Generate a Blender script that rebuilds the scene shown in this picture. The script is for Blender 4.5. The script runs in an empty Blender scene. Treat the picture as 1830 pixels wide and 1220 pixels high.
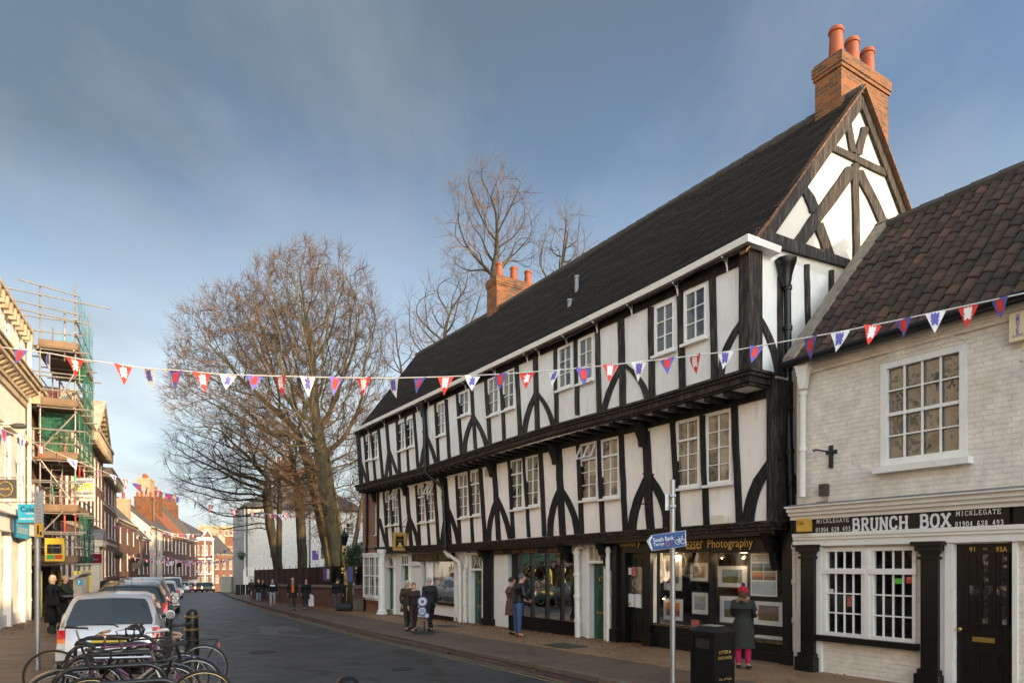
import bpy, math, random
from mathutils import Vector, Matrix
R = math.radians
random.seed(7)
SC = bpy.context.scene
COL = SC.collection
CZ = 1.9; HZ = 1008.0; FX = 1220.0; CX = 915.0
V = Vector

# ------------------------------------------------------------------ mesh helpers
class MB:
    def __init__(s): s.v = []; s.f = []; s.uv = None
    def add(s, vs, fs):
        b = len(s.v); s.v += [V(p) for p in vs]; s.f += [tuple(b+i for i in f) for f in fs]
    def quad(s, a, b, c, d): s.add([a, b, c, d], [(0, 1, 2, 3)])
    def hexa(s, p):
        s.add(p, [(0, 3, 2, 1), (4, 5, 6, 7), (0, 1, 5, 4), (1, 2, 6, 5), (2, 3, 7, 6), (3, 0, 4, 7)])
    def box(s, x0, x1, y0, y1, z0, z1):
        s.hexa([(x0,y0,z0),(x1,y0,z0),(x1,y1,z0),(x0,y1,z0),(x0,y0,z1),(x1,y0,z1),(x1,y1,z1),(x0,y1,z1)])
    def prism(s, poly, vec):
        vec = V(vec); n = len(poly); a = [V(p) for p in poly]; b = [p+vec for p in a]
        s.add(a+b, [tuple(range(n-1, -1, -1)), tuple(range(n, 2*n))] + [(i, (i+1) % n, n+(i+1) % n, n+i) for i in range(n)])
    def tube(s, pts, rad, n=6, caps=True):
        pts = [V(p) for p in pts]
        if not isinstance(rad, (list, tuple)): rad = [rad]*len(pts)
        b = len(s.v); up = None
        for i, p in enumerate(pts):
            d = (pts[min(i+1, len(pts)-1)] - pts[max(i-1, 0)])
            if d.length < 1e-9: d = V((0, 0, 1))
            d.normalize()
            if up is None:
                up = V((0, 0, 1)) if abs(d.z) < .9 else V((1, 0, 0))
            x = d.cross(up)
            if x.length < 1e-6: x = d.orthogonal()
            x.normalize(); y = x.cross(d); up = y
            for k in range(n):
                t = 2*math.pi*k/n
                s.v.append(p + (x*math.cos(t) + y*math.sin(t))*rad[i])
        for i in range(len(pts)-1):
            for k in range(n):
                k2 = (k+1) % n
                s.f.append((b+i*n+k, b+i*n+k2, b+(i+1)*n+k2, b+(i+1)*n+k))
        if caps:
            s.f.append(tuple(b+k for k in range(n-1, -1, -1)))
            e = b+(len(pts)-1)*n; s.f.append(tuple(e+k for k in range(n)))
    def lathe(s, prof, c=(0, 0, 0), n=16, axis='z'):
        c = V(c); b = len(s.v)
        for r, z in prof:
            for k in range(n):
                t = 2*math.pi*k/n
                q = (r*math.cos(t), r*math.sin(t), z)
                if axis == 'y': q = (q[0], q[2], q[1])
                if axis == 'x': q = (q[2], q[0], q[1])
                s.v.append(c+V(q))
        for i in range(len(prof)-1):
            for k in range(n):
                k2 = (k+1) % n
                s.f.append((b+i*n+k, b+i*n+k2, b+(i+1)*n+k2, b+(i+1)*n+k))
        s.f.append(tuple(b+k for k in range(n-1, -1, -1)))
        e = b+(len(prof)-1)*n; s.f.append(tuple(e+k for k in range(n)))
    def ball(s, c, r, n=12, sz=1.0):
        s.lathe([(max(r*math.sin(math.pi*i/8), 1e-4), -r*sz*math.cos(math.pi*i/8)) for i in range(9)], c, n)
    def build(s, name, mat, parent=None, smooth=False, loc=None, uv=True):
        off = V((0, 0, 0)); q = parent
        while q is not None: off += q.location; q = q.parent
        if parent is None and loc is not None: off = V(loc)
        me = bpy.data.meshes.new(name)
        me.from_pydata([p-off for p in s.v], [], s.f)
        me.update()
        if uv:
            l = me.uv_layers.new(name='UVMap'); d = l.data
            Z = V((0, 0, 1))
            for po in me.polygons:
                n = po.normal
                t = Z.cross(n)
                t = V((1, 0, 0)) if t.length < .05 else t.normalized()
                w = n.cross(t)
                for li in po.loop_indices:
                    p = me.vertices[me.loops[li].vertex_index].co + off
                    d[li].uv = (p.dot(t), p.dot(w))
        if smooth is True: me.shade_smooth()
        elif smooth: me.shade_smooth(); me.set_sharp_from_angle(angle=R(smooth))
        me.materials.append(mat)
        o = bpy.data.objects.new(name, me); COL.objects.link(o)
        if parent is not None: o.parent = parent
        elif loc is not None: o.location = loc
        return o

def tag(o, label=None, cat=None, group=None, kind=None):
    if label: o['label'] = label
    if cat: o['category'] = cat
    if group: o['group'] = group
    if kind: o['kind'] = kind
    return o
def thing(name, label, cat, loc=(0, 0, 0), group=None):
    o = bpy.data.objects.new(name, None); COL.objects.link(o); o.location = loc
    o.empty_display_size = .3
    return tag(o, label, cat, group)
def dup(root, label=None, group=None):
    def cp(o, par):
        c = o.copy(); COL.objects.link(c); c.parent = par
        for ch in list(o.children): cp(ch, c)
        return c
    r = cp(root, None)
    if label: r['label'] = label
    if group: r['group'] = group
    return r
def interp(pts, x):
    if x <= pts[0][0]: 
        (x0, y0), (x1, y1) = pts[0], pts[1]
    elif x >= pts[-1][0]:
        (x0, y0), (x1, y1) = pts[-2], pts[-1]
    else:
        for (x0, y0), (x1, y1) in zip(pts, pts[1:]):
            if x0 <= x <= x1: break
    return y0+(y1-y0)*(x-x0)/(x1-x0)
def at(px, py, Y): return V(((px-CX)/FX*Y, Y, CZ+(HZ-py)/FX*Y))

class Face:
    """vertical wall plane: O + a*u, outward normal n"""
    def __init__(s, O, u, n):
        s.O = V((O[0], O[1])); s.u = V(u).normalized(); s.n = V(n).normalized()
    def P(s, a, z, d=0.0):
        q = s.O+s.u*a+s.n*d
        return V((q.x, q.y, z))
    def px(s, x, y, d=0.0):
        O = s.O+s.n*d; k = (x-CX)/FX
        a = (k*O.y-O.x)/(s.u.x-k*s.u.y); Y = O.y+a*s.u.y
        return a, CZ+(HZ-y)/FX*Y
    def box(s, mb, a0, a1, z0, z1, d0, d1):
        mb.hexa([s.P(a0,z0,d0), s.P(a1,z0,d0), s.P(a1,z0,d1), s.P(a0,z0,d1), s.P(a0,z1,d0), s.P(a1,z1,d0), s.P(a1,z1,d1), s.P(a0,z1,d1)])
    def poly(s, mb, pts, d0, d1):
        a = [s.P(p[0], p[1], d0) for p in pts]
        mb.prism(a, s.P(0, 0, d1)-s.P(0, 0, d0))
    def band(s, mb, lo, hi, d0, d1, a0, a1, step=1.2):
        """strip following two height polylines"""
        n = max(1, int(abs(a1-a0)/step)); xs = [a0+(a1-a0)*i/n for i in range(n+1)]
        L = [(x, interp(lo, x)) for x in xs]; H = [(x, interp(hi, x)) for x in xs]
        for i in range(n):
            p = [s.P(*L[i], d0), s.P(*L[i+1], d0), s.P(*L[i+1], d1), s.P(*L[i], d1), s.P(*H[i], d0), s.P(*H[i+1], d0), s.P(*H[i+1], d1), s.P(*H[i], d1)]
            b = len(mb.v); mb.v += p
            fs = [(0, 3, 2, 1), (4, 5, 6, 7), (0, 1, 5, 4), (2, 3, 7, 6)]
            if i == 0: fs.append((3, 0, 4, 7))
            if i == n-1: fs.append((1, 2, 6, 5))
            mb.f += [tuple(b+k for k in f) for f in fs]
    def holes(s, mb, a0, a1, z0, z1, hs, d=0.0, rev=.12):
        xs = sorted(set([a0, a1]+[h[0] for h in hs]+[h[1] for h in hs]))
        zs = sorted(set([z0, z1]+[h[2] for h in hs]+[h[3] for h in hs]))
        xs = [x for x in xs if a0-1e-6 <= x <= a1+1e-6]; zs = [z for z in zs if z0-1e-6 <= z <= z1+1e-6]
        for i in range(len(xs)-1):
            run = None
            for j in range(len(zs)-1):
                xm = (xs[i]+xs[i+1])/2; zm = (zs[j]+zs[j+1])/2
                inside = any(h[0] < xm < h[1] and h[2] < zm < h[3] for h in hs)
                if not inside: mb.quad(s.P(xs[i], zs[j], d), s.P(xs[i+1], zs[j], d), s.P(xs[i+1], zs[j+1], d), s.P(xs[i], zs[j+1], d))
        for h in hs:
            q = [(h[0], h[2]), (h[1], h[2]), (h[1], h[3]), (h[0], h[3])]
            for k in range(4):
                a, b = q[k], q[(k+1) % 4]
                mb.quad(s.P(*a, d), s.P(*b, d), s.P(*b, d-rev), s.P(*a, d-rev))

# ------------------------------------------------------------------ materials
def newmat(name):
    m = bpy.data.materials.new(name); m.use_nodes = True
    nt = m.node_tree; b = nt.nodes['Principled BSDF']
    return m, nt, b
def N(nt, typ, **kw):
    n = nt.nodes.new(typ)
    for k, v in kw.items():
        if k.startswith('i_'):
            key = k[2:]; key = int(key) if key.isdigit() else key.replace('_', ' ')
            n.inputs[key].default_value = v
        else: setattr(n, k, v)
    return n
def rgb(c): return (c[0], c[1], c[2], 1)
def sc(c, k): return (min(c[0]*k, 1), min(c[1]*k, 1), min(c[2]*k, 1))
def mixc(nt, fac, a, b, typ='MIX'):
    m = N(nt, 'ShaderNodeMix', data_type='RGBA', blend_type=typ)
    for s_, x in ((0, fac), (6, a), (7, b)):
        if isinstance(x, (int, float)): m.inputs[s_].default_value = x
        elif isinstance(x, tuple): m.inputs[s_].default_value = rgb(x)
        else: nt.links.new(x, m.inputs[s_])
    return m.outputs[2]
def ramp(nt, fac, p0, p1):
    r = N(nt, 'ShaderNodeMapRange'); r.inputs[1].default_value = p0; r.inputs[2].default_value = p1
    nt.links.new(fac, r.inputs[0]); return r.outputs[0]
def noise(nt, scale, detail=4, vec=None, rough=.6, stretch=None):
    n = N(nt, 'ShaderNodeTexNoise'); n.inputs['Scale'].default_value = scale; n.inputs['Detail'].default_value = detail
    n.inputs['Roughness'].default_value = rough
    if vec is None:
        vec = N(nt, 'ShaderNodeTexCoord').outputs['Object']
    if stretch:
        mp = N(nt, 'ShaderNodeMapping'); mp.inputs['Scale'].default_value = stretch
        nt.links.new(vec, mp.inputs[0]); vec = mp.outputs[0]
    nt.links.new(vec, n.inputs['Vector']); return n.outputs['Fac']
def bump(nt, b, h, dist=.01, strength=1.0):
    n = N(nt, 'ShaderNodeBump'); n.inputs['Distance'].default_value = dist; n.inputs['Strength'].default_value = strength
    nt.links.new(h, n.inputs['Height']); nt.links.new(n.outputs[0], b.inputs['Normal'])
def mat(name, c, rough=.7, var=.15, scale=6, bumpd=.0, bscale=30, metal=0, stretch=None, spec=.5, coat=0, dirt=None, dirts=1.5, dirtp=(.5, .7), emit=None, estr=1):
    m, nt, b = newmat(name)
    f = noise(nt, scale, 5, stretch=stretch)
    col = mixc(nt, ramp(nt, f, .25, .75), sc(c, 1-var), sc(c, 1+var))
    if dirt:
        g = noise(nt, dirts, 6, stretch=stretch, rough=.7)
        col = mixc(nt, ramp(nt, g, *dirtp), col, dirt)
    nt.links.new(col, b.inputs['Base Color'])
    b.inputs['Roughness'].default_value = rough; b.inputs['Metallic'].default_value = metal
    b.inputs['Specular IOR Level'].default_value = spec; b.inputs['Coat Weight'].default_value = coat
    if bumpd:
        h = noise(nt, bscale, 6, stretch=stretch); bump(nt, b, h, bumpd)
    if emit:
        b.inputs['Emission Color'].default_value = rgb(emit); b.inputs['Emission Strength'].default_value = estr
    return m
def brick(name, c1, c2, mort, bw=.225, bh=.075, ms=.010, rough=.85, off=.5, dirt=None, painted=False, spec=.5, dist=.012, dp=(.5, .72)):
    m, nt, b = newmat(name)
    uv = N(nt, 'ShaderNodeTexCoord').outputs['UV']
    t = N(nt, 'ShaderNodeTexBrick'); t.offset = off
    t.inputs['Scale'].default_value = 1; t.inputs['Brick Width'].default_value = bw; t.inputs['Row Height'].default_value = bh
    t.inputs['Mortar Size'].default_value = ms; t.inputs['Mortar Smooth'].default_value = .3; t.inputs['Bias'].default_value = 0
    t.inputs['Color1'].default_value = rgb(c1); t.inputs['Color2'].default_value = rgb(c2); t.inputs['Mortar'].default_value = rgb(mort)
    w = N(nt, 'ShaderNodeTexNoise'); w.inputs['Scale'].default_value = 7; nt.links.new(uv, w.inputs[0])
    ad = N(nt, 'ShaderNodeVectorMath', operation='MULTIPLY_ADD'); nt.links.new(w.outputs['Color'], ad.inputs[0])
    ad.inputs[1].default_value = (.018, .012, 0); nt.links.new(uv, ad.inputs[2]); nt.links.new(ad.outputs[0], t.inputs[0])
    f = noise(nt, 5, 6)
    col = mixc(nt, ramp(nt, f, .3, .8), t.outputs['Color'], mixc(nt, .35, t.outputs['Color'], (.03, .025, .02)))
    if dirt: col = mixc(nt, ramp(nt, noise(nt, 1.1, 7, rough=.7), *dp), col, dirt)
    nt.links.new(col, b.inputs['Base Color']); b.inputs['Roughness'].default_value = rough; b.inputs['Specular IOR Level'].default_value = spec
    h = mixc(nt, .35, t.outputs['Fac'], noise(nt, 25, 5)); 
    inv = N(nt, 'ShaderNodeInvert'); nt.links.new(h, inv.inputs[1]); bump(nt, b, inv.outputs[0], dist)
    return m

M = {}
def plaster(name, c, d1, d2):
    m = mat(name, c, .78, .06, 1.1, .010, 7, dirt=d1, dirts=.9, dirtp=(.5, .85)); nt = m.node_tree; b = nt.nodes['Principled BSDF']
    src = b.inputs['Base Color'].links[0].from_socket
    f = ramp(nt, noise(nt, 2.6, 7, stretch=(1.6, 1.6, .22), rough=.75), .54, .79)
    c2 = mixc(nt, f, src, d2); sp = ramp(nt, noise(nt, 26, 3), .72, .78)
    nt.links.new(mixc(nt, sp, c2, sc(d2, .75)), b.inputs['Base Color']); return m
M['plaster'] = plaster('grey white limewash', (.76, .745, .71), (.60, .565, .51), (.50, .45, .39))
M['plasterbounce'] = plaster('limewash with painted bounce light', (.88, .82, .75), (.76, .69, .61), (.62, .53, .44))  # same limewash lightened and warmed to stand in for bounced street light
M['stonec'] = mat('weathered stone cornice', (.46, .38, .27), .8, .2, 3, .008, 16, dirt=(.20, .155, .11), dirts=2.2, dirtp=(.46, .7))
M['plasterg'] = mat('gable plaster', (.60, .565, .50), .75, .04, 1.3, .004, 14, dirt=(.68, .64, .56), dirts=.8, dirtp=(.58, .9))
M['timber'] = mat('blackened timber', (.008, .007, .0065), .55, .6, 9, .014, 16, stretch=(6, 6, .7), spec=.25, dirt=(.06, .046, .038), dirts=3, dirtp=(.5, .78))
M['timberw'] = mat('weathered timber', (.016, .013, .011), .65, .7, 9, .02, 14, stretch=(6, 6, .7), spec=.25, dirt=(.13, .105, .085), dirts=3.5, dirtp=(.46, .76))
M['blackpaint'] = mat('black gloss paint', (.006, .006, .0065), .33, .4, 8, .002, 30, spec=.35, dirt=(.022, .02, .018), dirts=4, dirtp=(.62, .9))
M['whitepaint'] = mat('white gloss paint', (.78, .76, .72), .45, .05, 4, .002, 30, dirt=(.5, .46, .4), dirts=5, dirtp=(.6, .9))
M['creampaint'] = mat('cream painted stucco', (.70, .63, .50), .7, .08, 2, .006, 18, dirt=(.5, .42, .3), dirts=2.2, dirtp=(.55, .8))
M['greypipe'] = mat('off white pipe paint', (.70, .67, .61), .5, .08, 6, dirt=(.35, .3, .24), dirts=6, dirtp=(.6, .85))
M['green'] = mat('dark green door paint', (.018, .07, .042), .4, .25, 4, .001)
M['brass'] = mat('aged brass', (.50, .36, .12), .35, .25, 12, metal=.9)
M['steel'] = mat('galvanised steel', (.42, .42, .42), .45, .15, 25, metal=.8)
M['lead'] = mat('lead flashing', (.18, .18, .19), .6, .2, 8)
M['brick'] = brick('old red brick', (.30, .10, .05), (.42, .17, .08), (.38, .33, .27))
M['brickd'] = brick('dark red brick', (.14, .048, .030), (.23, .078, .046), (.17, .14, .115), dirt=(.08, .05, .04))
M['bricko'] = brick('orange chimney brick', (.085, .026, .009), (.30, .078, .012), (.17, .105, .045), dirt=(.05, .035, .025), ms=.013, dp=(.5, .66))
M['brickb'] = brick('buff brick', (.40, .24, .12), (.50, .32, .17), (.42, .36, .28))
M['brickw'] = brick('white painted brick', (.86, .79, .69), (.87, .80, .705), (.85, .775, .675), painted=True, dirt=(.60, .51, .40), dist=.016, dp=(.5, .85))
M['brickp'] = brick('pale painted brick', (.80, .78, .72), (.83, .81, .76), (.76, .74, .68), dirt=(.66, .62, .54), dist=.01)
M['wallstone'] = brick('weathered stone', (.22, .19, .15), (.28, .24, .18), (.14, .12, .10), .5, .22, .015)
M['tile'] = brick('plain clay tile blackened', (.009, .007, .006), (.024, .017, .013), (.050, .042, .035), .6, .115, .010, .8, dirt=(.038, .028, .02), dist=.004, dp=(.6, .86), spec=.12)
def tilemat():
    m, nt, b = newmat('weathered clay pantile'); at_ = N(nt, 'ShaderNodeAttribute', attribute_name='tone'); t = at_.outputs['Fac']
    c = mixc(nt, ramp(nt, t, 0, .6), (.030, .022, .017), (.072, .043, .030)); c = mixc(nt, ramp(nt, t, .6, 1), c, (.125, .058, .036))
    c = mixc(nt, ramp(nt, noise(nt, 3, 7, rough=.7), .48, .66), c, (.028, .024, .018)); c = mixc(nt, ramp(nt, noise(nt, 9, 4), .69, .74), c, (.06, .085, .022))
    nt.links.new(c, b.inputs['Base Color']); b.inputs['Roughness'].default_value = .85; b.inputs['Specular IOR Level'].default_value = .25; bump(nt, b, noise(nt, 22, 5), .01); return m
M['pantile'] = tilemat()
M['ridget'] = mat('ridge tile', (.05, .04, .034), .85, .4, 6, .01, 20)
M['slate'] = brick('grey slate', (.065, .062, .062), (.095, .088, .082), (.05, .05, .05), .3, .22, .008, .6)
M['slated'] = brick('brown slate', (.10, .085, .07), (.13, .11, .09), (.05, .045, .04), .3, .22, .008, .7)
M['orangetile'] = brick('orange pantile roof', (.28, .095, .04), (.36, .13, .06), (.14, .06, .03), .25, .3, .02, .8)
M['pot'] = mat('terracotta pot', (.25, .050, .010), .7, .3, 5, .004, 30, dirt=(.16, .10, .07), dirts=3, dirtp=(.55, .8))
M['cord'] = mat('white cord', (.75, .72, .66), .8, .05)
M['red'] = mat('bunting red', (.72, .05, .035), .75, .08, 5)
M['white'] = mat('bunting white', (.78, .76, .76), .75, .05, 5)
M['blue'] = mat('bunting blue', (.13, .12, .42), .75, .1, 5)
M['gold'] = mat('gold lettering', (.72, .46, .12), .45, .1, 9, metal=.2)
M['golddim'] = mat('faded gold lettering', (.36, .24, .08), .6, .3, 9)
M['letterw'] = mat('white lettering', (.74, .74, .76), .5, .02)
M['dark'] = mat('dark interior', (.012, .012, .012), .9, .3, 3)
M['darkbrown'] = mat('dark wood', (.05, .03, .02), .6, .4, 5)
M['rubber'] = mat('rubber', (.02, .02, .02), .75, .3, 10)
M['skin'] = mat('skin', (.52, .30, .21), .55, .08, 12)

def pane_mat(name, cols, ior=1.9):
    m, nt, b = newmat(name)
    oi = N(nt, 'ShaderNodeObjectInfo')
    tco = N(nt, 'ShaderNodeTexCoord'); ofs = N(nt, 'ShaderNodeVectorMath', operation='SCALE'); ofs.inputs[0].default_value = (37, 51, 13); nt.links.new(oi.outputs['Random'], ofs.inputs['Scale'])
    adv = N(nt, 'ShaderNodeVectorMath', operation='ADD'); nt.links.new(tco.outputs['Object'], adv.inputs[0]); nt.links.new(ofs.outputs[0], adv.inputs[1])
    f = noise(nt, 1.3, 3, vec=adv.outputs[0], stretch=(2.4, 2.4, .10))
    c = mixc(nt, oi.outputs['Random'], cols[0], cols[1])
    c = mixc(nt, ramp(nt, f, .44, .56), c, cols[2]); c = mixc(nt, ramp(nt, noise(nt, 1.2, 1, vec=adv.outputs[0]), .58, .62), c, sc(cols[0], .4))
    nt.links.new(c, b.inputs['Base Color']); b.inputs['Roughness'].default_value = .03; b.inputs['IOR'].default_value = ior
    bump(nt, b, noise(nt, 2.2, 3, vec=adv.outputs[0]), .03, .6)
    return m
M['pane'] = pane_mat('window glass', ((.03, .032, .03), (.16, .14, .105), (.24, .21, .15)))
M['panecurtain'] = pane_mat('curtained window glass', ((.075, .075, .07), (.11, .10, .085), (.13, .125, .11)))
M['panesunpaint'] = pane_mat('window glass with painted sun', ((.12, .10, .06), (.28, .23, .14), (.40, .33, .20)))  # lit copy of the pane: sun on the glass put into its colour
def clear_glass():
    m, nt, b = newmat('clear shop glass')
    nt.nodes.remove(b)
    out = nt.nodes['Material Output']
    g = N(nt, 'ShaderNodeBsdfGlossy'); g.inputs['Roughness'].default_value = .015; g.inputs['Color'].default_value = (1, 1, 1, 1)
    t = N(nt, 'ShaderNodeBsdfTransparent'); t.inputs[0].default_value = (.92, .93, .92, 1)
    fr = N(nt, 'ShaderNodeFresnel'); fr.inputs[0].default_value = 1.38
    bp = N(nt, 'ShaderNodeBump'); bp.inputs['Distance'].default_value = .015; bp.inputs['Strength'].default_value = .4
    nt.links.new(noise(nt, 1.3, 2), bp.inputs['Height'])
    nt.links.new(bp.outputs[0], g.inputs['Normal']); nt.links.new(bp.outputs[0], fr.inputs['Normal'])
    mx = N(nt, 'ShaderNodeMixShader'); nt.links.new(fr.outputs[0], mx.inputs[0]); nt.links.new(t.outputs[0], mx.inputs[1]); nt.links.new(g.outputs[0], mx.inputs[2])
    nt.links.new(mx.outputs[0], out.inputs[0]); return m
M['clear'] = clear_glass()
def net_mat(name, c, a=.6):
    m, nt, b = newmat(name); b.inputs['Base Color'].default_value = rgb(c); b.inputs['Roughness'].default_value = .8
    f = noise(nt, 1.5, 5)
    mr = N(nt, 'ShaderNodeMapRange'); nt.links.new(f, mr.inputs[0]); mr.inputs[1].default_value = .3; mr.inputs[2].default_value = .7
    mr.inputs[3].default_value = a-.15; mr.inputs[4].default_value = min(1, a+.2)
    nt.links.new(mr.outputs[0], b.inputs['Alpha']); return m

# ------------------------------------------------------------------ text
def text(body, size, m, parent, name, O, xd, up, ext=.004, width=None, bold=0.0, align='LEFT', shear=0, height=None, space=1.0):
    cu = bpy.data.curves.new(name, 'FONT'); cu.body = body; cu.size = 1; cu.extrude = 0; cu.offset = bold; cu.align_x = align
    cu.resolution_u = 2; cu.shear = shear; cu.space_character = space
    ob = bpy.data.objects.new(name, cu); COL.objects.link(ob)
    me = bpy.data.meshes.new_from_object(ob.evaluated_get(bpy.context.evaluated_depsgraph_get()))
    bpy.data.objects.remove(ob); bpy.data.curves.remove(cu)
    xs = [v.co.x for v in me.vertices]; ys = [v.co.y for v in me.vertices]
    x0, x1, y0, y1 = min(xs), max(xs), min(ys), max(ys)
    O = V(O); xd = V(xd).normalized(); up = V(up).normalized(); nn = xd.cross(up)
    sx = sy = size
    if width: sx = width/(x1-x0)
    if height: sy = height/(y1-y0)
    mb = MB(); mb.v = [O+xd*((v.co.x-(x0 if width else 0))*sx)+up*((v.co.y-(y0 if height else 0))*sy)+nn*ext for v in me.vertices]
    mb.f = [tuple(p.vertices) for p in me.polygons]
    bpy.data.meshes.remove(me)
    return mb.build(name, m, parent, uv=False)

SL = {  # slab serif strokes on a .8 x 1 cell
 'B': [[(.18,0),(.18,1)], [(.18,1),(.5,1),(.62,.9),(.62,.64),(.5,.53),(.18,.53)], [(.5,.53),(.68,.42),(.68,.12),(.54,0),(.18,0)]],
 'R': [[(.18,0),(.18,1)], [(.18,1),(.5,1),(.62,.9),(.62,.62),(.5,.5),(.18,.5)], [(.42,.5),(.66,0)]],
 'U': [[(.16,1),(.16,.2),(.28,0),(.52,0),(.64,.2),(.64,1)]],
 'N': [[(.14,0),(.14,1)], [(.14,1),(.66,0)], [(.66,0),(.66,1)]],
 'C': [[(.66,.78),(.58,.95),(.42,1.0),(.24,.94),(.13,.72),(.13,.28),(.24,.06),(.42,0),(.58,.05),(.67,.22)]],
 'H': [[(.14,0),(.14,1)], [(.66,0),(.66,1)], [(.14,.5),(.66,.5)]],
 'O': [[(.4,1),(.22,.93),(.11,.7),(.11,.3),(.22,.07),(.4,0),(.58,.07),(.69,.3),(.69,.7),(.58,.93),(.4,1)]],
 'X': [[(.12,0),(.66,1)], [(.14,1),(.68,0)]],
 'M': [[(.10,0),(.12,1)], [(.12,1),(.4,.2)], [(.4,.2),(.68,1)], [(.68,1),(.70,0)]],
 'I': [[(.4,0),(.4,1)]],
 'K': [[(.16,0),(.16,1)], [(.64,1),(.18,.42)], [(.3,.55),(.66,0)]],
 'L': [[(.18,1),(.18,0),(.64,0),(.64,.25)]],
 'E': [[(.18,0),(.18,1)], [(.18,1),(.62,1),(.62,.8)], [(.18,.52),(.5,.52)], [(.18,0),(.64,0),(.64,.22)]],
 'G': [[(.64,.8),(.56,.95),(.4,1.0),(.23,.94),(.13,.72),(.13,.28),(.24,.06),(.42,0),(.6,.06),(.64,.2),(.64,.42),(.44,.42)]],
 'A': [[(.12,0),(.4,1)], [(.4,1),(.68,0)], [(.22,.34),(.58,.34)]],
 'T': [[(.4,0),(.4,1)], [(.12,.78),(.12,1),(.68,1),(.68,.78)]],
 'S': [[(.62,.78),(.55,.94),(.4,1),(.22,.94),(.15,.76),(.24,.58),(.56,.44),(.66,.26),(.57,.06),(.38,0),(.2,.06),(.13,.24)]],
 'W': [[(.06,1),(.24,0)], [(.24,0),(.4,.8)], [(.4,.8),(.56,0)], [(.56,0),(.74,1)]],
 'Q': [[(.4,1),(.22,.93),(.11,.7),(.11,.3),(.22,.07),(.4,0),(.58,.07),(.69,.3),(.69,.7),(.58,.93),(.4,1)], [(.45,.2),(.72,-.12)]],
 '0': [[(.4,1),(.24,.9),(.17,.65),(.17,.35),(.24,.1),(.4,0),(.56,.1),(.63,.35),(.63,.65),(.56,.9),(.4,1)]],
 '1': [[(.24,.8),(.42,1),(.42,0)]], 
 '2': [[(.18,.75),(.26,.94),(.42,1),(.58,.92),(.62,.7),(.5,.46),(.17,0),(.63,0),(.63,.15)]],
 '3': [[(.2,.85),(.38,1),(.58,.9),(.58,.65),(.4,.54)], [(.4,.54),(.62,.42),(.62,.13),(.4,0),(.18,.12)]],
 '4': [[(.5,0),(.5,1),(.14,.32),(.68,.32)]],
 '6': [[(.58,.9),(.42,1),(.24,.85),(.17,.5),(.17,.25),(.28,.03),(.45,0),(.6,.12),(.62,.38),(.48,.54),(.3,.52),(.18,.4)]],
 '8': [[(.4,.54),(.24,.66),(.24,.88),(.4,1),(.56,.88),(.56,.66),(.4,.54),(.18,.4),(.18,.12),(.4,0),(.62,.12),(.62,.4),(.4,.54)]],
 '9': [[(.22,.1),(.38,0),(.56,.15),(.63,.5),(.63,.75),(.52,.97),(.35,1),(.2,.88),(.18,.62),(.32,.46),(.5,.48),(.62,.6)]],
 '5': [[(.6,1),(.24,1),(.2,.55),(.42,.6),(.6,.48),(.62,.2),(.45,0),(.28,0),(.17,.12)]],
 ' ': []}
SERIF = {'B': [(.18,0),(.18,1)], 'R': [(.18,0),(.18,1),(.66,0)], 'U': [(.16,1),(.64,1)], 'N': [(.14,0),(.14,1),(.66,1)],
 'H': [(.14,0),(.14,1),(.66,0),(.66,1)], 'X': [(.12,0),(.66,1),(.14,1),(.68,0)], 'M': [(.10,0),(.12,1),(.68,1),(.70,0)],
 'I': [(.4,0),(.4,1)], 'K': [(.16,0),(.16,1),(.64,1),(.66,0)], 'L': [(.18,1),(.18,0)], 'E': [(.18,0),(.18,1)], 'A': [(.12,0),(.68,0)],
 'T': [(.4,0)], '1': [(.42,0)], '4': [(.5,0)], 'W': [(.06,1),(.74,1)], 'Q': [], '2': []}
def slab(body, m, parent, name, O, xd, up, width, height, th=.13, d=.004):
    O = V(O); xd = V(xd).normalized(); up = V(up).normalized(); nn = xd.cross(up)
    cw = width/len(body); mb = MB(); k = 0
    def seg(p, q, t, ox):
        nonlocal k
        P = V(((ox+p[0]*1.15-.06)*cw, p[1]*height)); Q = V(((ox+q[0]*1.15-.06)*cw, q[1]*height))
        dd = Q-P
        if dd.length < 1e-6: return
        dd.normalize(); T = t*height*.5
        e = dd*T*.6; s_ = V((-dd.y, dd.x))*T
        k += 1; o = nn*(d+.00035*(k % 9))
        mb.add([O+xd*c.x+up*c.y+o for c in (P-e-s_, Q+e-s_, Q+e+s_, P-e+s_)], [(0, 1, 2, 3)])
    for i, ch in enumerate(body):
        for st in SL.get(ch, []):
            for a, b in zip(st, st[1:]): seg(a, b, th, i)
        for (x, y) in SERIF.get(ch, []):
            yy = y+(.3*th if y == 0 else -.3*th)
            seg((x-.1, yy), (x+.1, yy), th*.7, i)
    return mb.build(name, m, parent, uv=False)

# ------------------------------------------------------------------ camera, sun, sky
cam = bpy.data.cameras.new('camera'); co = bpy.data.objects.new('camera', cam); COL.objects.link(co)
co.location = (0, 0, CZ); co.rotation_euler = (R(90), 0, 0)
cam.lens = 36*FX/1830; cam.sensor_width = 36; cam.shift_y = (HZ-610)/1830; cam.clip_end = 6000; cam.clip_start = .05
SC.camera = co
SUN_EL = 15; SUN_H = V((.86, -.51)).normalized()
sd = V((SUN_H.x*math.cos(R(SUN_EL)), SUN_H.y*math.cos(R(SUN_EL)), math.sin(R(SUN_EL))))
sl = bpy.data.lights.new('sun', 'SUN'); sl.energy = 2.5; sl.angle = R(.6); sl.color = (1, .69, .38)
so = bpy.data.objects.new('sun', sl); COL.objects.link(so); so.rotation_euler = (-sd).to_track_quat('-Z', 'Y').to_euler()
W = bpy.data.worlds.new('World'); SC.world = W; W.use_nodes = True
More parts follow.
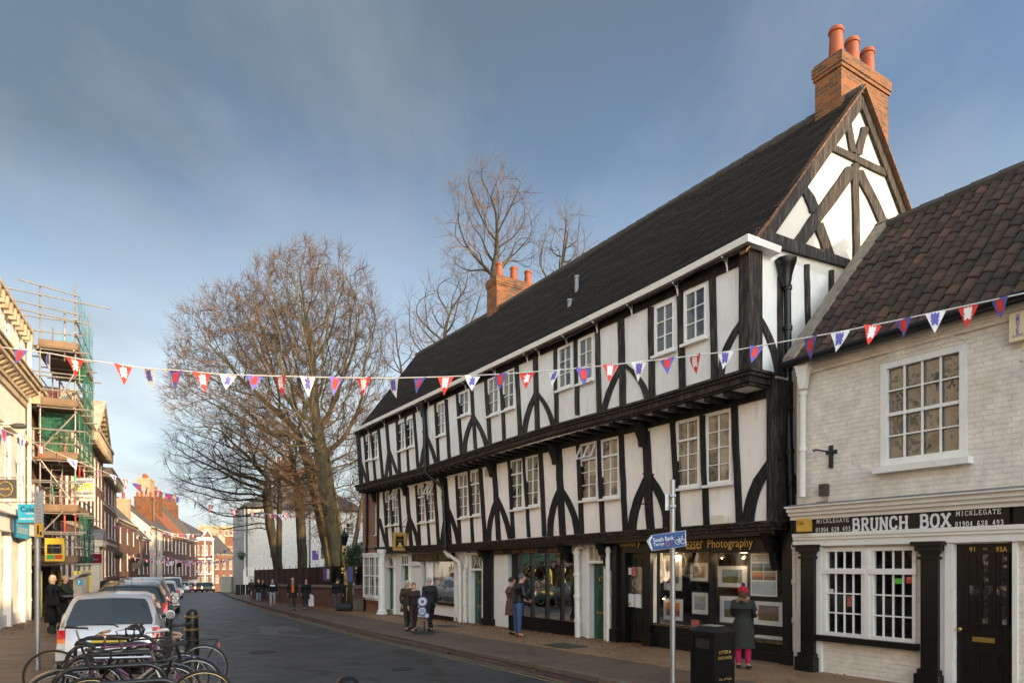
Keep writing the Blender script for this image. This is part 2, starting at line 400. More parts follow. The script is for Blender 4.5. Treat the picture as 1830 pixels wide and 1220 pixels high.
nt = W.node_tree; bg = nt.nodes['Background']
sky = N(nt, 'ShaderNodeTexSky', sky_type='NISHITA', sun_disc=False)
sky.sun_elevation = R(SUN_EL); sky.sun_rotation = math.atan2(SUN_H.x, SUN_H.y); sky.air_density = 1.0; sky.dust_density = 1.0; sky.ozone_density = 1.5
tc = N(nt, 'ShaderNodeTexCoord')
sep = N(nt, 'ShaderNodeSeparateXYZ'); nt.links.new(tc.outputs['Generated'], sep.inputs[0])
# cloud layers are mapped onto a flat cloud ceiling: direction / height
mz = N(nt, 'ShaderNodeMath', operation='MAXIMUM'); nt.links.new(sep.outputs[2], mz.inputs[0]); mz.inputs[1].default_value = .03
dv = N(nt, 'ShaderNodeMath', operation='ADD'); nt.links.new(mz.outputs[0], dv.inputs[0]); dv.inputs[1].default_value = .12
vd = N(nt, 'ShaderNodeVectorMath', operation='DIVIDE'); nt.links.new(tc.outputs['Generated'], vd.inputs[0])
cb = N(nt, 'ShaderNodeCombineXYZ')
for i in range(3): nt.links.new(dv.outputs[0], cb.inputs[i])
nt.links.new(cb.outputs[0], vd.inputs[1])
def cn(scale, stretch, det=6, rough=.55):
    mp = N(nt, 'ShaderNodeMapping'); mp.inputs['Scale'].default_value = stretch; mp.inputs['Location'].default_value = (3.1, 1.7, 0)
    nt.links.new(vd.outputs[0], mp.inputs[0])
    n = N(nt, 'ShaderNodeTexNoise'); n.inputs['Scale'].default_value = scale; n.inputs['Detail'].default_value = det; n.inputs['Roughness'].default_value = rough
    nt.links.new(mp.outputs[0], n.inputs[0]); return n.outputs['Fac']
def skymul(c, k):
    return mixc(nt, 1.0, c, k, 'MULTIPLY')
base = skymul(sky.outputs[0], (.98, .95, .93))
hazef = N(nt, 'ShaderNodeMapRange'); nt.links.new(sep.outputs[2], hazef.inputs[0])
hazef.inputs[1].default_value = .50; hazef.inputs[2].default_value = .0; hazef.inputs[3].default_value = 0; hazef.inputs[4].default_value = .95
base = mixc(nt, hazef.outputs[0], base, (3.6, 4.0, 4.15))
c1 = ramp(nt, cn(1.5, (1, .7, 1), 6, .5), .48, .68)
upf = N(nt, 'ShaderNodeMapRange'); kx = N(nt, 'ShaderNodeMath', operation='MULTIPLY_ADD'); nt.links.new(sep.outputs[0], kx.inputs[0]); kx.inputs[1].default_value = -.36; nt.links.new(sep.outputs[2], kx.inputs[2]); nt.links.new(kx.outputs[0], upf.inputs[0]); upf.inputs[1].default_value = .44; upf.inputs[2].default_value = .70
mm = N(nt, 'ShaderNodeMath', operation='MULTIPLY'); nt.links.new(c1, mm.inputs[0]); mm.inputs[1].default_value = .34
mu = N(nt, 'ShaderNodeMath', operation='MULTIPLY_ADD'); nt.links.new(upf.outputs[0], mu.inputs[0]); mu.inputs[1].default_value = .78; nt.links.new(mm.outputs[0], mu.inputs[2])
mu2 = N(nt, 'ShaderNodeMath', operation='MINIMUM'); nt.links.new(mu.outputs[0], mu2.inputs[0]); mu2.inputs[1].default_value = .85
GREY = (.74, 1.0, 1.3)
base = mixc(nt, mu2.outputs[0], base, GREY)
c3 = ramp(nt, cn(1.3, (1.3, .55, 1), 7, .6), .48, .70)
m3 = N(nt, 'ShaderNodeMath', operation='MULTIPLY'); nt.links.new(c3, m3.inputs[0]); m3.inputs[1].default_value = .36
base = mixc(nt, m3.outputs[0], base, (2.1, 2.3, 2.45))
lowm = N(nt, 'ShaderNodeMapRange'); nt.links.new(sep.outputs[2], lowm.inputs[0]); lowm.inputs[1].default_value = .34; lowm.inputs[2].default_value = .10
c2 = ramp(nt, cn(1.0, (.55, .55, 1), 7, .6), .46, .62)
m2 = N(nt, 'ShaderNodeMath', operation='MULTIPLY'); nt.links.new(c2, m2.inputs[0]); nt.links.new(lowm.outputs[0], m2.inputs[1])
base = mixc(nt, m2.outputs[0], base, (4.0, 4.15, 4.2))
nt.links.new(base, bg.inputs[0]); 
# unseen sky behind the camera, brightened to lift the shaded fronts
yb = N(nt, 'ShaderNodeMapRange', interpolation_type='SMOOTHSTEP'); nt.links.new(sep.outputs[1], yb.inputs[0]); yb.inputs[1].default_value = .15; yb.inputs[2].default_value = -.45; yb.inputs[3].default_value = 0; yb.inputs[4].default_value = 1
nt.links.new(mixc(nt, 1.0, base, mixc(nt, yb.outputs[0], (1.0, 1.0, 1.0), (1.0, 1.0, 1.0)), 'MULTIPLY'), bg.inputs[0])
br_ = N(nt, 'ShaderNodeVectorMath', operation='SCALE'); nt.links.new(base, br_.inputs[0]); br_.inputs['Scale'].default_value = 5.2
nt.links.new(mixc(nt, yb.outputs[0], base, skymul(br_.outputs[0], (1.0, .93, .82))), bg.inputs[0])
bg.inputs[1].default_value = .081
vs = SC.view_settings; vs.view_transform = 'Standard'; vs.look = 'None'; vs.exposure = 1.5; vs.gamma = 1; vs.use_curve_mapping = False
SC.render.film_transparent = False
try: SC.cycles.max_bounces = 8; SC.cycles.transparent_max_bounces = 12
except Exception: pass

# ------------------------------------------------------------------ ground
GP = [(-40, -1.7), (0, -1.88), (12.5, -1.93), (20, -2.02), (29, -2.2), (41, -2.5), (60, -2.88), (75, -3.12), (100, -4.1), (133, -5.3), (200, -8.0), (300, -11.5), (600, -16), (3000, -30)]
def gz(Y): return CZ+interp(GP, Y)
def LF(Y):  # left facade line
    return interp([(-40, 14.14), (65, -37.3), (76, -41.8), (88, -46.7), (100, -51.2), (110, -54.5), (122, -58), (131, -60.3), (135, -61), (149, -66), (200, -80), (300, -110)], Y)
def KL(Y): return interp([(-40, 17.5), (57, -30.0), (65, -34.2), (76, -39.3), (88, -44.3), (100, -48.8), (122, -55.2), (150, -60), (200, -72), (300, -98)], Y)
def KR(Y): return interp([(-40, 33.0), (0, 8.3), (11.56, 1.0), (18.98, -3.73), (28.5, -8.9), (41, -15.3), (56, -22.9), (70, -29.6), (90, -39), (120, -49), (150, -53), (200, -64), (300, -88)], Y)
YS = [-40, -20, -8, 0, 3, 6, 8, 10, 11.56, 12.5, 14, 16, 18.98, 20, 22, 25, 28.5, 29, 33, 37, 41, 48, 56, 60, 65, 70, 75, 82, 90, 100, 110, 120, 133, 150, 200, 300]
def strip(mb, fa, fb, dz, n=1, ys=YS):
    for y0, y1 in zip(ys, ys[1:]):
        for k in range(n):
            a = k/n; b = (k+1)/n
            def p(y, t): return V((fa(y)+(fb(y)-fa(y))*t, y, gz(y)+dz))
            mb.quad(p(y0, a), p(y0, b), p(y1, b), p(y1, a))
def asphalt():
    m, nt, b = newmat('wet dark asphalt')
    f = noise(nt, .5, 6); g = noise(nt, 60, 4); h = noise(nt, 2.2, 6)
    col = mixc(nt, ramp(nt, f, .35, .7), (.020, .0215, .025), (.041, .043, .049))
    col = mixc(nt, ramp(nt, g, .58, .75), col, (.16, .16, .17))
    w = N(nt, 'ShaderNodeTexVoronoi', feature='DISTANCE_TO_EDGE'); w.inputs['Scale'].default_value = .28
    tcn = N(nt, 'ShaderNodeTexCoord'); nn = N(nt, 'ShaderNodeTexNoise'); nn.inputs['Scale'].default_value = 1.5; nt.links.new(tcn.outputs['Object'], nn.inputs[0])
    mad = N(nt, 'ShaderNodeVectorMath', operation='MULTIPLY_ADD'); nt.links.new(nn.outputs['Color'], mad.inputs[0]); mad.inputs[1].default_value = (1.2, 1.2, 0); nt.links.new(tcn.outputs['Object'], mad.inputs[2])
    nt.links.new(mad.outputs[0], w.inputs['Vector'])
    col = mixc(nt, ramp(nt, w.outputs['Distance'], .022, .004), col, (.014, .014, .015))
    nt.links.new(col, b.inputs['Base Color'])
    rr = N(nt, 'ShaderNodeMapRange'); nt.links.new(h, rr.inputs[0]); rr.inputs[1].default_value = .3; rr.inputs[2].default_value = .7; rr.inputs[3].default_value = .42; rr.inputs[4].default_value = .6
    nt.links.new(rr.outputs[0], b.inputs['Roughness'])
    bump(nt, b, g, .0012); return m
M['asphalt'] = asphalt()
M['paving'] = brick('brown paving flags', (.27, .155, .078), (.32, .185, .095), (.10, .065, .04), .62, .45, .008, .62, dirt=(.17, .105, .062), dist=.006)
M['pavers'] = brick('dark brick pavers', (.135, .085, .058), (.18, .115, .078), (.05, .042, .036), .21, .105, .008, .6, dirt=(.055, .046, .04), dist=.008)
M['pavel'] = brick('grey brown flagstones', (.17, .115, .08), (.22, .15, .105), (.05, .038, .03), .75, .5, .012, .65, dirt=(.08, .062, .05), dist=.006)
M['kerb'] = brick('kerb stone', (.14, .115, .095), (.18, .145, .12), (.04, .035, .03), .9, .6, .012, .6)
M['yellow'] = mat('worn yellow line paint', (.22, .16, .06), .7, .25, 9, dirt=(.07, .06, .05), dirts=6, dirtp=(.5, .62))
M['whitel'] = mat('worn white line paint', (.36, .35, .33), .7, .2, 9, dirt=(.07, .07, .07), dirts=8, dirtp=(.46, .6))
M['earth'] = mat('earth', (.06, .055, .035), .95, .3, 3, .03, 8)
mb = MB()
gx = [-900, -300, -150, -80, -40, 0, 40, 120, 400]
gy = YS+[600, 1500, 3000]
for y0, y1 in zip(gy, gy[1:]):
    for x0, x1 in zip(gx, gx[1:]):
        mb.quad((x0, y0, gz(y0)-.05), (x1, y0, gz(y0)-.05), (x1, y1, gz(y1)-.05), (x0, y1, gz(y1)-.05))
tag(mb.build('ground', M['earth']), kind='structure')
mb = MB(); strip(mb, lambda y: KL(y)-.02, lambda y: KR(y)+.02, 0, 6)
tag(mb.build('road', M['asphalt']), kind='structure')
mb = MB(); strip(mb, lambda y: KR(y)+2.1, lambda y: KR(y)+9, .11, 4)
tag(mb.build('pavement', M['paving']), kind='structure')
mb = MB(); strip(mb, lambda y: KR(y)+.16, lambda y: KR(y)+2.1, .11, 2)
tag(mb.build('pavement_edge_pavers', M['pavers']), kind='structure')
mb = MB(); strip(mb, lambda y: LF(y)-3, lambda y: KL(y)-.16, .11, 3)
tag(mb.build('pavement_far_side', M['pavel']), kind='structure')
def kerbstrip(fa, fb):
    mb = MB()
    for y0, y1 in zip(YS, YS[1:]):
        q = []
        for y in (y0, y1):
            a, b = fa(y), fb(y)
            q.append([V((a, y, gz(y)-.02)), V((a, y, gz(y)+.11)), V((b, y, gz(y)+.113)), V((b, y, gz(y)-.02))])
        for k in range(3): mb.quad(q[0][k], q[1][k], q[1][k+1], q[0][k+1])
    return mb
tag(kerbstrip(lambda y: KR(y), lambda y: KR(y)+.16).build('kerb', M['kerb']), kind='structure')
tag(kerbstrip(lambda y: KL(y), lambda y: KL(y)-.16).build('kerb_far_side', M['kerb']), kind='structure')
mb = MB()
YL = [y for y in YS if y <= 56]
strip(mb, lambda y: KR(y)-.42, lambda y: KR(y)-.34, .004, 1, YL); strip(mb, lambda y: KR(y)-.62, lambda y: KR(y)-.54, .004, 1, YL)
tag(mb.build('yellow_lines', M['yellow']), kind='structure')
mb = MB()
for y in [12.5+1.35*i for i in range(20)]:
    x = KL(y)+2.15; mb.quad((x, y, gz(y)+.004), (x+.09, y, gz(y)+.004), (x-.25, y+.6, gz(y+.6)+.004), (x-.34, y+.6, gz(y+.6)+.004))
tag(mb.build('parking_bay_line', M['whitel']), kind='structure')
# road patches, manhole covers
M['patch'] = mat('road patch', (.075, .078, .085), .5, .2, 5, .003, 90, dirt=(.05, .05, .05), dirts=4, dirtp=(.45, .7))
for i, q in enumerate([[(455, 1118), (520, 1119), (575, 1140), (470, 1133)], [(290, 1106), (345, 1106), (360, 1112), (300, 1112)]]):
    mb = MB(); pts = []
    for x, y in q:
        Y = 20.0
        for _ in range(30): Y = (CZ-gz(Y))*FX/(y-HZ)
        pts.append(V(((x-CX)/FX*Y, Y, gz(Y)+.005)))
    mb.add(pts, [(0, 1, 2, 3)])
    tag(mb.build('road_patch', M['patch']), kind='structure')
# bicycle parking build-out
mb = MB(); ZB = gz(9)+.10
bo = [(KL(11.3)-.2, 11.3), (KL(11.3)+1.9, 11.2), (KL(10.6)+2.6, 10.6), (KL(6)+2.9, 6), (KL(4)+3.3, 4), (KL(0)+3.4, 0), (KL(0)-.2, 0)]
mb.prism([V((x, y, ZB-.12)) for x, y in bo], (0, 0, .12+.012))
tag(mb.build('cycle_parking_pavement', M['pavel']), kind='structure')

def manhole(label, px, py, r, kind='round'):
    Y = 20.0
    for _ in range(40): Y = (CZ-gz(Y)-(.12 if kind == 'flag' else 0))*FX/(py-HZ)
    x = (px-CX)/FX*Y; z = gz(Y)+(.124 if kind == 'flag' else .006); mb = MB()
    if kind == 'round': mb.lathe([(r, 0), (r, .006), (r*.9, .006), (r*.88, .003)], (x, Y, z), 24)
    else:
        d = V((-.527, .85, 0))*r; e = V((.85, .527, 0))*r*.7; c = V((x, Y, z)); mb.prism([c-d-e, c-d+e, c+d+e, c+d-e], (0, 0, .004))
    tag(mb.build('manhole_cover', M['rubber'] if kind == 'round' else M['patchd'], loc=(x, Y, z)), label, 'manhole cover')
M['patchd'] = mat('dark iron and tar', (.05, .045, .042), .6, .3, 20, .004, 80)
# ------------------------------------------------------------------ timber framed house
U = (-.527, .85); BK = (.85, .527); NO = (-.85, -.527)
C2 = V((4.23, 12.2))
def offO(d): return (C2.x+BK[0]*d, C2.y+BK[1]*d)
F2 = Face(offO(0), U, NO); F1 = Face(offO(.55), U, NO); F0 = Face(offO(.85), U, NO)
ZF = {'A': (630, 700, 6.1), 'B': (800, 620, 6.1), 'C': (980, 540, 6.1), 'D': (1150, 430, 4.0667), 'E': (640, 860, 6.1), 'F': (800, 800, 6.1),
      'G': (980, 760, 6.1), 'H': (1150, 660, 4.0667), 'I': (640, 960, 6.1), 'J': (820, 960, 5.0833), 'K': (1300, 0, 2.541), 'L': (1300, 400, 2.44),
      'M': (1000, 920, 4.0659), 'N': (1400, 860, 3.388), 'P': (0, 0, 1)}
def zp(fr, x, y): o = ZF[fr]; return o[0]+x/o[2], o[1]+y/o[2]
def line(face, pts, d=0, fr='P'):
    return sorted(face.px(*zp(fr, x, y), d) for x, y in pts)
EAVE = line(F2, [(1340, 436), (1198, 509), (1056, 577), (900, 650), (640, 771)])
a2l = F2.px(641, 800)[0]; a1r = F1.px(1387, 800)[0]; a1l = F1.px(676, 900)[0]; a0r = F0.px(1418, 1100)[0]; a0l = F0.px(648, 1050)[0]
BEAM2 = line(F2, [(1278, 495), (1114, 570), (926, 653), (677.5, 767), (640, 783)])
J2T = line(F2, [(1343, 660), (1157, 716), (980, 764), (882, 795), (762, 835), (644, 866)])
BEAM1 = line(F1, [(1317, 725), (1113, 777), (886, 829), (673.6, 881)])
J1T = line(F1, [(1337, 933), (1042, 954), (823, 971), (681, 977)])
def shift(l, dz): return [(a, z+dz) for a, z in l]
def flat(l):  # mean height
    return sum(z for _, z in l)/len(l)
TH = thing('timber_framed_house', 'long black and white timber framed building with jettied storeys and a steep dark roof', 'building', (C2.x, C2.y, gz(C2.y)))
WIN2 = [('A',147,205,480,755),('A',215,280,450,740),('A',497,575,340,655),('A',590,670,300,620),('A',920,1015,140,495),('B',125,240,510,770),
        ('B',440,565,360,765),('B',603,735,285,705),('C',110,265,510,970),('C',332,497,415,900),('D',84,230,488,845),('D',298,463,385,760)]
WIN1 = [('E',298,366,112,487),('E',377,445,95,475),('E',652,738,60,455),('E',752,838,28,440),('F',116,228,300,770),('F',250,365,262,745),
        ('F',688,826,140,680),('F',857,1005,102,650),('G',350,543,205,825),('G',580,780,160,805),('H',240,413,385,870),('H',457,645,330,845)]
def wrect(face, w, d=0):
    fr, xl, xr, yt, yb = w
    a1, z1 = face.px(*zp(fr, xl, yt), d); _, z0 = face.px(*zp(fr, xl, yb), d); a0, _ = face.px(*zp(fr, xr, yt), d)
    return min(a0, a1), max(a0, a1), z0, z1
def pane_window(face, rect, parent, cols=2, rows=3, top=0.0, d=.03, pm='pane', sill=True, fw=.055, bw=.02, name='window', wm='whitepaint', openlight=False, rev=.07, split=None):
    a0, a1, z0, z1 = rect
    mb = MB()
    face.box(mb, a0, a0+fw, z0, z1, d-rev, d); face.box(mb, a1-fw, a1, z0, z1, d-rev, d)
    face.box(mb, a0+fw, a1-fw, z1-fw, z1, d-rev, d); face.box(mb, a0+fw, a1-fw, z0, z0+fw*1.2, d-rev, d)
    i0, i1, k0, k1 = a0+fw, a1-fw, z0+fw*1.2, z1-fw
    zt = k1
    if top:
        zt = k0+(k1-k0)*(1-top)
        face.box(mb, i0, i1, zt-.025, zt+.025, d-rev*.9, d+.006)
    if split:
        zs = k0+(k1-k0)*split
        face.box(mb, i0, i1, zs-.02, zs+.02, d-rev*.9, d-.004)
    for c in range(1, cols):
        x = i0+(i1-i0)*c/cols; face.box(mb, x-bw/2, x+bw/2, k0, k1, d-.045, d-.014)
    for r in range(1, rows):
        z = k0+(zt-k0)*r/rows; face.box(mb, i0, i1, z-bw/2, z+bw/2, d-.045, d-.017)
    w = mb.build(name, M[wm], parent)
    mb = MB()
    mb.quad(face.P(i0, k0, d-rev*.6), face.P(i1, k0, d-rev*.6), face.P(i1, k1, d-rev*.6), face.P(i0, k1, d-rev*.6))
    mb.build('pane', M[pm], w)
    if sill:
        mb = MB(); face.box(mb, a0-.04, a1+.04, z0-.05, z0+.004, d-.02, d+.07); mb.build('sill', M[wm], w)
    if openlight:
        mb = MB(); h = k1-zt-.03
        p0, p1 = face.P(i0, k1, d), face.P(i1, k1, d)
        q0, q1 = face.P(i0, zt+.03, d+.16), face.P(i1, zt+.03, d+.16)
        for a, b in ((p0, p1), (q0, q1), (p0, q0), (p1, q1), ((p0+p1)/2, (q0+q1)/2)):
            mb.tube([a, b], .022, 4)
        mb.build('opening_light', M[wm], w)
    return w
# walls -------------------------------------------------------------
zj2 = flat(J2T); zj1 = flat(J1T)
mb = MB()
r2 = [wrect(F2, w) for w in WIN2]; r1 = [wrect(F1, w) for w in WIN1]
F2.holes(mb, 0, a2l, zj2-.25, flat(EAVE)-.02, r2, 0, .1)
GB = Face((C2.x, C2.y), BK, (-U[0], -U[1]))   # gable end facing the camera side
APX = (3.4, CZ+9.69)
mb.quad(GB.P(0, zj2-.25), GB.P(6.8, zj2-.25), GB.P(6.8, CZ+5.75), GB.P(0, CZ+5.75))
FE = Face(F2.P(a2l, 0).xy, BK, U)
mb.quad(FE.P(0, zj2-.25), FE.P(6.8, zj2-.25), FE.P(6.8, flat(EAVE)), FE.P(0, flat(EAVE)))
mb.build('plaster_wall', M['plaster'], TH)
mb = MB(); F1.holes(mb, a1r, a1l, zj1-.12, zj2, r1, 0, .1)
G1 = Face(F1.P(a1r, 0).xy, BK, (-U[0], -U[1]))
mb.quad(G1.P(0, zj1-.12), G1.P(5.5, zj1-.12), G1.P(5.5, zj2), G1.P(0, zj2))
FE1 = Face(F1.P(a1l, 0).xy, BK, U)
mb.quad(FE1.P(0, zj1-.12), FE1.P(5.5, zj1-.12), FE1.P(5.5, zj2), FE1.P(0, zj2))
mb.build('plaster_wall', M['plasterbounce'], TH)
mb = MB(); mb.add([GB.P(-.02, CZ+5.66, .002), GB.P(6.8, CZ+5.66, .002), GB.P(3.4, CZ+9.66, .002)], [(0, 1, 2)])
mb.build('gable_wall', M['plasterg'], TH); mb = MB(); e = flat(EAVE); rz = CZ+10.0
mb.add([FE.P(0, e), FE.P(6.8, e), FE.P(3.4, rz)], [(0, 1, 2)]); mb.build('gable_wall', M['plasterg'], TH)

for w, r in zip(WIN2, r2):
    pm = 'panecurtain' if w[0] == 'D' else 'pane'
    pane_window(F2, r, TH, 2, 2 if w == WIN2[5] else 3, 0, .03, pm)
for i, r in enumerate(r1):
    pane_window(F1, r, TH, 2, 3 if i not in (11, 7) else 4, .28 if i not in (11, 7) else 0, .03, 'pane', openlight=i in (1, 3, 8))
# timbers -----------------------------------------------------------
def timber(face, fr, pts, w, name, d=.045, m='timber', root=TH, thick=.02):
    L = []; Rr = []
    # resample curved
    if len(pts) == 3:
        (x0, y0), (x1, y1), (x2, y2) = pts; out = []
        l1 = math.hypot(x1-x0, y1-y0); l2 = math.hypot(x2-x1, y2-y1); mm_ = l1/(l1+l2)
        for i in range(9):
            t = i/8; a = (t-mm_)*(t-1)/mm_; b = t*(1-t)/(mm_*(1-mm_)); c = t*(t-mm_)/(1-mm_)
            out.append((x0*a+x1*b+x2*c, y0*a+y1*b+y2*c))
        if name == 'brace':
            dx, dy = out[0][0]-out[1][0], out[0][1]-out[1][1]; q = w*1.0/math.hypot(dx, dy); out.insert(0, (out[0][0]+dx*q, out[0][1]+dy*q))
        pts = out
    elif len(pts) == 2:
        (x0, y0), (x1, y1) = pts
        pts = [(x0+(x1-x0)*i/6+(random.uniform(-.05, .05)*w if 0 < i < 6 else 0), y0+(y1-y0)*i/6) for i in range(7)]
    for x, y in pts:
        j = random.uniform(-.05, .05)*w
        L.append(face.px(*zp(fr, x-w/2+j, y), d)); Rr.append(face.px(*zp(fr, x+w/2+j*.5, y), d))
    mb = MB(); n = len(L)
    for i in range(n-1):
        q = [L[i], Rr[i], Rr[i+1], L[i+1]]
        lo = [face.P(a, z, -.02) for a, z in q]; hi = [face.P(a, z, d) for a, z in q]
        mb.hexa(lo+hi)
    return mb.build(name, M[m], root)
T2 = [('A',[(55,440),(92,1003)],38),('A',[(122,440),(165,990)],22),('A',[(195,430),(245,965)],20),('A',[(275,400),(325,950)],24),('A',[(365,340),(412,925)],26),
 ('A',[(475,300),(510,890)],24),('A',[(570,270),(605,865)],18),('A',[(662,230),(708,840)],22),('A',[(778,200),(815,820)],30),('A',[(898,130),(930,765)],24),
 ('A',[(1013,80),(1050,728)],26),('A',[(1138,20),(1180,685)],28),('B',[(248,380),(298,1110)],28),('B',[(408,330),(455,1070)],34),('B',[(573,280),(610,1030)],30),
 ('B',[(743,190),(785,985)],36),('B',[(948,100),(970,935)],44),('B',[(1165,10),(1182,875)],36),('C',[(288,380),(310,1225)],40),('C',[(523,280),(548,1205)],44),
 ('C',[(782,170),(805,1165)],62),('C',[(1110,50),(1125,1065)],60),('D',[(258,370),(278,1085)],42),('D',[(493,250),(510,1005)],42)]
K2 = [('A',[(88,780),(118,875),(155,990)],26),('A',[(392,665),(375,790),(357,940)],28),('A',[(402,665),(440,770),(488,900)],30),('A',[(785,560),(755,700),(735,835)],28),('A',[(815,520),(865,640),(905,785)],34),
 ('B',[(262,790),(205,940),(180,1155)],40),('B',[(285,780),(355,900),(418,1080)],42),('B',[(940,540),(868,730),(828,965)],48),('B',[(990,530),(1080,670),(1148,875)],44),
 ('C',[(755,760),(665,950),(590,1215)],55),('C',[(835,690),(975,830),(1080,1085)],62),('D',[(705,600),(610,760),(552,1000)],45)]
T1 = [('E',[(275,100),(315,712)],22),('E',[(349,90),(385,712)],19),('E',[(436,80),(470,712)],20),('E',[(522,60),(575,708)],32),('E',[(628,40),(667,706)],24),('E',[(725,20),(772,704)],20),
 ('E',[(825,5),(872,698)],26),('E',[(935,-40),(990,694)],50),('F',[(92,300),(128,1048)],28),('F',[(225,250),(267,1030)],26),('F',[(348,220),(402,1018)],34),('F',[(498,160),(550,1004)],44),
 ('F',[(662,130),(710,980)],32),('F',[(823,90),(878,972)],28),('F',[(1003,50),(1048,962)],38),('G',[(100,240),(150,1195)],62),('G',[(318,180),(358,1190)],42),('G',[(543,150),(587,1180)],42),
 ('G',[(785,100),(832,1165)],48),('G',[(1050,60),(1108,1158)],78),('H',[(207,370),(247,1165)],38),('H',[(423,330),(453,1150)],38),('H',[(655,260),(690,1120)],42)]
K1 = [('E',[(232,430),(268,570),(308,712)],28),('E',[(545,440),(520,560),(500,705)],26),('E',[(568,430),(618,560),(652,706)],34),('E',[(955,370),(925,540),(903,696)],38),('E',[(985,330),(1045,490),(1088,686)],42),
 ('F',[(520,590),(465,770),(443,1010)],44),('F',[(545,580),(615,750),(678,990)],48),('G',[(105,730),(45,900),(15,1205)],58),('G',[(150,725),(240,890),(308,1190)],60),
 ('G',[(1060,600),(965,820),(903,1165)],85),('H',[(50,800),(125,930),(168,1175)],58),('H',[(905,700),(805,870),(755,1115)],82)]
for fr, p, w in T2: timber(F2, fr, p, w, 'post', .045, 'timberw' if fr in 'CDB' else 'timber')
for fr, p, w in K2: timber(F2, fr, p, w, 'brace', .042, 'timberw')
for fr, p, w in T1: timber(F1, fr, p, w, 'post', .045)
for fr, p, w in K1: timber(F1, fr, p, w, 'brace', .042)
# knees under the jetty at main posts of first floor
for fr, x, w in (('E', 525, 52), ('E', 940, 70), ('F', 500, 70), ('G', 95, 100), ('G', 1050, 110), ('E', 188, 46)):
    a, _ = F1.px(*zp(fr, x, 300)); mb = MB(); ww = .11
    z1 = interp(BEAM1, a)+.12; z0 = z1-.5
    prof = [(0, z1), (.26, z1), (.22, z1-.14), (.12, z1-.34), (.09, z0), (0, z0)]
    mb.prism([F1.P(a-ww, z, d) for d, z in prof], F1.P(2*ww, 0)-F1.P(0, 0)); mb.build('jetty_bracket', M['timber'], TH)
# corner posts
mb = MB(); F2.box(mb, -.045, .18, zj2-.1, CZ+5.68, -.32, .05); mb.build('corner_post', M['timberw'], TH)
mb = MB(); F1.box(mb, a1r-.05, a1r+.17, zj1-.1, zj2-.1, -.42, .05); mb.build('corner_post', M['timberw'], TH)
mb = MB(); F1.box(mb, a1l-.14, a1l+.05, zj1-.1, zj2-.1, -.25, .05); mb.build('corner_post', M['timber'], TH)
mb = MB(); F2.band(mb, BEAM2, shift(EAVE, .02), -.02, .05, .18, a2l+.03); mb.build('wall_plate', M['timber'], TH)
mb = MB(); F1.band(mb, BEAM1, [(a, z-.12) for a, z in J2T], -.02, .052, a1r+.17, a1l-.14); mb.build('wall_plate', M['timber'], TH)
# moulded jetty beams: three steps
def jetty(face, top, a0, a1, side, hs, nm, FG, ga):
    mb = MB()
    for (dz0, dz1, d) in hs:
        face.band(mb, shift(top, dz0), shift(top, dz1), -.05, d, a0-d, a1+.12)
        z = interp(top, a0)
        FG.box(mb, -d+.0, ga, z+dz0, z+dz1, -.05, d-.001)
    return mb.build(nm, M['timberw'], TH)
jetty(F2, J2T, 0, a2l, 1, [(-.05, .0, .17), (-.11, -.052, .13), (-.22, -.112, .09), (-.26, -.222, .05)], 'jetty_beam', GB, .85)
jetty(F1, J1T, a1r, a1l, 1, [(-.04, .0, .17), (-.10, -.042, .14), (-.17, -.102, .10)], 'jetty_beam', G1, .6)
# joists and soffit panels
mb = MB(); a = .45
while a < a2l:
    z = interp(J2T, a)
    F2.box(mb, a, a+.15, z-.34, z-.20, -.60, -.02); a += .47
mb.build('joists', M['timber'], TH)
mb = MB(); F2.band(mb, shift(J2T, -.25), shift(J2T, -.22), -.62, -.02, .02, a2l)
mb.build('soffit', M['plaster'], TH)
mb = MB(); F1.band(mb, shift(J1T, -.26), shift(J1T, -.125), -.34, .03, a1r+.02, a1l); mb.build('bressumer', M['blackpaint'], TH)
# gable timbers
def gpoly(fr, pts, name='gable_timber', d=.05):
    q = [GB.px(*zp(fr, x, y), d) for x, y in pts]; mb = MB(); GB.poly(mb, q, -.01, d); mb.build(name, M['timberw'], TH)
def gt(fr, p, w, d=.05): timber(GB, fr, p, w, 'gable_timber', d, 'timberw')
gpoly('K', [(455,640),(722,768),(722,800),(462,674)], d=.056)
gt('K', [(548,530),(575,690)], 27, .048); gt('K', [(628,575),(598,702)], 32, .046); gt('K', [(577,755),(328,1105)], 62, .06)
gt('K', [(583,740),(592,1190)], 27, .05); gt('K', [(597,770),(722,1030)], 42, .047); gt('K', [(332,835),(372,890),(402,965)], 44, .044); gt('K', [(415,1010),(440,1080),(468,1160)], 44, .045)
gpoly('K', [(140,1030),(640,1208),(640,1240),(112,1090)], 'tie_beam', d=.075)
gt('D', [(1003,250),(1003,965)], 30); gt('D', [(1195,170),(1205,640)], 28); gt('L', [(458,200),(458,330)], 16); gt('D', [(848,560),(915,690),(990,960)], 42, .047)

def rz_(w): return CZ+5.66+4.0*w/3.4
mb = MB()
for sgn in (0, 1):
    q = [(0, 5.60), (3.4, 9.66), (3.4, 9.30), (.28, 5.60)]
    if sgn: q = [(6.8-w, z) for w, z in q]
    GB.poly(mb, [(w, CZ+z) for w, z in q], -.01, .065+.003*sgn)
mb.build('rafter', M['timberw'], TH)
# gable side wall first floor post
gtm = MB(); G1.box(gtm, .9, 1.1, zj1-.1, zj2-.1, -.02, .04); gtm.build('post', M['timberw'], TH)
bb = timber(G1, 'H', [(1020, 650), (1085, 760), (1110, 900)], 40, 'brace', .05)
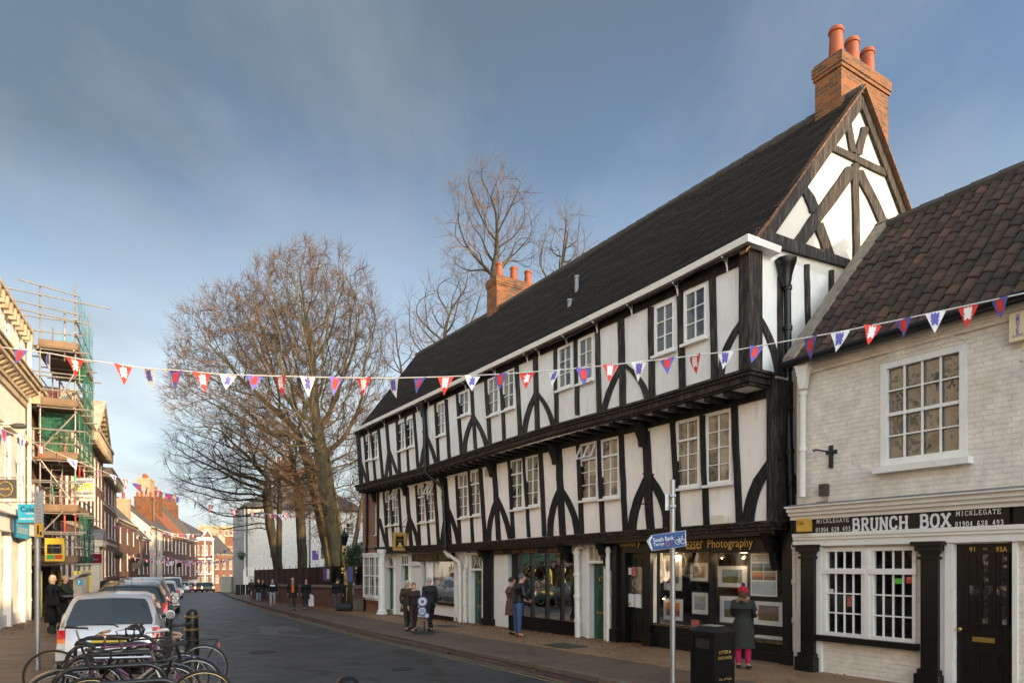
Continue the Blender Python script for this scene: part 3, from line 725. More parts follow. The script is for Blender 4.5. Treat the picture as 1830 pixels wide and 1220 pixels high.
# roof --------------------------------------------------------------
RIDGE = [(-.12, 9.70), (0, 9.69), (8.14, 9.80), (15.4, 9.86), (22.4, 10.08), (24, 10.1)]
def ridge_z(a): return CZ+interp(RIDGE, a)
def rend(v): return a2l+.12+1.5*v   # far verge slopes a little
rows = 46; mb = MB(); na = 70
def rp(v, t, lift):
    a = -.13+(rend(v)+.13)*t
    ez = interp(EAVE, a)+.06; zr = ridge_z(a)
    w = -.22+(3.4+.22)*v
    wob = .03*math.sin(a*.9+v*3)+.014*math.sin(a*2.3-v*5)+.006*math.sin(a*7.1+v*37)
    sag = -.05*math.sin(math.pi*v)
    z = ez-.24+(zr+.02-ez+.24)*v + wob+sag+lift
    p = F2.P(a, z, -w); return p
for r in range(rows):
    v0, v1 = r/rows, (r+1)/rows
    for i in range(na):
        t0, t1 = i/na, (i+1)/na
        mb.quad(rp(v0, t0, .022), rp(v0, t1, .022), rp(v1, t1, 0), rp(v1, t0, 0))
        mb.quad(rp(v0, t0, -.002), rp(v0, t1, -.002), rp(v0, t1, .022), rp(v0, t0, .022))
# rear slope and verge edges
def rear(a, w, dz=0): return F2.P(a, ridge_z(a)+.02-(w-3.4)*1.2+dz, -w)
mb.quad(rear(-.13, 3.4), rear(-.13, 7.1), rear(a2l+1.6, 7.1), rear(a2l+1.6, 3.4))
roof = mb.build('roof', M['tile'], TH)
mb = MB()
for t, s_ in ((0, 1),):
    pts = [rp(v/12, 0, -.05) for v in range(13)]
    for a, b in zip(pts, pts[1:]):
        dd = F2.P(.14, 0)-F2.P(0, 0)
        mb.hexa([a, a+dd, b+dd, b, a+V((0, 0, .05)), a+dd+V((0, 0, .05)), b+dd+V((0, 0, .05)), b+V((0, 0, .05))])
M['verge'] = mat('orange brown verge tiles', (.16, .075, .035), .85, .5, 9, .01, 20)
for k in range(26):  # projecting tile ends on both rakes of the gable
    w = 3.4*(k+.5)/26
    for sg in (0, 1):
        ww = w if not sg else 6.8-w
        z = CZ+5.66+(9.69-5.66)*(w/3.4)+.03
        c = GB.P(ww, z, .13)
        mb.prism([GB.P(ww-.08, z-.10 if not sg else z+.02, .05), GB.P(ww+.08, z+.09 if not sg else z-.17, .05), GB.P(ww+.08, z+.13 if not sg else z-.13, .05), GB.P(ww-.08, z-.06 if not sg else z+.06, .05)], GB.P(0, 0, .11)-GB.P(0, 0, 0))
mb.build('verge_tiles', M['verge'], TH)
mb = MB(); a = -.1
while a < a2l+1.4:
    mb.tube([F2.P(a, ridge_z(a)-.02, -3.4), F2.P(a+.43, ridge_z(a+.43)-.02, -3.4)], [.10, .115], 8); a += .42
mb.build('ridge_tiles', M['ridget'], roof)
# roof vents
for a_, v_ in ((None, None),):
    for (px_, py_, h) in ((1030, 520, .42), (1019, 545, .18), (797, 690, .3)):
        best = min(((rp(v/60, t/200, 0), v, t) for v in range(60) for t in range(200)), key=lambda q: (((q[0].x/q[0].y*FX+CX)-px_)**2+((HZ-(q[0].z-CZ)/q[0].y*FX)-py_)**2))
        p = best[0]; mb = MB(); mb.tube([p-V((0, 0, .05)), p+V((0, 0, h))], .06, 10); mb.tube([p+V((0, 0, h-.06)), p+V((0, 0, h))], .075, 10)
        mb.build('vent_pipe', M['lead'], roof, smooth=40)
# gutter
mb = MB(); na_ = 24
pts = []
for i in range(na_+1):
    a = -.2+(a2l+.25)*i/na_; pts.append((a, interp(EAVE, a)-.02))
for (a, z), (b, y) in zip(pts, pts[1:]):
    mb.hexa([F2.P(a, z-.06, .12), F2.P(b, y-.06, .12), F2.P(b, y-.06, .26), F2.P(a, z-.06, .26), F2.P(a, z+.05, .10), F2.P(b, y+.05, .10), F2.P(b, y+.05, .29), F2.P(a, z+.05, .29)])
zc = interp(EAVE, 0)-.02
mb.hexa([GB.P(-.26, zc-.06, .08), GB.P(.62, zc-.06, .08), GB.P(.62, zc-.06, .20), GB.P(-.26, zc-.06, .20), GB.P(-.285, zc+.05, .06), GB.P(.62, zc+.05, .06), GB.P(.62, zc+.05, .225), GB.P(-.285, zc+.05, .225)])
GUT = mb.build('gutter', M['whitepaint'], TH)
mb = MB(); zc2 = zc-.065
mb.prism([F2.P(0, zc2, .10), F2.P(1.0, zc2, .10), F2.P(1.0, zc2, 0), F2.P(-.0, zc2, 0)], (0, 0, .02))
mb.prism([GB.P(-.1, zc2, .0), GB.P(.62, zc2, .0), GB.P(.62, zc2, .10), GB.P(-.1, zc2, .10)], (0, 0, .02))
mb.build('eaves_board', M['whitepaint'], TH)
for fr, x, y in (('D',600,180),('D',240,330),('C',900,60),('C',520,230),('C',190,380),('B',990,30),('B',860,80),('B',510,260),('B',190,380),('A',820,130),('A',700,170),('A',510,250),('A',340,320),('A',165,390)):
    a, _ = F2.px(*zp(fr, x, y), .1); z = interp(EAVE, a); mb = MB()
    mb.tube([F2.P(a, z-.05, .25), F2.P(a, z-.11, .20), F2.P(a, z-.15, .12), F2.P(a, z-.24, .08), F2.P(a, z-.30, .065)], .014, 5)
    mb.tube([F2.P(a, z-.08, .07), F2.P(a, z-.34, .07)], .012, 4)
    mb.build('gutter_bracket', M['whitepaint'], GUT)
# chimneys
def chimney(root, O, u, n, a0, a1, w0, w1, z0, z1, pots, m='bricko', ph=.68, pr=.14, nm='chimney', band=True):
    f = Face(O, u, n); mb = MB()
    f.box(mb, a0, a1, z0, z1-.34, -w1, -w0)
    f.box(mb, a0-.03, a1+.03, z1-.34, z1-.26, -w1-.03, -w0+.03)
    f.box(mb, a0-.05, a1+.05, z1-.26, z1-.06, -w1-.05, -w0+.05)
    f.box(mb, a0-.02, a1+.02, z1-.06, z1, -w1-.02, -w0+.02)
    c = mb.build(nm, M[m], root)
    for k in range(pots):
        t = (k+.5)/pots; w = w0+(w1-w0)*t if (w1-w0) >= (a1-a0) else (w0+w1)/2; a = (a0+a1)/2 if (w1-w0) >= (a1-a0) else a0+(a1-a0)*t
        p = f.P(a, z1-.03, -w); mb = MB()
        hh = ph*(1 if ph > .6 and ph < .79 else random.uniform(.75, 1.1))
        mb.lathe([(pr*1.15, 0), (pr*1.1, .08), (pr*.92, hh*.8), (pr*.95, hh*.86), (pr*1.12, hh*.88), (pr*1.12, hh*.94), (pr*.98, hh*.96), (pr*.98, hh), (pr*.8, hh), (pr*.75, hh*.7)], p, 14)
        mb.build('chimney_pot', M['pot'], c, smooth=35)
    return c
chimney(TH, C2, U, NO, .25, .85, 3.17, 4.9, CZ+7.2, CZ+10.62, 3, ph=.76)
chimney(TH, C2, U, NO, 14.3, 15.05, 3.2, 5.2, CZ+8.0, CZ+11.05, 3, ph=.66)
# rainwater pipes ----------------------------------------------------
def pipe(pts, r, m, root, nm='drainpipe', hopper=None):
    mb = MB(); mb.tube(pts, r, 10)
    for a, b in zip(pts, pts[1:]):
        a, b = V(a), V(b); L = (b-a).length; k = int(L/1.1)
        for i in range(k+1):
            p = a+(b-a)*((i+.15)/(k+1)); d = (b-a).normalized()*.04; mb.tube([p-d, p+d], r*1.3, 10)
    if hopper:
        p = V(pts[0]); mb.lathe([(r*1.2, -.32), (r*1.6, -.2), (r*1.7, -.12), (r*2.6, .08), (r*3.0, .14), (r*3.0, .2), (r*2.4, .2), (r*2.0, .1)], p, 4 if hopper == 2 else 10)
    return mb.build(nm, M[m], root, smooth=40)
def pf(face, fr, x, y, d): a, z = face.px(*zp(fr, x, y), d); return face.P(a, z, d)
pipe([pf(GB,'D',1035,215,.12), pf(GB,'D',1045,300,.12), pf(GB,'D',1055,1180,.12), pf(G1,'H',1062,560,.16), pf(G1,'H',1078,1030,.16), pf(G1,'H',1085,1180,.2)], .065, 'blackpaint', TH, hopper=1)
pf2 = pf(F2,'A',770,175,.14)
pipe([pf2, pf(F2,'A',785,400,.14), pf(F2,'A',790,880,.16), pf(F1,'A',985,1040,.14), pf(F1,'E',930,130,.14), pf(F1,'E',955,700,.14), pf(F1,'E',958,745,.16)], .065, 'blackpaint', TH, hopper=2)
pipe([pf(F0,'E',958,760,.3), pf(F0,'E',970,790,.3), pf(F0,'E',1105,880,.12), pf(F0,'I',1115,500,.12), pf(F0,'I',1115,965,.12)], .07, 'greypipe', TH)
pipe([pf(F0,'I',1185,150,.1), pf(F0,'I',1185,300,.1), pf(F0,'I',1160,380,.1), pf(F0,'I',1165,970,.1)], .07, 'greypipe', TH)
pipe([pf(F0,'J',1130,60,.12), pf(F0,'J',1070,110,.12), pf(F0,'J',1075,500,.12), pf(F0,'J',1080,940,.12)], .075, 'greypipe', TH)
pipe([pf(F0,'M',350,230,.12), pf(F0,'M',352,600,.12), pf(F0,'M',352,935,.12)], .06, 'greypipe', TH)
pipe([pf(F0,'M',1712,190,.02), pf(F0,'M',1718,700,.02), pf(F0,'M',1722,1110,.02)], .065, 'greypipe', TH)
# ------------------------------------------------------------------ ground floor
def rect(face, fr, x0, x1, y0, y1, d=0, at_x=None):
    ax = x0 if at_x is None else at_x
    a0, z1 = face.px(*zp(fr, ax, y0), d); _, z0 = face.px(*zp(fr, ax, y1), d)
    aa = face.px(*zp(fr, x0, y0), d)[0]; bb = face.px(*zp(fr, x1, y0), d)[0]
    return min(aa, bb), max(aa, bb), z0, z1
def fb(face, name, m, r, d0, d1, root=None, bev=0):
    mb = MB(); face.box(mb, r[0], r[1], r[2], r[3], d0, d1); return mb.build(name, M[m], root or TH)
zt0 = zj1-.12
gb = gz(12)-.4
def door(face, r, root, m='green', cols=2, glazed=False, name='door', letter=True, knocker=True, knob='r', d=-.12):
    a0, a1, z0, z1 = r; mb = MB(); face.box(mb, a0, a1, z0, z1, d-.05, d)
    w = a1-a0; h = z1-z0; fr_ = .13*w/.9+.03
    st = [a0+fr_, (a0+a1)/2-fr_*.4, (a0+a1)/2+fr_*.4, a1-fr_]
    for (zz0, zz1) in ((.06, .28), (.34, .66), (.72, .94)):
        if glazed and zz0 > .3: continue
        for (s0, s1) in ((st[0], st[1]), (st[2], st[3])):
            b0, b1 = z0+h*zz0, z0+h*zz1
            face.box(mb, s0, s1, b0, b1, d, d+.012); face.box(mb, s0+.035, s1-.035, b0+.035, b1-.035, d+.012, d+.022)
    o = mb.build(name, M[m], root)
    if glazed:
        mb = MB(); g0, g1, k0, k1 = a0+fr_, a1-fr_, z0+h*.40, z0+h*.90
        for i in range(4):
            x = g0+(g1-g0)*i/3; face.box(mb, x-.012, x+.012, k0, k1, d, d+.03)
            z = k0+(k1-k0)*i/3; face.box(mb, g0, g1, z-.012, z+.012, d, d+.028)
        mb.build('glazing_bars', M[m], o)
        mb = MB(); mb.quad(face.P(g0, k0, d+.008), face.P(g1, k0, d+.008), face.P(g1, k1, d+.008), face.P(g0, k1, d+.008)); mb.build('pane', M['pane'], o)
    if letter:
        mb = MB(); zc = z0+h*.36; face.box(mb, (a0+a1)/2-.14, (a0+a1)/2+.14, zc-.035, zc+.035, d+.015, d+.03); face.box(mb, (a0+a1)/2-.11, (a0+a1)/2+.11, zc-.018, zc+.018, d+.03, d+.036); mb.build('letterbox', M['brass'], o)
    if knocker:
        mb = MB(); c = face.P((a0+a1)/2, z0+h*.8, d+.03); uu = V((face.u.x, face.u.y, 0))
        mb.tube([c+uu*(.06*math.cos(t))+V((0, 0, .06*math.sin(t))) for t in [2*math.pi*i/12 for i in range(13)]], .01, 6); mb.build('knocker', M['brass'], o)
    mb = MB(); kk = a1-.07 if knob == 'r' else a0+.07; mb.ball(face.P(kk, z0+h*.42, d+.05), .032, 10); mb.build('door_knob', M['brass'], o, smooth=True)
    return o
# holes in ground floor wall (white part) at far end
wallr = rect(F0, 'P', 676, 1095, 990, 1100)
dA = rect(F0, 'I', 372, 392, 330, 800); dB = rect(F0, 'I', 480, 560, 305, 835, at_x=520); dC = rect(F0, 'J', 118, 222, 298, 808, at_x=170); dD = rect(F0, 'M', 225, 333, 350, 912, at_x=280)
arch = rect(F0, 'I', 320, 395, 215, 800, at_x=350)
newsw = rect(F0, 'I', 770, 1062, 262, 700, at_x=900); newsd = rect(F0, 'I', 690, 735, 258, 850, at_x=715)
antw = rect(F0, 'J', 540, 1050, 145, 740, at_x=800); antd = rect(F0, 'J', 443, 538, 150, 850, at_x=490)
antr = rect(F0, 'J', 320, 440, 150, 800, at_x=380)
a_g0 = F0.px(*zp('M', 385, 500))[0]      # gallery begins here
zz0 = gb
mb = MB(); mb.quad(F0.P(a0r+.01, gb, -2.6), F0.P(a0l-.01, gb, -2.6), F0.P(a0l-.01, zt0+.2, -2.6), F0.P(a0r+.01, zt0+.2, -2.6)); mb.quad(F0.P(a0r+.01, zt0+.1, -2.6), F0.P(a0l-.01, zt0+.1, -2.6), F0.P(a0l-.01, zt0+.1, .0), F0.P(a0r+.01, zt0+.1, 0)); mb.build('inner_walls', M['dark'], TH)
mb = MB(); F0.box(mb, arch[0], arch[1], arch[3]-.45, arch[3], -.14, -.12); mb.build('fanlight', M['pane'], TH)
mb = MB(); F0.box(mb, arch[0]-.1, arch[1]+.1, gb, gz(28)+.27, -.2, .2); mb.build('door_step', M['wallstone'], TH)
mb = MB(); mb.quad(F2.P(-.02, gb, -6.8), F2.P(a2l, gb, -6.8), F2.P(a2l, flat(EAVE), -6.8), F2.P(-.02, flat(EAVE), -6.8)); mb.build('rear_wall', M['plaster'], TH)
mb = MB()
fl = lambda r: (r[0], r[1], r[2], r[3])
mb_h = [dB, (dC[0], dC[1], dC[2], dC[3]+.02), dD, newsw, (newsd[0], newsd[1], gb, newsd[3]), (antd[0], antd[1], gb, antd[3]), antw, (arch[0], arch[1], gb+.2, arch[3])]
F0.holes(mb, a_g0, F0.px(690, 1050)[0], gb, zt0, mb_h, 0, .16)
mb.build('ground_floor_wall', M['whitepaint'], TH)
for r, kb in ((dB, 'l'), (dC, 'l'), (dD, 'l')): door(F0, r, TH, knob=kb)
door(F0, (arch[0], arch[1], gz(28)+.25, arch[3]-.45), TH, knob='l', knocker=False)
# door surrounds
def surround(face, r, m='whitepaint', w=.11, head=.5, cols=3, nm='door_surround'):
    a0, a1, z0, z1 = r; mb = MB()
    face.box(mb, a0-w, a0, z0-.3, z1+head, -.02, .06); face.box(mb, a1, a1+w, z0-.3, z1+head, -.02, .06)
    face.box(mb, a0, a1, z1, z1+.07, -.14, .05); face.box(mb, a0-w*1.2, a1+w*1.2, z1+head, z1+head+.09, -.02, .12)
    o = mb.build(nm, M[m], TH)
    if head > .2:
        mb = MB(); face.box(mb, a0, a1, z1+.07, z1+head, .001, .006); 
        mb.build('fanlight', M['pane'], o)
        mb = MB()
        for i in range(1, cols): x = a0+(a1-a0)*i/cols; face.box(mb, x-.012, x+.012, z1+.07, z1+head, .006, .03)
        mb.build('glazing_bars', M[m], o)
    return o
surround(F0, dB, head=.38); sC = surround(F0, dC, head=.5, cols=1); surround(F0, dD, head=.42)
mb = MB(); ac = (dC[0]+dC[1])/2; zc = dC[3]+.28
for sg in (-1, 1):
    mb.tube([F0.P(ac+sg*(.1+.16*abs(math.sin(t*.9))), zc+.18*t, .015) for t in (-1, -.6, -.2, .2, .6, 1)], .012, 5)
mb.build('fanlight_tracery', M['whitepaint'], sC)
# arched surround + round column
mb = MB(); ac = (arch[0]+arch[1])/2; rr = (arch[1]-arch[0])/2
for i in range(12):
    t0, t1 = math.pi*i/12, math.pi*(i+1)/12
    q = [(ac+math.cos(t)*k*rr, arch[3]-rr+math.sin(t)*k*rr) for t, k in ((t0, 1), (t0, 1.35), (t1, 1.35), (t1, 1))]
    F0.poly(mb, q, -.1, .05)
F0.box(mb, arch[0]-.12, arch[0]+.02, gb, arch[3]-rr, -.15, .06); F0.box(mb, arch[1]-.02, arch[1]+.12, gb, arch[3]-rr, -.15, .06)
F0.box(mb, arch[0]-.16, arch[1]+.16, arch[3]-rr-.05, arch[3]-rr+.02, -.1, .09)
for x in (arch[0]-.05, arch[1]+.05): F0.box(mb, x-.11, x+.11, gz(28), gz(28)+.32, -.02, .10)
mb.build('arched_surround', M['whitepaint'], TH)
cc = F0.px(682.5, 1080, .55); base = F0.P(cc[0], gz(27)+.1, .55); zt_ = zj1-.12
mb = MB(); hh = zt_-base.z
mb.lathe([(.24, 0), (.24, .05), (.19, .1), (.19, .15), (.15, .2), (.135, hh-.35), (.15, hh-.33), (.15, hh-.29), (.135, hh-.27), (.17, hh-.2), (.2, hh-.1), (.2, hh)], base, 20)
mb.build('round_column', M['whitepaint'], TH, smooth=35)
# micklegate news shop
fb(F0, 'fascia_board', 'blackpaint', rect(F0, 'I', 615, 1055, 172, 258, at_x=820), 0, .12)
r = rect(F0, 'I', 630, 985, 180, 250, .125, at_x=820)
slab('MICKLEGATE NEWS', M['golddim'], TH, 'lettering', F0.P(r[1], r[2]+.03, .125), -V((*F0.u, 0)), (0, 0, 1), r[1]-r[0], (r[3]-r[2])*.8, .1)
fb(F0, 'corbel', 'whitepaint', rect(F0, 'I', 600, 688, 258, 305, at_x=650), 0, .10)
fb(F0, 'shop_door', 'blackpaint', (newsd[0], newsd[1], gb, newsd[3]), -.9, -.8)
def shopbox(face, r, depth, root=TH, m='dark', name='shop_interior', low=0):
    a0, a1, z0, z1 = r; mb = MB(); d = -depth
    e = .03
    mb.quad(face.P(a0-e, z0-low, d), face.P(a1+e, z0-low, d), face.P(a1+e, z1+e, d), face.P(a0-e, z1+e, d))
    for (p, q) in (((a0-e, z0-low), (a1+e, z0-low)), ((a1+e, z0-low), (a1+e, z1+e)), ((a1+e, z1+e), (a0-e, z1+e)), ((a0-e, z1+e), (a0-e, z0-low))):
        mb.quad(face.P(*p, -.17), face.P(*q, -.17), face.P(*q, d), face.P(*p, d))
    return mb.build(name, M[m], root)
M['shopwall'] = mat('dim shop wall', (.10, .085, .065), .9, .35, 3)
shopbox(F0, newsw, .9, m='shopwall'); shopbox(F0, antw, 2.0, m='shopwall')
def glass(face, r, root, d=-.06, nm='shop_window_glass'):
    mb = MB(); mb.quad(face.P(r[0], r[2], d), face.P(r[1], r[2], d), face.P(r[1], r[3], d), face.P(r[0], r[3], d)); return mb.build(nm, M['clear'], root)
glass(F0, newsw, TH)
fb(F0, 'window_sill', 'blackpaint', (newsw[0], newsw[1]+.05, newsw[2]-.09, newsw[2]), -.1, .10)
for i in range(2):
    x = newsw[1]+.04 if i == 0 else newsw[0]-.06
    fb(F0, 'pilaster', 'whitepaint', (x-.03, x+.09, gb, newsw[3]), 0, .05)
fb(F0, 'plinth', 'blackpaint', (newsw[0]-.1, newsd[0], gb, gz(22)+.22), 0, .03)
# posters and lower display board in the news window
pc = [(.55,.12,.10),(.15,.25,.5),(.6,.5,.15),(.65,.62,.55),(.2,.45,.2),(.5,.1,.3),(.7,.7,.7)]
for i, c in enumerate(pc): M['p%d' % i] = mat('print colour %d' % i, c, .6, .35, 7)
random.seed(5)
w_ = newsw[1]-newsw[0]; h_ = newsw[3]-newsw[2]
for i in range(11):
    x = newsw[0]+.04+random.random()*(w_-.35); z = newsw[2]+h_*.48+random.random()*h_*.36
    mb = MB(); F0.box(mb, x, x+random.uniform(.14, .3), z, z+random.uniform(.18, .32), -.14-.012*i, -.132-.012*i)
    o = mb.build('poster', M['p%d' % (i % 7)], None); tag(o, None, 'poster', 'posters in the news shop window')
    o['label'] = ['red', 'blue', 'mustard', 'cream', 'green', 'magenta', 'white', 'small red', 'small blue', 'small yellow', 'small cream'][i]+' printed poster stuck inside the news shop window'
M['board'] = mat('black display board', (.015, .015, .015), .5, .3, 4, dirt=(.16, .12, .05), dirts=5, dirtp=(.6, .7))
mb = MB(); F0.box(mb, newsw[0]+.05, newsw[1]-.25, newsw[2]+.02, newsw[2]+h_*.46, -.13, -.11)
bd = mb.build('display_board', M['board']); tag(bd, 'black board with gold writing in the bottom of the news shop window', 'board')
for i, s_ in enumerate(('Newspapers', 'Confectionery', 'Tobacco')):
    text(s_, .14, M['golddim'], bd, 'lettering', F0.P(newsw[1]-.4, newsw[2]+h_*(.33-.12*i), -.11), -V((*F0.u, 0)), (0, 0, 1), .004)
M['neonr'] = mat('red neon', (.8, .05, .05), .5, 0, emit=(1, .06, .10), estr=2.6); M['neonb'] = mat('blue neon', (.05, .1, .8), .5, 0, emit=(.08, .12, 1), estr=2.6)
r = rect(F0, 'I', 895, 960, 303, 365, -.1)
ca, cz_ = (r[0]+r[1])/2, (r[2]+r[3])/2
mb = MB(); uu = V((*F0.u, 0))
mb.tube([F0.P(ca, cz_, -.09)+uu*(.24*math.cos(t))+V((0, 0, .15*math.sin(t))) for t in [2*math.pi*i/24 for i in range(25)]], .018, 6)
ns = mb.build('neon_sign', M['neonb']); tag(ns, 'lit oval neon sign with red letters in a blue ring in the news shop window', 'neon sign')
text('OPEN', .16, M['neonr'], ns, 'lettering', F0.P(ca+.19, cz_-.06, -.088), -uu, (0, 0, 1), .004, width=.38, height=.13, bold=.02)
# antiques shop
fb(F0, 'fascia_board', 'blackpaint', rect(F0, 'J', 285, 985, 72, 146, at_x=640), 0, .10)
for s_, x0, x1, y0, y1 in (('641445', 320, 403, 102, 142), ('ANTIQUES', 484, 722, 84, 136), ('641445', 812, 917, 88, 128)):
    r = rect(F0, 'J', x0, x1, y0, y1, .105, at_x=(x0+x1)/2); slab(s_, M['golddim'], TH, 'lettering', F0.P(r[1], r[2], .105), -uu, (0, 0, 1), r[1]-r[0], r[3]-r[2], .13)
fb(F0, 'pilaster', 'blackpaint', rect(F0, 'J', 243, 318, 100, 835, at_x=280)[:2]+(gb, zt0), 0, .10)
fb(F0, 'pilaster_base', 'blackpaint', rect(F0, 'J', 236, 330, 780, 850)[:2]+(gb, gz(18)+.28), 0, .14)
fb(F0, 'shop_door', 'blackpaint', (antd[0], antd[1], gb, antd[3]), -.25, -.15)
fb(F0, 'pilaster', 'blackpaint', (antd[0]-.06, antd[0]+.04, gb, antd[3]), -.02, .05)
glass(F0, antw, TH)
mb = MB()
for x in (655, 788, 925):
    a = F0.px(*zp('J', x, 400))[0]; F0.box(mb, a-.028, a+.028, antw[2], antw[3], -.08, .0)
for a in (antw[0], antw[1]): F0.box(mb, a-.04, a+.04, antw[2]-.1, antw[3], -.1, .03)
mb.build('shop_window_frame', M['blackpaint'], TH)
mb = MB(); F0.box(mb, antw[0]-.05, antw[1]+.03, antw[2]-.12, antw[2]+.02, -.1, .08); F0.box(mb, antw[0]-.05, antw[1]+.03, antw[2]-.26, antw[2]-.12, -.02, .05)
F0.box(mb, antw[0]-.05, antw[1]+.03, gb, gz(17)+.22, -.02, .05); mb.build('stall_riser_trim', M['blackpaint'], TH)
fb(F0, 'stall_riser', 'whitepaint', (antw[0]-.05, antw[1]+.03, gz(17)+.22, antw[2]-.26), -.02, .03)
# curved black brackets each side of the fascias
for fr, x, y0, y1 in (('J', 262, 105, 265), ('J', 1012, 60, 230), ('M', 365, 200, 400), ('M', 1590, 130, 400)):
    a, z1 = F0.px(*zp(fr, x, y0)); _, z0 = F0.px(*zp(fr, x, y1)); mb = MB(); h = z1-z0
    prof = [(0, z1), (.42, z1), (.40, z1-.1*h), (.30, z1-.3*h), (.28, z1-.45*h), (.16, z1-.55*h), (.13, z1-.8*h), (.06, z0), (0, z0)]
    mb.prism([F0.P(a-.07, z, d) for d, z in prof], F0.P(.16, 0)-F0.P(0, 0)); mb.build('shop_bracket', M['blackpaint'], TH)
# antiques inside
def inside(face, fr, x0, x1, y0, y1, d, dd, m, name, label, cat, group=None):
    r = rect(face, fr, x0, x1, y0, y1, d); mb = MB(); face.box(mb, r[0], r[1], r[2], r[3], d-dd, d)
    o = mb.build(name, M[m] if isinstance(m, str) else m); tag(o, label, cat, group); return o, r
M['tan'] = mat('tan leather', (.36, .15, .05), .5, .2, 6); M['shade'] = mat('pale lampshade', (.45, .36, .26), .8, .1, 5); M['paper'] = mat('paper', (.7, .69, .66), .8, .04)
def chest(x0, x1, y0, y1, d, lab):
    r = rect(F0, 'J', x0, x1, y0, y1, d); t = thing('leather_suitcase', lab, 'suitcase', F0.P(r[0], r[2], d), 'suitcases in the antiques window')
    mb = MB(); F0.box(mb, r[0], r[1], r[2], r[3]-.06, d-.3, d); mb.build('case', M['tan'], t)
    mb = MB(); F0.box(mb, r[0]-.004, r[1]+.004, r[3]-.055, r[3], d-.304, d+.004); mb.build('lid', M['tan'], t)
    mb = MB(); m_ = (r[0]+r[1])/2; mb.tube([F0.P(m_-.07, r[3]-.1, d), F0.P(m_-.06, r[3]-.1, d+.03), F0.P(m_+.06, r[3]-.1, d+.03), F0.P(m_+.07, r[3]-.1, d)], .01, 6); mb.build('handle', M['darkbrown'], t)
chest(855, 920, 515, 600, -.5, 'left tan suitcase inside the antiques shop window'); chest(940, 1025, 520, 608, -.5, 'right tan suitcase inside the antiques shop window')
def lamp(px_, py0, py1, pyb, d):
    a, z1 = F0.px(*zp('J', px_, py0), d); _, z0 = F0.px(*zp('J', px_, py1), d); _, zb = F0.px(*zp('J', px_, pyb), d)
    t = thing('table_lamp', 'table lamp with a pale conical shade behind the antiques shop glass', 'lamp', F0.P(a, zb, d))
    mb = MB(); mb.lathe([(.17, 0), (.11, z1-z0)], F0.P(a, z0, d), 14); mb.build('lamp_shade', M['shade'], t, smooth=40)
    mb = MB(); mb.lathe([(.1, 0), (.1, .02), (.02, .05), (.04, (z0-zb)*.4), (.015, z0-zb)], F0.P(a, zb, d), 10); mb.build('lamp_base', M['darkbrown'], t, smooth=40)
lamp(860, 362, 420, 510, -.6)
mb = MB(); a, zb = F0.px(*zp('J', 850, 730), -.5); mb.lathe([(.16, 0), (.2, .28), (.19, .29), (.15, .02)], F0.P(a, zb, -.5), 16)
tag(mb.build('metal_bucket', M['steel'], loc=F0.P(a, zb, -.5)), 'grey metal bucket on the antiques window floor', 'bucket')
inside(F0, 'J', 876, 908, 602, 652, -.3, .01, 'paper', 'price_card', 'white price card leaning in the antiques window', 'card')
random.seed(11); k = 0
for row, (y0, y1) in enumerate(((190, 250), (265, 325), (340, 405))):
    r = rect(F0, 'J', 815, 1040, y0, y1, -1.2); x = r[0]+.02
    sh = MB(); F0.box(sh, r[0], r[1], r[2]-.03, r[2], -1.5, -1.2)
    t = tag(sh.build('book_shelf', M['darkbrown']), ['top', 'middle', 'bottom'][row]+' wooden book shelf behind the antiques window', 'shelf')
    bk = MB()
    n_ = 0
    while x < r[1]-.06 and n_ < 9:
        w = random.uniform(.035, .07); h = (r[3]-r[2])*random.uniform(.6, .95)
        mb = MB(); F0.box(mb, x, x+w, r[2]+.002, r[2]+h, -1.36, -1.2)
        o = mb.build('book', M['p%d' % random.randrange(7)]); tag(o, 'old book standing on the '+['top', 'middle', 'bottom'][row]+' shelf in the antiques window', 'book', 'books on the '+['top', 'middle', 'bottom'][row]+' antiques shelf')
        x += w+.012+random.random()*.05; n_ += 1
tbl = MB(); r = rect(F0, 'J', 560, 780, 560, 580, -.8)
F0.box(tbl, r[0], r[1], r[2], r[3], -1.3, -.5)
for a in (r[0]+.04, r[1]-.04):
    for d in (-.55, -1.25): F0.box(tbl, a-.02, a+.02, antw[2], r[2], d-.02, d+.02)
tag(tbl.build('side_table', M['darkbrown']), 'dark wooden side table inside the antiques window', 'table')
for i, (x, h) in enumerate(((680, .16), (705, .22), (735, .15), (750, .25))):
    a, zb = F0.px(*zp('J', x, 560), -.7); mb = MB(); mb.lathe([(.03, 0), (.045, h*.3), (.05, h*.55), (.02, h*.8), (.03, h)], F0.P(a, r[3], -.7), 10)
    tag(mb.build('glass_vase', M['letterw'], loc=F0.P(a, r[3], -.7), smooth=True), ['squat', 'medium', 'short round', 'tallest'][i]+' pale vase on the antiques side table', 'vase', 'vases on the antiques table')
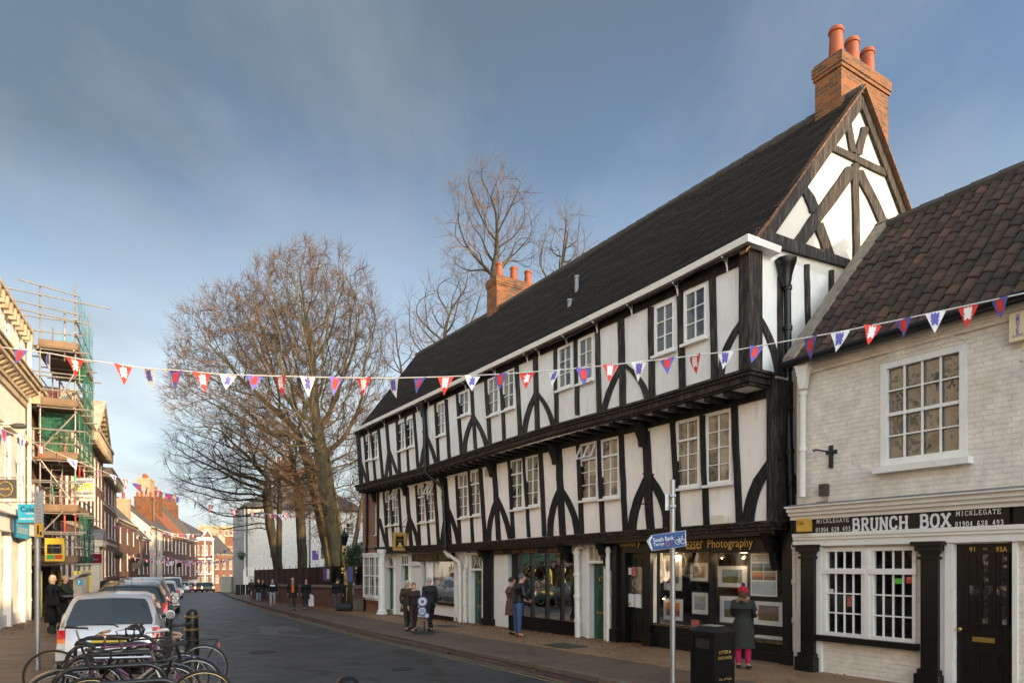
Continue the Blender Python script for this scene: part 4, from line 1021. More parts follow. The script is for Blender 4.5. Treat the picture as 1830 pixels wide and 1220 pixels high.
# gallery (black shop at the near end) --------------------------------
gw1 = rect(F0, 'M', 662, 1092, 272, 800, at_x=880); gw2 = rect(F0, 'M', 1105, 1632, 272, 890, at_x=1370); gd = rect(F0, 'M', 480, 610, 272, 935, at_x=545)
mb = MB(); F0.holes(mb, a0r, a_g0, gb, zt0+.05, [gw1, gw2, (gd[0], gd[1], gb, gd[3])], .02, .2); 
GS = Face(F0.P(a0r, 0).xy, BK, (-U[0], -U[1])); mb.quad(GS.P(-.02, gb), GS.P(4, gb), GS.P(4, zt0), GS.P(-.02, zt0))
mb.build('shopfront', M['blackpaint'], TH)
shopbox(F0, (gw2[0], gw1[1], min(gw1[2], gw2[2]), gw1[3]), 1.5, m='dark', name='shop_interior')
glass(F0, gw1, TH, -.05); glass(F0, gw2, TH, -.05)
mb = MB(); F0.box(mb, gw1[1]-.09, gw1[1]-.02, gw1[2], gw1[3], -.1, .0); mb.build('window_post', M['creampaint'], TH)
mb = MB()
for r in (gw1, gw2): F0.box(mb, r[0]-.03, r[1]+.03, r[2]-.05, r[2]+.005, 0, .09); F0.box(mb, r[0]-.02, r[1]+.02, r[3], r[3]+.05, .0, .06)
for x in (640, 1650, 395):
    a = F0.px(*zp('M', x, 600), .1)[0]; F0.box(mb, a-.09, a+.09, gb, zt0, .02, .10); F0.box(mb, a-.13, a+.13, gb, gz(13)+.38, .02, .14)
for x0, x1 in ((680, 960), (990, 1230), (1380, 1610)):
    a0_ = F0.px(*zp('M', x0, 950), .03)[0]; a1_ = F0.px(*zp('M', x1, 950), .03)[0]; lo, hi = min(a0_, a1_), max(a0_, a1_)
    zb0, zb1 = gz(13)+.24, gw1[2]-.14 if x0 < 990 else gw2[2]-.12
    for (p, q, s_, t) in ((lo, hi, zb0, zb0+.05), (lo, hi, zb1-.05, zb1), (lo, lo+.05, zb0+.05, zb1-.05), (hi-.05, hi, zb0+.05, zb1-.05)): F0.box(mb, p, q, s_, t, .02, .045)
mb.build('shopfront_trim', M['blackpaint'], TH)
d_ = door(F0, (gd[0], gd[1], gz(14)+.15, gd[3]), TH, 'blackpaint', glazed=False, letter=False, knocker=False, d=-.12)
mb = MB(); dr = rect(F0, 'M', 497, 603, 375, 670, -.1); mb.quad(F0.P(dr[0], dr[2], -.095), F0.P(dr[1], dr[2], -.095), F0.P(dr[1], dr[3], -.095), F0.P(dr[0], dr[3], -.095)); mb.build('pane', M['pane'], d_)
for (x0, x1, y0, y1, m_, lb) in ((500, 522, 380, 432, 'paper', 'small white notice at the top of the gallery door'), (527, 552, 375, 440, 'p0', 'red notice at the top of the gallery door'), (500, 545, 570, 662, 'paper', 'tall white notice low on the gallery door'), (550, 592, 572, 668, 'letterw', 'pale grey notice low on the gallery door')):
    r = rect(F0, 'M', x0, x1, y0, y1, -.09); mb = MB(); F0.box(mb, r[0], r[1], r[2], r[3], -.094, -.088); tag(mb.build('notice', M[m_]), lb, 'notice', 'notices on the gallery door')
for s_, x0, x1, y0, y1 in (('Gallery', 1107, 1146, 964, 979), ('easer', 1227, 1258, 965, 981), ('Photography', 1266, 1347, 962, 982)):
    r = rect(F0, 'P', x0, x1, y0, y1, .03, at_x=(x0+x1)/2)
    text(s_, .3, M['gold'], TH, 'lettering', F0.P(r[1], r[2], .05), -uu, (0, 0, 1), .004, width=r[1]-r[0], height=r[3]-r[2], bold=.004)
r = rect(F0, 'M', 680, 990, 802, 832, .095, at_x=820)
text('Limited & Open Edition Prints - Canvas Prints', .1, M['golddim'], TH, 'lettering', F0.P(r[1], gw1[2]-.045, .0925), -uu, (0, 0, 1), .002, width=r[1]-r[0], height=.04)
r = rect(F0, 'M', 1430, 1620, 880, 915, .095, at_x=1520)
text('Cards - 07920 044694', .1, M['golddim'], TH, 'lettering', F0.P(r[1], gw2[2]-.045, .0925), -uu, (0, 0, 1), .002, width=r[1]-r[0], height=.04)
# framed pictures in the gallery window
def print_mat(name, sky_, land, warm=None, z=.5):
    m, nt, b = newmat(name)
    tcn = N(nt, 'ShaderNodeTexCoord'); sp = N(nt, 'ShaderNodeSeparateXYZ'); nt.links.new(tcn.outputs['Generated'], sp.inputs[0])
    nz = noise(nt, 5, 5, vec=tcn.outputs['Generated'])
    ad = N(nt, 'ShaderNodeMath', operation='MULTIPLY_ADD'); nt.links.new(nz, ad.inputs[0]); ad.inputs[1].default_value = .35; nt.links.new(sp.outputs[2], ad.inputs[2])
    c = mixc(nt, ramp(nt, ad.outputs[0], z+.13, z+.2), land, sky_)
    c = mixc(nt, ramp(nt, noise(nt, 14, 5, vec=tcn.outputs['Generated']), .4, .7), c, warm or sc(land, .4))
    nt.links.new(c, b.inputs['Base Color']); b.inputs['Roughness'].default_value = .35; return m
PR = [print_mat('print misty tree', (.42, .38, .30), (.2, .17, .13)), print_mat('print autumn field', (.5, .4, .25), (.3, .16, .06)), print_mat('print ironwork', (.6, .6, .58), (.5, .5, .5), (.02, .02, .02)),
      print_mat('print sunset pier', (.85, .28, .06), (.10, .07, .10), (.5, .12, .05)), print_mat('print green valley', (.3, .38, .45), (.08, .14, .05)), print_mat('print hillside', (.3, .36, .42), (.14, .16, .07)),
      print_mat('print harbour night', (.07, .12, .2), (.03, .05, .07), (.45, .22, .06), .5)]
def picture(fr, x0, x1, y0, y1, d, pm, lab, fm='blackpaint', tilt=0):
    r = rect(F0, fr, x0, x1, y0, y1, d, at_x=(x0+x1)/2); w = r[1]-r[0]; h = r[3]-r[2]
    t = thing('framed_picture', lab, 'picture', F0.P(r[0], r[2], d), 'pictures in the gallery window'); e = .03
    mb = MB(); F0.box(mb, r[0]-e, r[1]+e, r[2]-e, r[3]+e, d-.03, d-.006); mb.build('frame', M[fm], t)
    mb = MB(); F0.box(mb, r[0], r[1], r[2], r[3], d-.006, d); mb.build('mount', M['paper'], t)
    mb = MB(); F0.box(mb, r[0]+w*.16, r[1]-w*.16, r[2]+h*.2, r[3]-h*.16, d, d+.004); mb.build('print', pm, t)
picture('M', 758, 888, 292, 545, -.35, PR[0], 'tall framed print of a misty tree at the top left of the gallery window')
picture('M', 950, 1076, 347, 478, -.5, PR[1], 'framed autumn print beside the middle post of the gallery window', 'darkbrown')
picture('M', 963, 1078, 562, 718, -.2, PR[2], 'framed black ironwork pattern print low beside the gallery window post', 'blackpaint')
picture('M', 755, 895, 608, 762, -.25, PR[3], 'framed orange sunset print low in the left gallery window', 'blackpaint')
picture('M', 1150, 1362, 370, 522, -.35, PR[4], 'wide framed print of a green valley at the top of the right gallery window', 'darkbrown')
picture('M', 1165, 1378, 590, 783, -.25, PR[5], 'framed hillside print behind the standing girl', 'darkbrown')
picture('M', 1412, 1628, 628, 800, -.22, PR[6], 'wide framed harbour print at the bottom right of the gallery window')
r = rect(F0, 'M', 1388, 1580, 278, 588, -.12, at_x=1480); t = thing('print_poster', 'white poster of four small colour photographs at the top right of the gallery window', 'poster', F0.P(r[0], r[2], -.12))
mb = MB(); F0.box(mb, r[0], r[1], r[2], r[3], -.13, -.12); mb.build('sheet', M['paper'], t)
w = r[1]-r[0]; h = r[3]-r[2]
for i in range(2):
    for j in range(2):
        mb = MB(); F0.box(mb, r[0]+w*(.05+.47*i), r[0]+w*(.48+.47*i), r[2]+h*(.38+.21*j), r[2]+h*(.56+.21*j), -.12, -.116); mb.build('photograph', PR[(1, 4, 3, 5)[i*2+j]], t)
for j, zz in enumerate((.04, .81)):
    mb = MB(); F0.box(mb, r[0]+w*.05, r[1]-w*.05, r[2]+h*zz, r[2]+h*(zz+(.3 if j == 0 else .15)), -.12, -.116); mb.build('caption_panel', mat('pale print panel', (.42, .46, .48), .4, .2, 9), t)
mb = MB()
F0.box(mb, gw2[0]+.1, gw2[0]+.9, gw2[2]+.01, gw2[2]+.03, -.45, -.1); tag(mb.build('card_row', M['paper']), 'row of pale cards lying on the gallery window floor', 'cards')
M['bulb'] = mat('warm bulb', (1, .7, .4), .5, 0, emit=(1, .55, .2), estr=22)
for i, (x, y, d, lb) in enumerate(((685, 395, -.2, 'upper glowing spot bulb beside the cream post of the gallery window'), (685, 612, -.2, 'lower glowing spot bulb beside the cream post of the gallery window'), (1335, 311, -.5, 'bright spot bulb at the top of the right gallery window'), (1180, 311, -.6, 'small spot bulb at the top left of the right gallery window'), (756, 606, -.2, 'tiny bulb above the sunset print in the gallery window'))):
    a, z = F0.px(*zp('M', x, y), d); mb = MB(); mb.ball(F0.P(a, z, d), .022 if i < 3 else .014, 10)
    t = thing('spot_lamp', lb, 'lamp', F0.P(a, z, d), 'spot lamps in the gallery window'); mb.build('bulb', M['bulb'], t, smooth=True)
    mb = MB(); mb.lathe([(.02, .02), (.045, -.0+.0), (.02, .07)], F0.P(a, z, d-.05), 10); mb.build('lamp_housing', M['steel'], t)
for i, (x, y, e_) in enumerate(((870, 320, 5), (1370, 330, 5))):
    a, z = F0.px(*zp('M', x, y), -.45); l = bpy.data.lights.new('shop_light', 'POINT'); l.energy = e_; l.color = (1, .72, .45); l.shadow_soft_size = .08
    o = bpy.data.objects.new('shop_light', l); COL.objects.link(o); o.location = F0.P(a, z+.05, -.32)
a, z = F0.px(*zp('I', 920, 280), -.3); l = bpy.data.lights.new('shop_light', 'POINT'); l.energy = 5; l.color = (.9, .95, 1); l.shadow_soft_size = .1
o = bpy.data.objects.new('shop_light', l); COL.objects.link(o); o.location = F0.P(a, z-.1, -.4)
mb = MB(); r = rect(F0, 'M', 957, 1010, 758, 810, -.2); F0.box(mb, r[0], r[1], r[2], r[3], -.24, -.2); tag(mb.build('gift_box', M['p0']), 'small square red box on the gallery window floor', 'box')
# wall fixtures: alarm box, old iron bracket
mb = MB(); r = rect(F1, 'H', 515, 612, 1060, 1132, .05, at_x=560)
cxa = (r[0]+r[1])/2
mb.prism([F1.P(cxa+x*(r[1]-r[0])/2, (r[2]+r[3])/2+z*(r[3]-r[2])/2, .05) for x, z in ((-.85, -1), (.85, -1), (1, -.7), (1, .6), (.8, 1), (-.8, 1), (-1, .6), (-1, -.7))], F1.P(0, 0, .1)-F1.P(0, 0, 0))
tag(mb.build('alarm_box', M['creampaint'], loc=F1.P(cxa, r[2], .05)), 'cream alarm box fixed low on the first floor panel above the gallery', 'alarm box')
a, z = F1.px(*zp('G', 1090, 855), .06); mb = MB()
mb.tube([F1.P(a+.02, z, .05), F1.P(a+.02, z, .5)], .015, 6); mb.tube([F1.P(a, z-.02, .45), F1.P(a, z-.07, .5), F1.P(a, z-.09, .46), F1.P(a, z-.06, .44)], .01, 5); mb.box(0, 0, 0, 0, 0, 0) if False else None
F1.box(mb, a-.06, a+.06, z-.06, z+.06, .05, .06)
tag(mb.build('iron_bracket', M['blackpaint'], loc=F1.P(a, z, .05)), 'empty black iron sign bracket on the post above the gallery door', 'bracket')
mb = MB(); r = rect(F1, 'F', 413, 460, 232, 310, .01); F1.box(mb, r[0], r[1], r[2], r[3], 0, .02)
vg = mb.build('air_vent', M['steel'], TH)
# hanging sign
t = thing('hanging_sign', 'gold framed black hanging sign with a small castle, hung from an iron bracket', 'sign')
SF = Face(F1.P(F1.px(*zp('E', 540, 500))[0], 0).xy, NO, (-U[0], -U[1]))   # sign plane sticks out toward the street
q = [SF.px(*zp('E', x, y)) for x, y in ((380, 552), (528, 552), (528, 750), (380, 750))]
s0, s1 = min(p[0] for p in q), max(p[0] for p in q); 
zt_, zb_ = SF.px(*zp('E', 454, 552))[1], SF.px(*zp('E', 454, 752))[1]
t.location = SF.P(s0, zb_)
mb = MB(); SF.box(mb, s0, s1, zb_, zt_, -.03, .0); mb.build('board', mat('ochre sign frame', (.42, .24, .07), .5, .15, 8), t)
mb = MB(); SF.box(mb, s0+.12, s1-.12, zb_+.12, zt_-.12, 0, .004); mb.build('panel', M['blackpaint'], t)
hw = (s1-s0)
ud = -V((SF.u.x, SF.u.y, 0)) if SF.u.x*(1) < 0 else V((SF.u.x, SF.u.y, 0))
lx = s1 if SF.u.x < 0 else s0
ud = V((SF.u.x, SF.u.y, 0))*(-1 if SF.u.x < 0 else 1)
for i, s_ in enumerate(('NEWSAGENT', '&', 'TOBACCONIST')):
    wd = (.72, .08, .76)[i]*(hw-.24)
    text(s_, .1, M['gold'], t, 'lettering', SF.P((s0+s1)/2, zb_+(zt_-zb_)*(.76-.11*i), .006)-ud*wd/2, ud, (0, 0, 1), .003, width=wd, height=(zt_-zb_)*.065)
def castle_pts(w, h):
    return [(-.5,0),(-.12,0),(-.12,.18),(.12,.18),(.12,0),(.5,0),(.5,.42),(.40,.42),(.40,.34),(.30,.34),(.30,.42),(.22,.42),(.22,.62),(.26,.62),(.26,1),(.16,1),(.16,.86),(.06,.86),(.06,1),(-.06,1),(-.06,.86),(-.16,.86),(-.16,1),(-.26,1),(-.26,.62),(-.22,.62),(-.22,.42),(-.30,.42),(-.30,.34),(-.40,.34),(-.40,.42),(-.5,.42)]
mb = MB(); cm = (s0+s1)/2
mb.add([SF.P(cm+x*(hw-.24)*.62, zb_+(zt_-zb_)*(.19+y*.26), .0075) for x, y in castle_pts(1, 1)], [tuple(range(32))]); mb.build('castle_emblem', M['gold'], t)
mb = MB(); ztb = SF.px(*zp('E', 454, 490))[1]
mb.tube([SF.P(.0, ztb), SF.P(s1+.05 if abs(s1) > abs(s0) else s0-.05, ztb)], .018, 6)
for x in (s0+.15, s1-.15): mb.tube([SF.P(x, zt_), SF.P(x, ztb)], .008, 5)
mb.tube([SF.P(.02, ztb+.35), SF.P((s0+s1)/2, ztb)], .008, 5); mb.build('hanging_bracket', M['blackpaint'], t)

# ------------------------------------------------------------------ brick house between the timber house and the churchyard
BH = thing('brick_house', 'narrow red brick house with a white bay window beyond the timber building', 'house', F0.P(a0l, gz(30), 0))
FBk = Face(offO(.85), U, NO)
mb = MB(); aR = F0.px(690, 1050)[0]
bw = rect(F0, 'I', 122, 290, 188, 640, at_x=200); bw = (F0.px(688, 1050)[0]+.02, bw[1], bw[2], bw[3])
bu = rect(F0, 'E', 182, 222, 258, 578, at_x=200)
F0.holes(mb, aR-.02, a0l, gz(32)-.5, zj2-.15, [bu], 0, .1)
BE = Face(F0.P(a0l, 0).xy, BK, U); mb.quad(BE.P(0, gz(32)-.5), BE.P(7, gz(32)-.5), BE.P(7, zj2+1), BE.P(0, zj2+1))
mb.build('wall', M['brick'], BH)
mb = MB(); F0.band(mb, [(0, zj1-.02), (30, zj1-.02)], [(0, zj1+.1), (30, zj1+.1)], 0, .06, a1l+.05, a0l+.03); mb.build('string_course', M['wallstone'], BH)
pane_window(F0, bu, BH, 2, 4, 0, -.02, 'pane')
# bay window
b0, b1, z0, z1 = bw; ma = .25; dd = .35
prof = [(b0, 0), (b0+ma, dd), (b1-ma, dd), (b1, 0)]
bayp = MB(); bayg = MB()
for (p, q) in zip(prof, prof[1:]):
    P0, P1 = F0.P(p[0], 0, p[1]).xy, F0.P(q[0], 0, q[1]).xy
    uu_ = (P1-P0).normalized(); nn_ = V((-uu_.y, uu_.x))
    f = Face(P0, uu_, nn_); L = (P1-P0).length
    n = 2 if L > .6 else 1
    for k in range(n+1): x = L*k/n; f.box(bayp, x-.03, x+.03, z0, z1, -.04, .02)
    f.box(bayp, 0, L, z0-.06, z0+.08, -.05, .04); f.box(bayp, 0, L, z1-.12, z1, -.05, .06); f.box(bayp, 0, L, (z0+z1)/2-.03, (z0+z1)/2+.03, -.04, .01)
    for k in range(n):
        for j in (1, 2): x = L*(k+j/3)/n; f.box(bayp, x-.01, x+.01, z0, z1, -.03, -.01)
        for j in (.25, .75): z = z0+(z1-z0)*j; f.box(bayp, L*k/n, L*(k+1)/n, z-.01, z+.01, -.03, -.012)
    bayg.quad(f.P(0, z0, -.02), f.P(L, z0, -.02), f.P(L, z1, -.02), f.P(0, z1, -.02))
bayp.prism([F0.P(a, z1, d) for a, d in [(b0-.06, 0), (b0+ma-.04, dd+.08), (b1-ma+.04, dd+.08), (b1+.06, 0)]], (0, 0, .08))
bayp.prism([F0.P(a, z0-.16, d) for a, d in [(b0, 0), (b0+ma, dd-.05), (b1-ma, dd-.05), (b1, 0)]], (0, 0, .1))
bo_ = bayp.build('bay_window', M['whitepaint'], BH); bayg.build('pane', M['pane'], bo_)
pipe([pf(F0,'E',95,100,.1), pf(F0,'E',95,700,.1), pf(F0,'I',80,300,.1), pf(F0,'I',68,800,.1)], .055, 'blackpaint', BH)
M['metal_l'] = mat('grey board', (.45, .45, .43), .5, .3, 20)
M['dgrey'] = mat('dark grey', (.07, .07, .065), .5, .1)
# ------------------------------------------------------------------ generic row house
def house(name, label, P0, P1, ze, depth=9, rows=(), wallm='brickd', roofm='slate', pitch=.8, shop=None, cornice=.3, cm='stonec', pm='pane', wm='whitepaint',
          chims=(), cat='house', group=None, zb=None, hip=False, gables=True, cols=2, wr=3, bandz=(), brackets=False, flatroof=False, sillm=None, side=1, cm_depth=.25, ridge_drop=0):
    P0, P1 = V(P0), V(P1); u = (P1-P0).normalized(); n = V((u.y, -u.x)) if side == 1 else V((-u.y, u.x))
    L = (P1-P0).length; f = Face(P0, u, n)
    if zb is None: zb = min(gz(P0.y), gz(P1.y))-.4
    root = thing(name, label, cat, (P0.x, P0.y, zb+.4), group)
    hs = []
    for (z0, z1, cnt, w, *rest) in rows:
        m0, m1 = rest[:2] if len(rest) >= 2 else (0, L)
        for k in range(cnt):
            c = m0+(m1-m0)*(k+.5)/cnt; hs.append((c-w/2, c+w/2, z0, z1))
    mb = MB(); wz = zb
    if shop:
        sz = shop['z']; shs = [(L*.06, L*.94, gz((P0.y+P1.y)/2)+.55, sz-.55)]
        if shop.get('door', True): shs = [(L*.06, L*.62, gz((P0.y+P1.y)/2)+.55, sz-.6), (L*.70, L*.90, zb, sz-.6)]
    else: shs = []
    f.holes(mb, 0, L, zb, ze, hs+shs, 0, .12)
    mb.quad(f.P(0, zb), f.P(0, zb, -depth), f.P(0, ze, -depth), f.P(0, ze)); mb.quad(f.P(L, zb), f.P(L, zb, -depth), f.P(L, ze, -depth), f.P(L, ze))
    mb.quad(f.P(0, zb, -depth), f.P(L, zb, -depth), f.P(L, ze, -depth), f.P(0, ze, -depth))
    rz = ze+depth/2*pitch
    if not flatroof and gables and not hip:
        for a in (0, L): mb.add([f.P(a, ze), f.P(a, ze, -depth), f.P(a, rz, -depth/2)], [(0, 1, 2)])
    mb.build('wall', M[wallm], root)
    for h in hs: pane_window(f, h, root, cols, wr, 0, -.03, pm, sill=True, fw=.05, bw=.03, wm=wm, rev=.07)
    mb = MB()
    if flatroof:
        mb.prism([f.P(0, ze-.02, 0), f.P(L, ze-.02, 0), f.P(L, ze-.02, -depth), f.P(0, ze-.02, -depth)], (0, 0, .08))
    elif hip:
        k = min(depth/2, L/2-.1); o = .25
        a, b, c, d = f.P(-o, ze, o), f.P(L+o, ze, o), f.P(L+o, ze, -depth-o), f.P(-o, ze, -depth-o)
        e, g = f.P(k, rz, -depth/2), f.P(L-k, rz, -depth/2)
        mb.add([a, b, c, d, e, g], [(0, 1, 5, 4), (1, 2, 5), (2, 3, 4, 5), (3, 0, 4), (3, 2, 1, 0)])
    else:
        o = .22
        for s in (0, 1):
            d0, d1 = (o, -depth/2) if s == 0 else (-depth-o, -depth/2)
            e0 = ze-o*pitch
            q = [f.P(-.05, e0, d0), f.P(L+.05, e0, d0), f.P(L+.05, rz, d1), f.P(-.05, rz, d1)]
            mb.hexa(q+[p+V((0, 0, .12)) for p in q])
    rf = mb.build('roof', M[roofm], root)
    if cornice:
        mb = MB(); h = cornice; d = cm_depth
        f.box(mb, -.02, L+.02, ze-h, ze-h*.6, 0, d*.35); f.box(mb, -.03, L+.03, ze-h*.6, ze-h*.25, 0, d*.7); f.box(mb, -.04, L+.04, ze-h*.25, ze+.03, 0, d)
        if brackets:
            k = int(L/.55)
            for i in range(k+1): a = L*i/k; f.box(mb, a-.09, a+.09, ze-h*1.35, ze-h*.26, .0, d*.92)
        mb.build('cornice', M[cm], root)
    for z in bandz:
        mb = MB(); f.box(mb, 0, L, z, z+.22, 0, .05); mb.build('string_course', M[cm], root)
    for (c0, c1, w0, w1, z1, pots, *mm) in chims:
        chimney(root, P0, u, n, c0, c1, w0, w1, ze, z1, pots, mm[0] if mm else 'bricko', ph=.8, pr=.17)
    if shop:
        col = M[shop['m']]; mb = MB(); sz = shop['z']
        f.box(mb, -.02, L+.02, sz-.5, sz, 0, .14); f.box(mb, -.05, L+.05, sz, sz+.1, 0, .24)
        for a in (.02, L*.65, L-.3): f.box(mb, a, a+.26, zb, sz-.5, 0, .1)
        f.box(mb, L*.06, L*.62, zb, gz((P0.y+P1.y)/2)+.55, 0, .06)
        sh = mb.build('shopfront', col, root)
        mb = MB(); r = shs[0]
        k = max(2, int((r[1]-r[0])/1.2))
        for i in range(k+1): a = r[0]+(r[1]-r[0])*i/k; f.box(mb, a-.03, a+.03, r[2], r[3], -.1, .0)
        f.box(mb, r[0], r[1], r[3]-.5, r[3]-.44, -.1, 0)
        mb.build('glazing_bars', M[shop.get('bar', shop['m'])], sh)
        mb = MB()
        for r in shs: mb.quad(f.P(r[0], r[2], -.08), f.P(r[1], r[2], -.08), f.P(r[1], r[3], -.08), f.P(r[0], r[3], -.08))
        mb.build('shop_window', M['pane'], sh)
    return root, f, L

# ------------------------------------------------------------------ white painted brick shop (right)
FB = Face(offO(.55), U, NO)
BB = thing('white_brick_shop', 'white painted brick shop with black pilasters, clay pantile roof and BRUNCH BOX fascia', 'shop', FB.P(-.6, gz(12)))
a_l = FB.px(1424, 900)[0]; a_r = -6.4
zeb = CZ+3.58
uw = rect(FB, 'L', 668, 1045, 612, 1062); uw = (uw[0], uw[1], uw[2], uw[3])
bwl = rect(FB, 'N', 245, 495, 405, 925); bwr = rect(FB, 'N', 525, 806, 405, 955)
win_z0, win_z1 = bwl[2], bwl[3]
bwin = (bwr[0], bwl[1], win_z0, win_z1)
bdo = rect(FB, 'N', 1045, 1390, 378, 1200); bdo = (bdo[0], bdo[1], gz(10)+.12, bdo[3])
mb = MB(); FB.holes(mb, a_r, a_l, gb-.1, zeb+.1, [uw, bwin, bdo], 0, .14)
fe = Face(FB.P(a_l, 0).xy, BK, U); mb.quad(fe.P(0, gb), fe.P(5.3, gb), fe.P(5.3, zeb), fe.P(0, zeb)); mb.add([fe.P(0, zeb), fe.P(5.3, zeb), fe.P(2.65, CZ+6.55)], [(0, 1, 2)])
mb.build('wall', M['brickw'], BB)
w = pane_window(FB, uw, BB, 4, 4, 0, .01, 'panecurtain', sill=False, fw=.10, bw=.022, rev=.12)
mb = MB(); FB.box(mb, uw[0]-.08, uw[1]+.06, uw[2]-.10, uw[2]-.0, -.02, .14); mb.build('sill', M['whitepaint'], w)
mb = MB(); zm = (uw[2]+uw[3])/2; FB.box(mb, uw[0]+.1, uw[1]-.1, zm-.03, zm+.02, -.1, .0); mb.build('meeting_rail', M['whitepaint'], w)
mb = MB(); n = 14; uc = (uw[0]+uw[1])/2; hw = (uw[1]-uw[0])/2
for i in range(n):
    t0, t1 = -1+2*i/n, -1+2*(i+1)/n
    def az(t): return uw[3]+.20*(1-t*t)+.02
    FB.poly(mb, [(uc+t0*hw, uw[3]), (uc+t1*hw, uw[3]), (uc+t1*hw, az(t1)), (uc+t0*hw, az(t0))], .0, .02)
    FB.poly(mb, [(uc+t0*hw, az(t0)), (uc+t1*hw, az(t1)), (uc+t1*hw, az(t1)+.03), (uc+t0*hw, az(t0)+.03)], .0, .035)
mb.build('window_arch', M['brickw'], BB)
# ground floor window
def casement(r, cols, top_rows, root):
    a0, a1, z0, z1 = r; mb = MB(); fw = .055
    FB.box(mb, a0, a0+fw, z0, z1, -.08, .02); FB.box(mb, a1-fw, a1, z0, z1, -.08, .02); FB.box(mb, a0, a1, z1-fw, z1, -.08, .021); FB.box(mb, a0, a1, z0, z0+fw, -.08, .021)
    zt = z0+(z1-z0)*.74; FB.box(mb, a0-.02, a1+.02, zt-.045, zt+.045, -.08, .045)
    for i in range(1, cols): x = a0+fw+(a1-a0-2*fw)*i/cols; FB.box(mb, x-.011, x+.011, z0+fw, z1-fw, -.03, -.005)
    for i in range(1, 3): z = z0+fw+(zt-.045-z0-fw)*i/3; FB.box(mb, a0+fw, a1-fw, z-.011, z+.011, -.03, -.003)
    w = mb.build('window', M['whitepaint'], root)
    mb = MB(); mb.quad(FB.P(a0, z0, -.04), FB.P(a1, z0, -.04), FB.P(a1, z1, -.04), FB.P(a0, z1, -.04)); mb.build('pane', M['clear'], w)
casement((bwl[0], bwl[1], win_z0, win_z1), 4, 1, BB); casement((bwr[0], bwr[1], win_z0, win_z1), 4, 1, BB)
shopbox(FB, bwin, 1.4, BB, 'dark')
mb = MB(); FB.box(mb, bwr[1], bwl[0], win_z0, win_z1, -.08, .035); mb.build('mullion', M['whitepaint'], BB)
mb = MB(); FB.box(mb, bwin[0]-.05, bwin[1]+.09, win_z0-.10, win_z0, -.05, .12); mb.build('window_sill', M['blackpaint'], BB)
# pilasters
def pilaster(x0, x1, yc0, yc1, yb0, cw):
    r = rect(FB, 'N', x0, x1, yc1, yb0, .1, at_x=(x0+x1)/2); a0, a1 = r[0], r[1]; zc = r[3]; zb_ = r[2]; g = gz(11)-.1
    _, ztop = FB.px(*zp('N', (x0+x1)/2, yc0), .1); mb = MB()
    FB.box(mb, a0, a1, g, ztop, 0, .12)
    FB.box(mb, a0-.05, a1+.05, g, zb_-.07, 0, .22); FB.box(mb, a0-.03, a1+.03, zb_-.07, zb_, 0, .17)
    for i, (e, t0, t1) in enumerate(((.03, -.08, -.04), (.02, 0, .04), (.06, .04, .12), (.10, .12, ztop-zc))):
        FB.box(mb, a0-e, a1+e, zc+t0, zc+t1, 0, .12+e)
    mb.build('pilaster', M['blackpaint'], BB)
pilaster(108, 188, 382, 437, 1035, 0); pilaster(834, 938, 362, 437, 1135, 0)
for x0, x1 in ((958, 985), (990, 1040), (1395, 1425), (200, 240)):
    mb = MB(); r = rect(FB, 'N', x0, x1, 385, 1100, 0); FB.box(mb, r[0], r[1], gb, bdo[3]+.02, 0, .05+.02*(x0 == 990)); mb.build('door_post', M['whitepaint'], BB)
dob = door(FB, bdo, BB, 'blackpaint', glazed=False, letter=True, knocker=False, knob='r', d=-.02)
mb = MB(); gr = rect(FB, 'N', 1118, 1362, 435, 865, 0, at_x=1240)
for i in range(4):
    x = gr[0]+(gr[1]-gr[0])*i/3; FB.box(mb, x-.014, x+.014, gr[2], gr[3], -.02, .014); z = gr[2]+(gr[3]-gr[2])*i/3; FB.box(mb, gr[0], gr[1], z-.014, z+.014, -.02, .012)
mb.build('glazing_bars', M['blackpaint'], dob)
mb = MB(); mb.quad(FB.P(gr[0], gr[2], -.012), FB.P(gr[1], gr[2], -.012), FB.P(gr[1], gr[3], -.012), FB.P(gr[0], gr[3], -.012)); mb.build('pane', M['pane'], dob)
for s_, x0, x1, y0, y1, mm_ in (('91', 1126, 1160, 396, 424, 'gold'), ('93', 1208, 1234, 401, 415, 'golddim'), ('93A', 1287, 1356, 393, 425, 'gold')):
    r = rect(FB, 'N', x0, x1, y0, y1, -.01, at_x=(x0+x1)/2); text(s_, .1, M[mm_], dob, 'numerals', FB.P(r[1], r[2], -.012), -uu, (0, 0, 1), .004, width=r[1]-r[0], height=r[3]-r[2], bold=.01)
# fascia
fr_ = rect(FB, 'N', 173, 1368, 228, 312, .12, at_x=173); fz0, fz1 = fr_[2], fr_[3]
mb = MB(); FB.box(mb, fr_[0], a_l-.03, fz0, fz1, 0, .12); FB.box(mb, a_r, fr_[0]-.04, fz0, fz1, 0, .10); mb.build('fascia_board', M['blackpaint'], BB)
mb = MB()
zc1 = FB.px(*zp('N', 65, 150), .3)[1]
for (z0, z1, d) in ((fz1, fz1+.07, .16), (fz1+.07, fz1+.13, .22), (fz1+.13, fz1+.20, .27), (fz1+.20, zc1, .33)): FB.box(mb, a_r, a_l+.02, z0, z1, 0, d)
for (z0, z1, d) in ((fz0-.06, fz0, .135), (fz0-.11, fz0-.06, .115), (bdo[3]+.02, fz0-.11, .09)): FB.box(mb, a_r, a_l-.0, z0, z1, 0, d)
mb.build('cornice', M['whitepaint'], BB)
mb = MB(); mb.quad(FB.P(a_r, zc1+.002, .34), FB.P(a_l+.02, zc1+.002, .34), FB.P(a_l+.02, zc1+.06, -.0), FB.P(a_r, zc1+.06, 0)); mb.build('lead_flashing', M['lead'], BB)
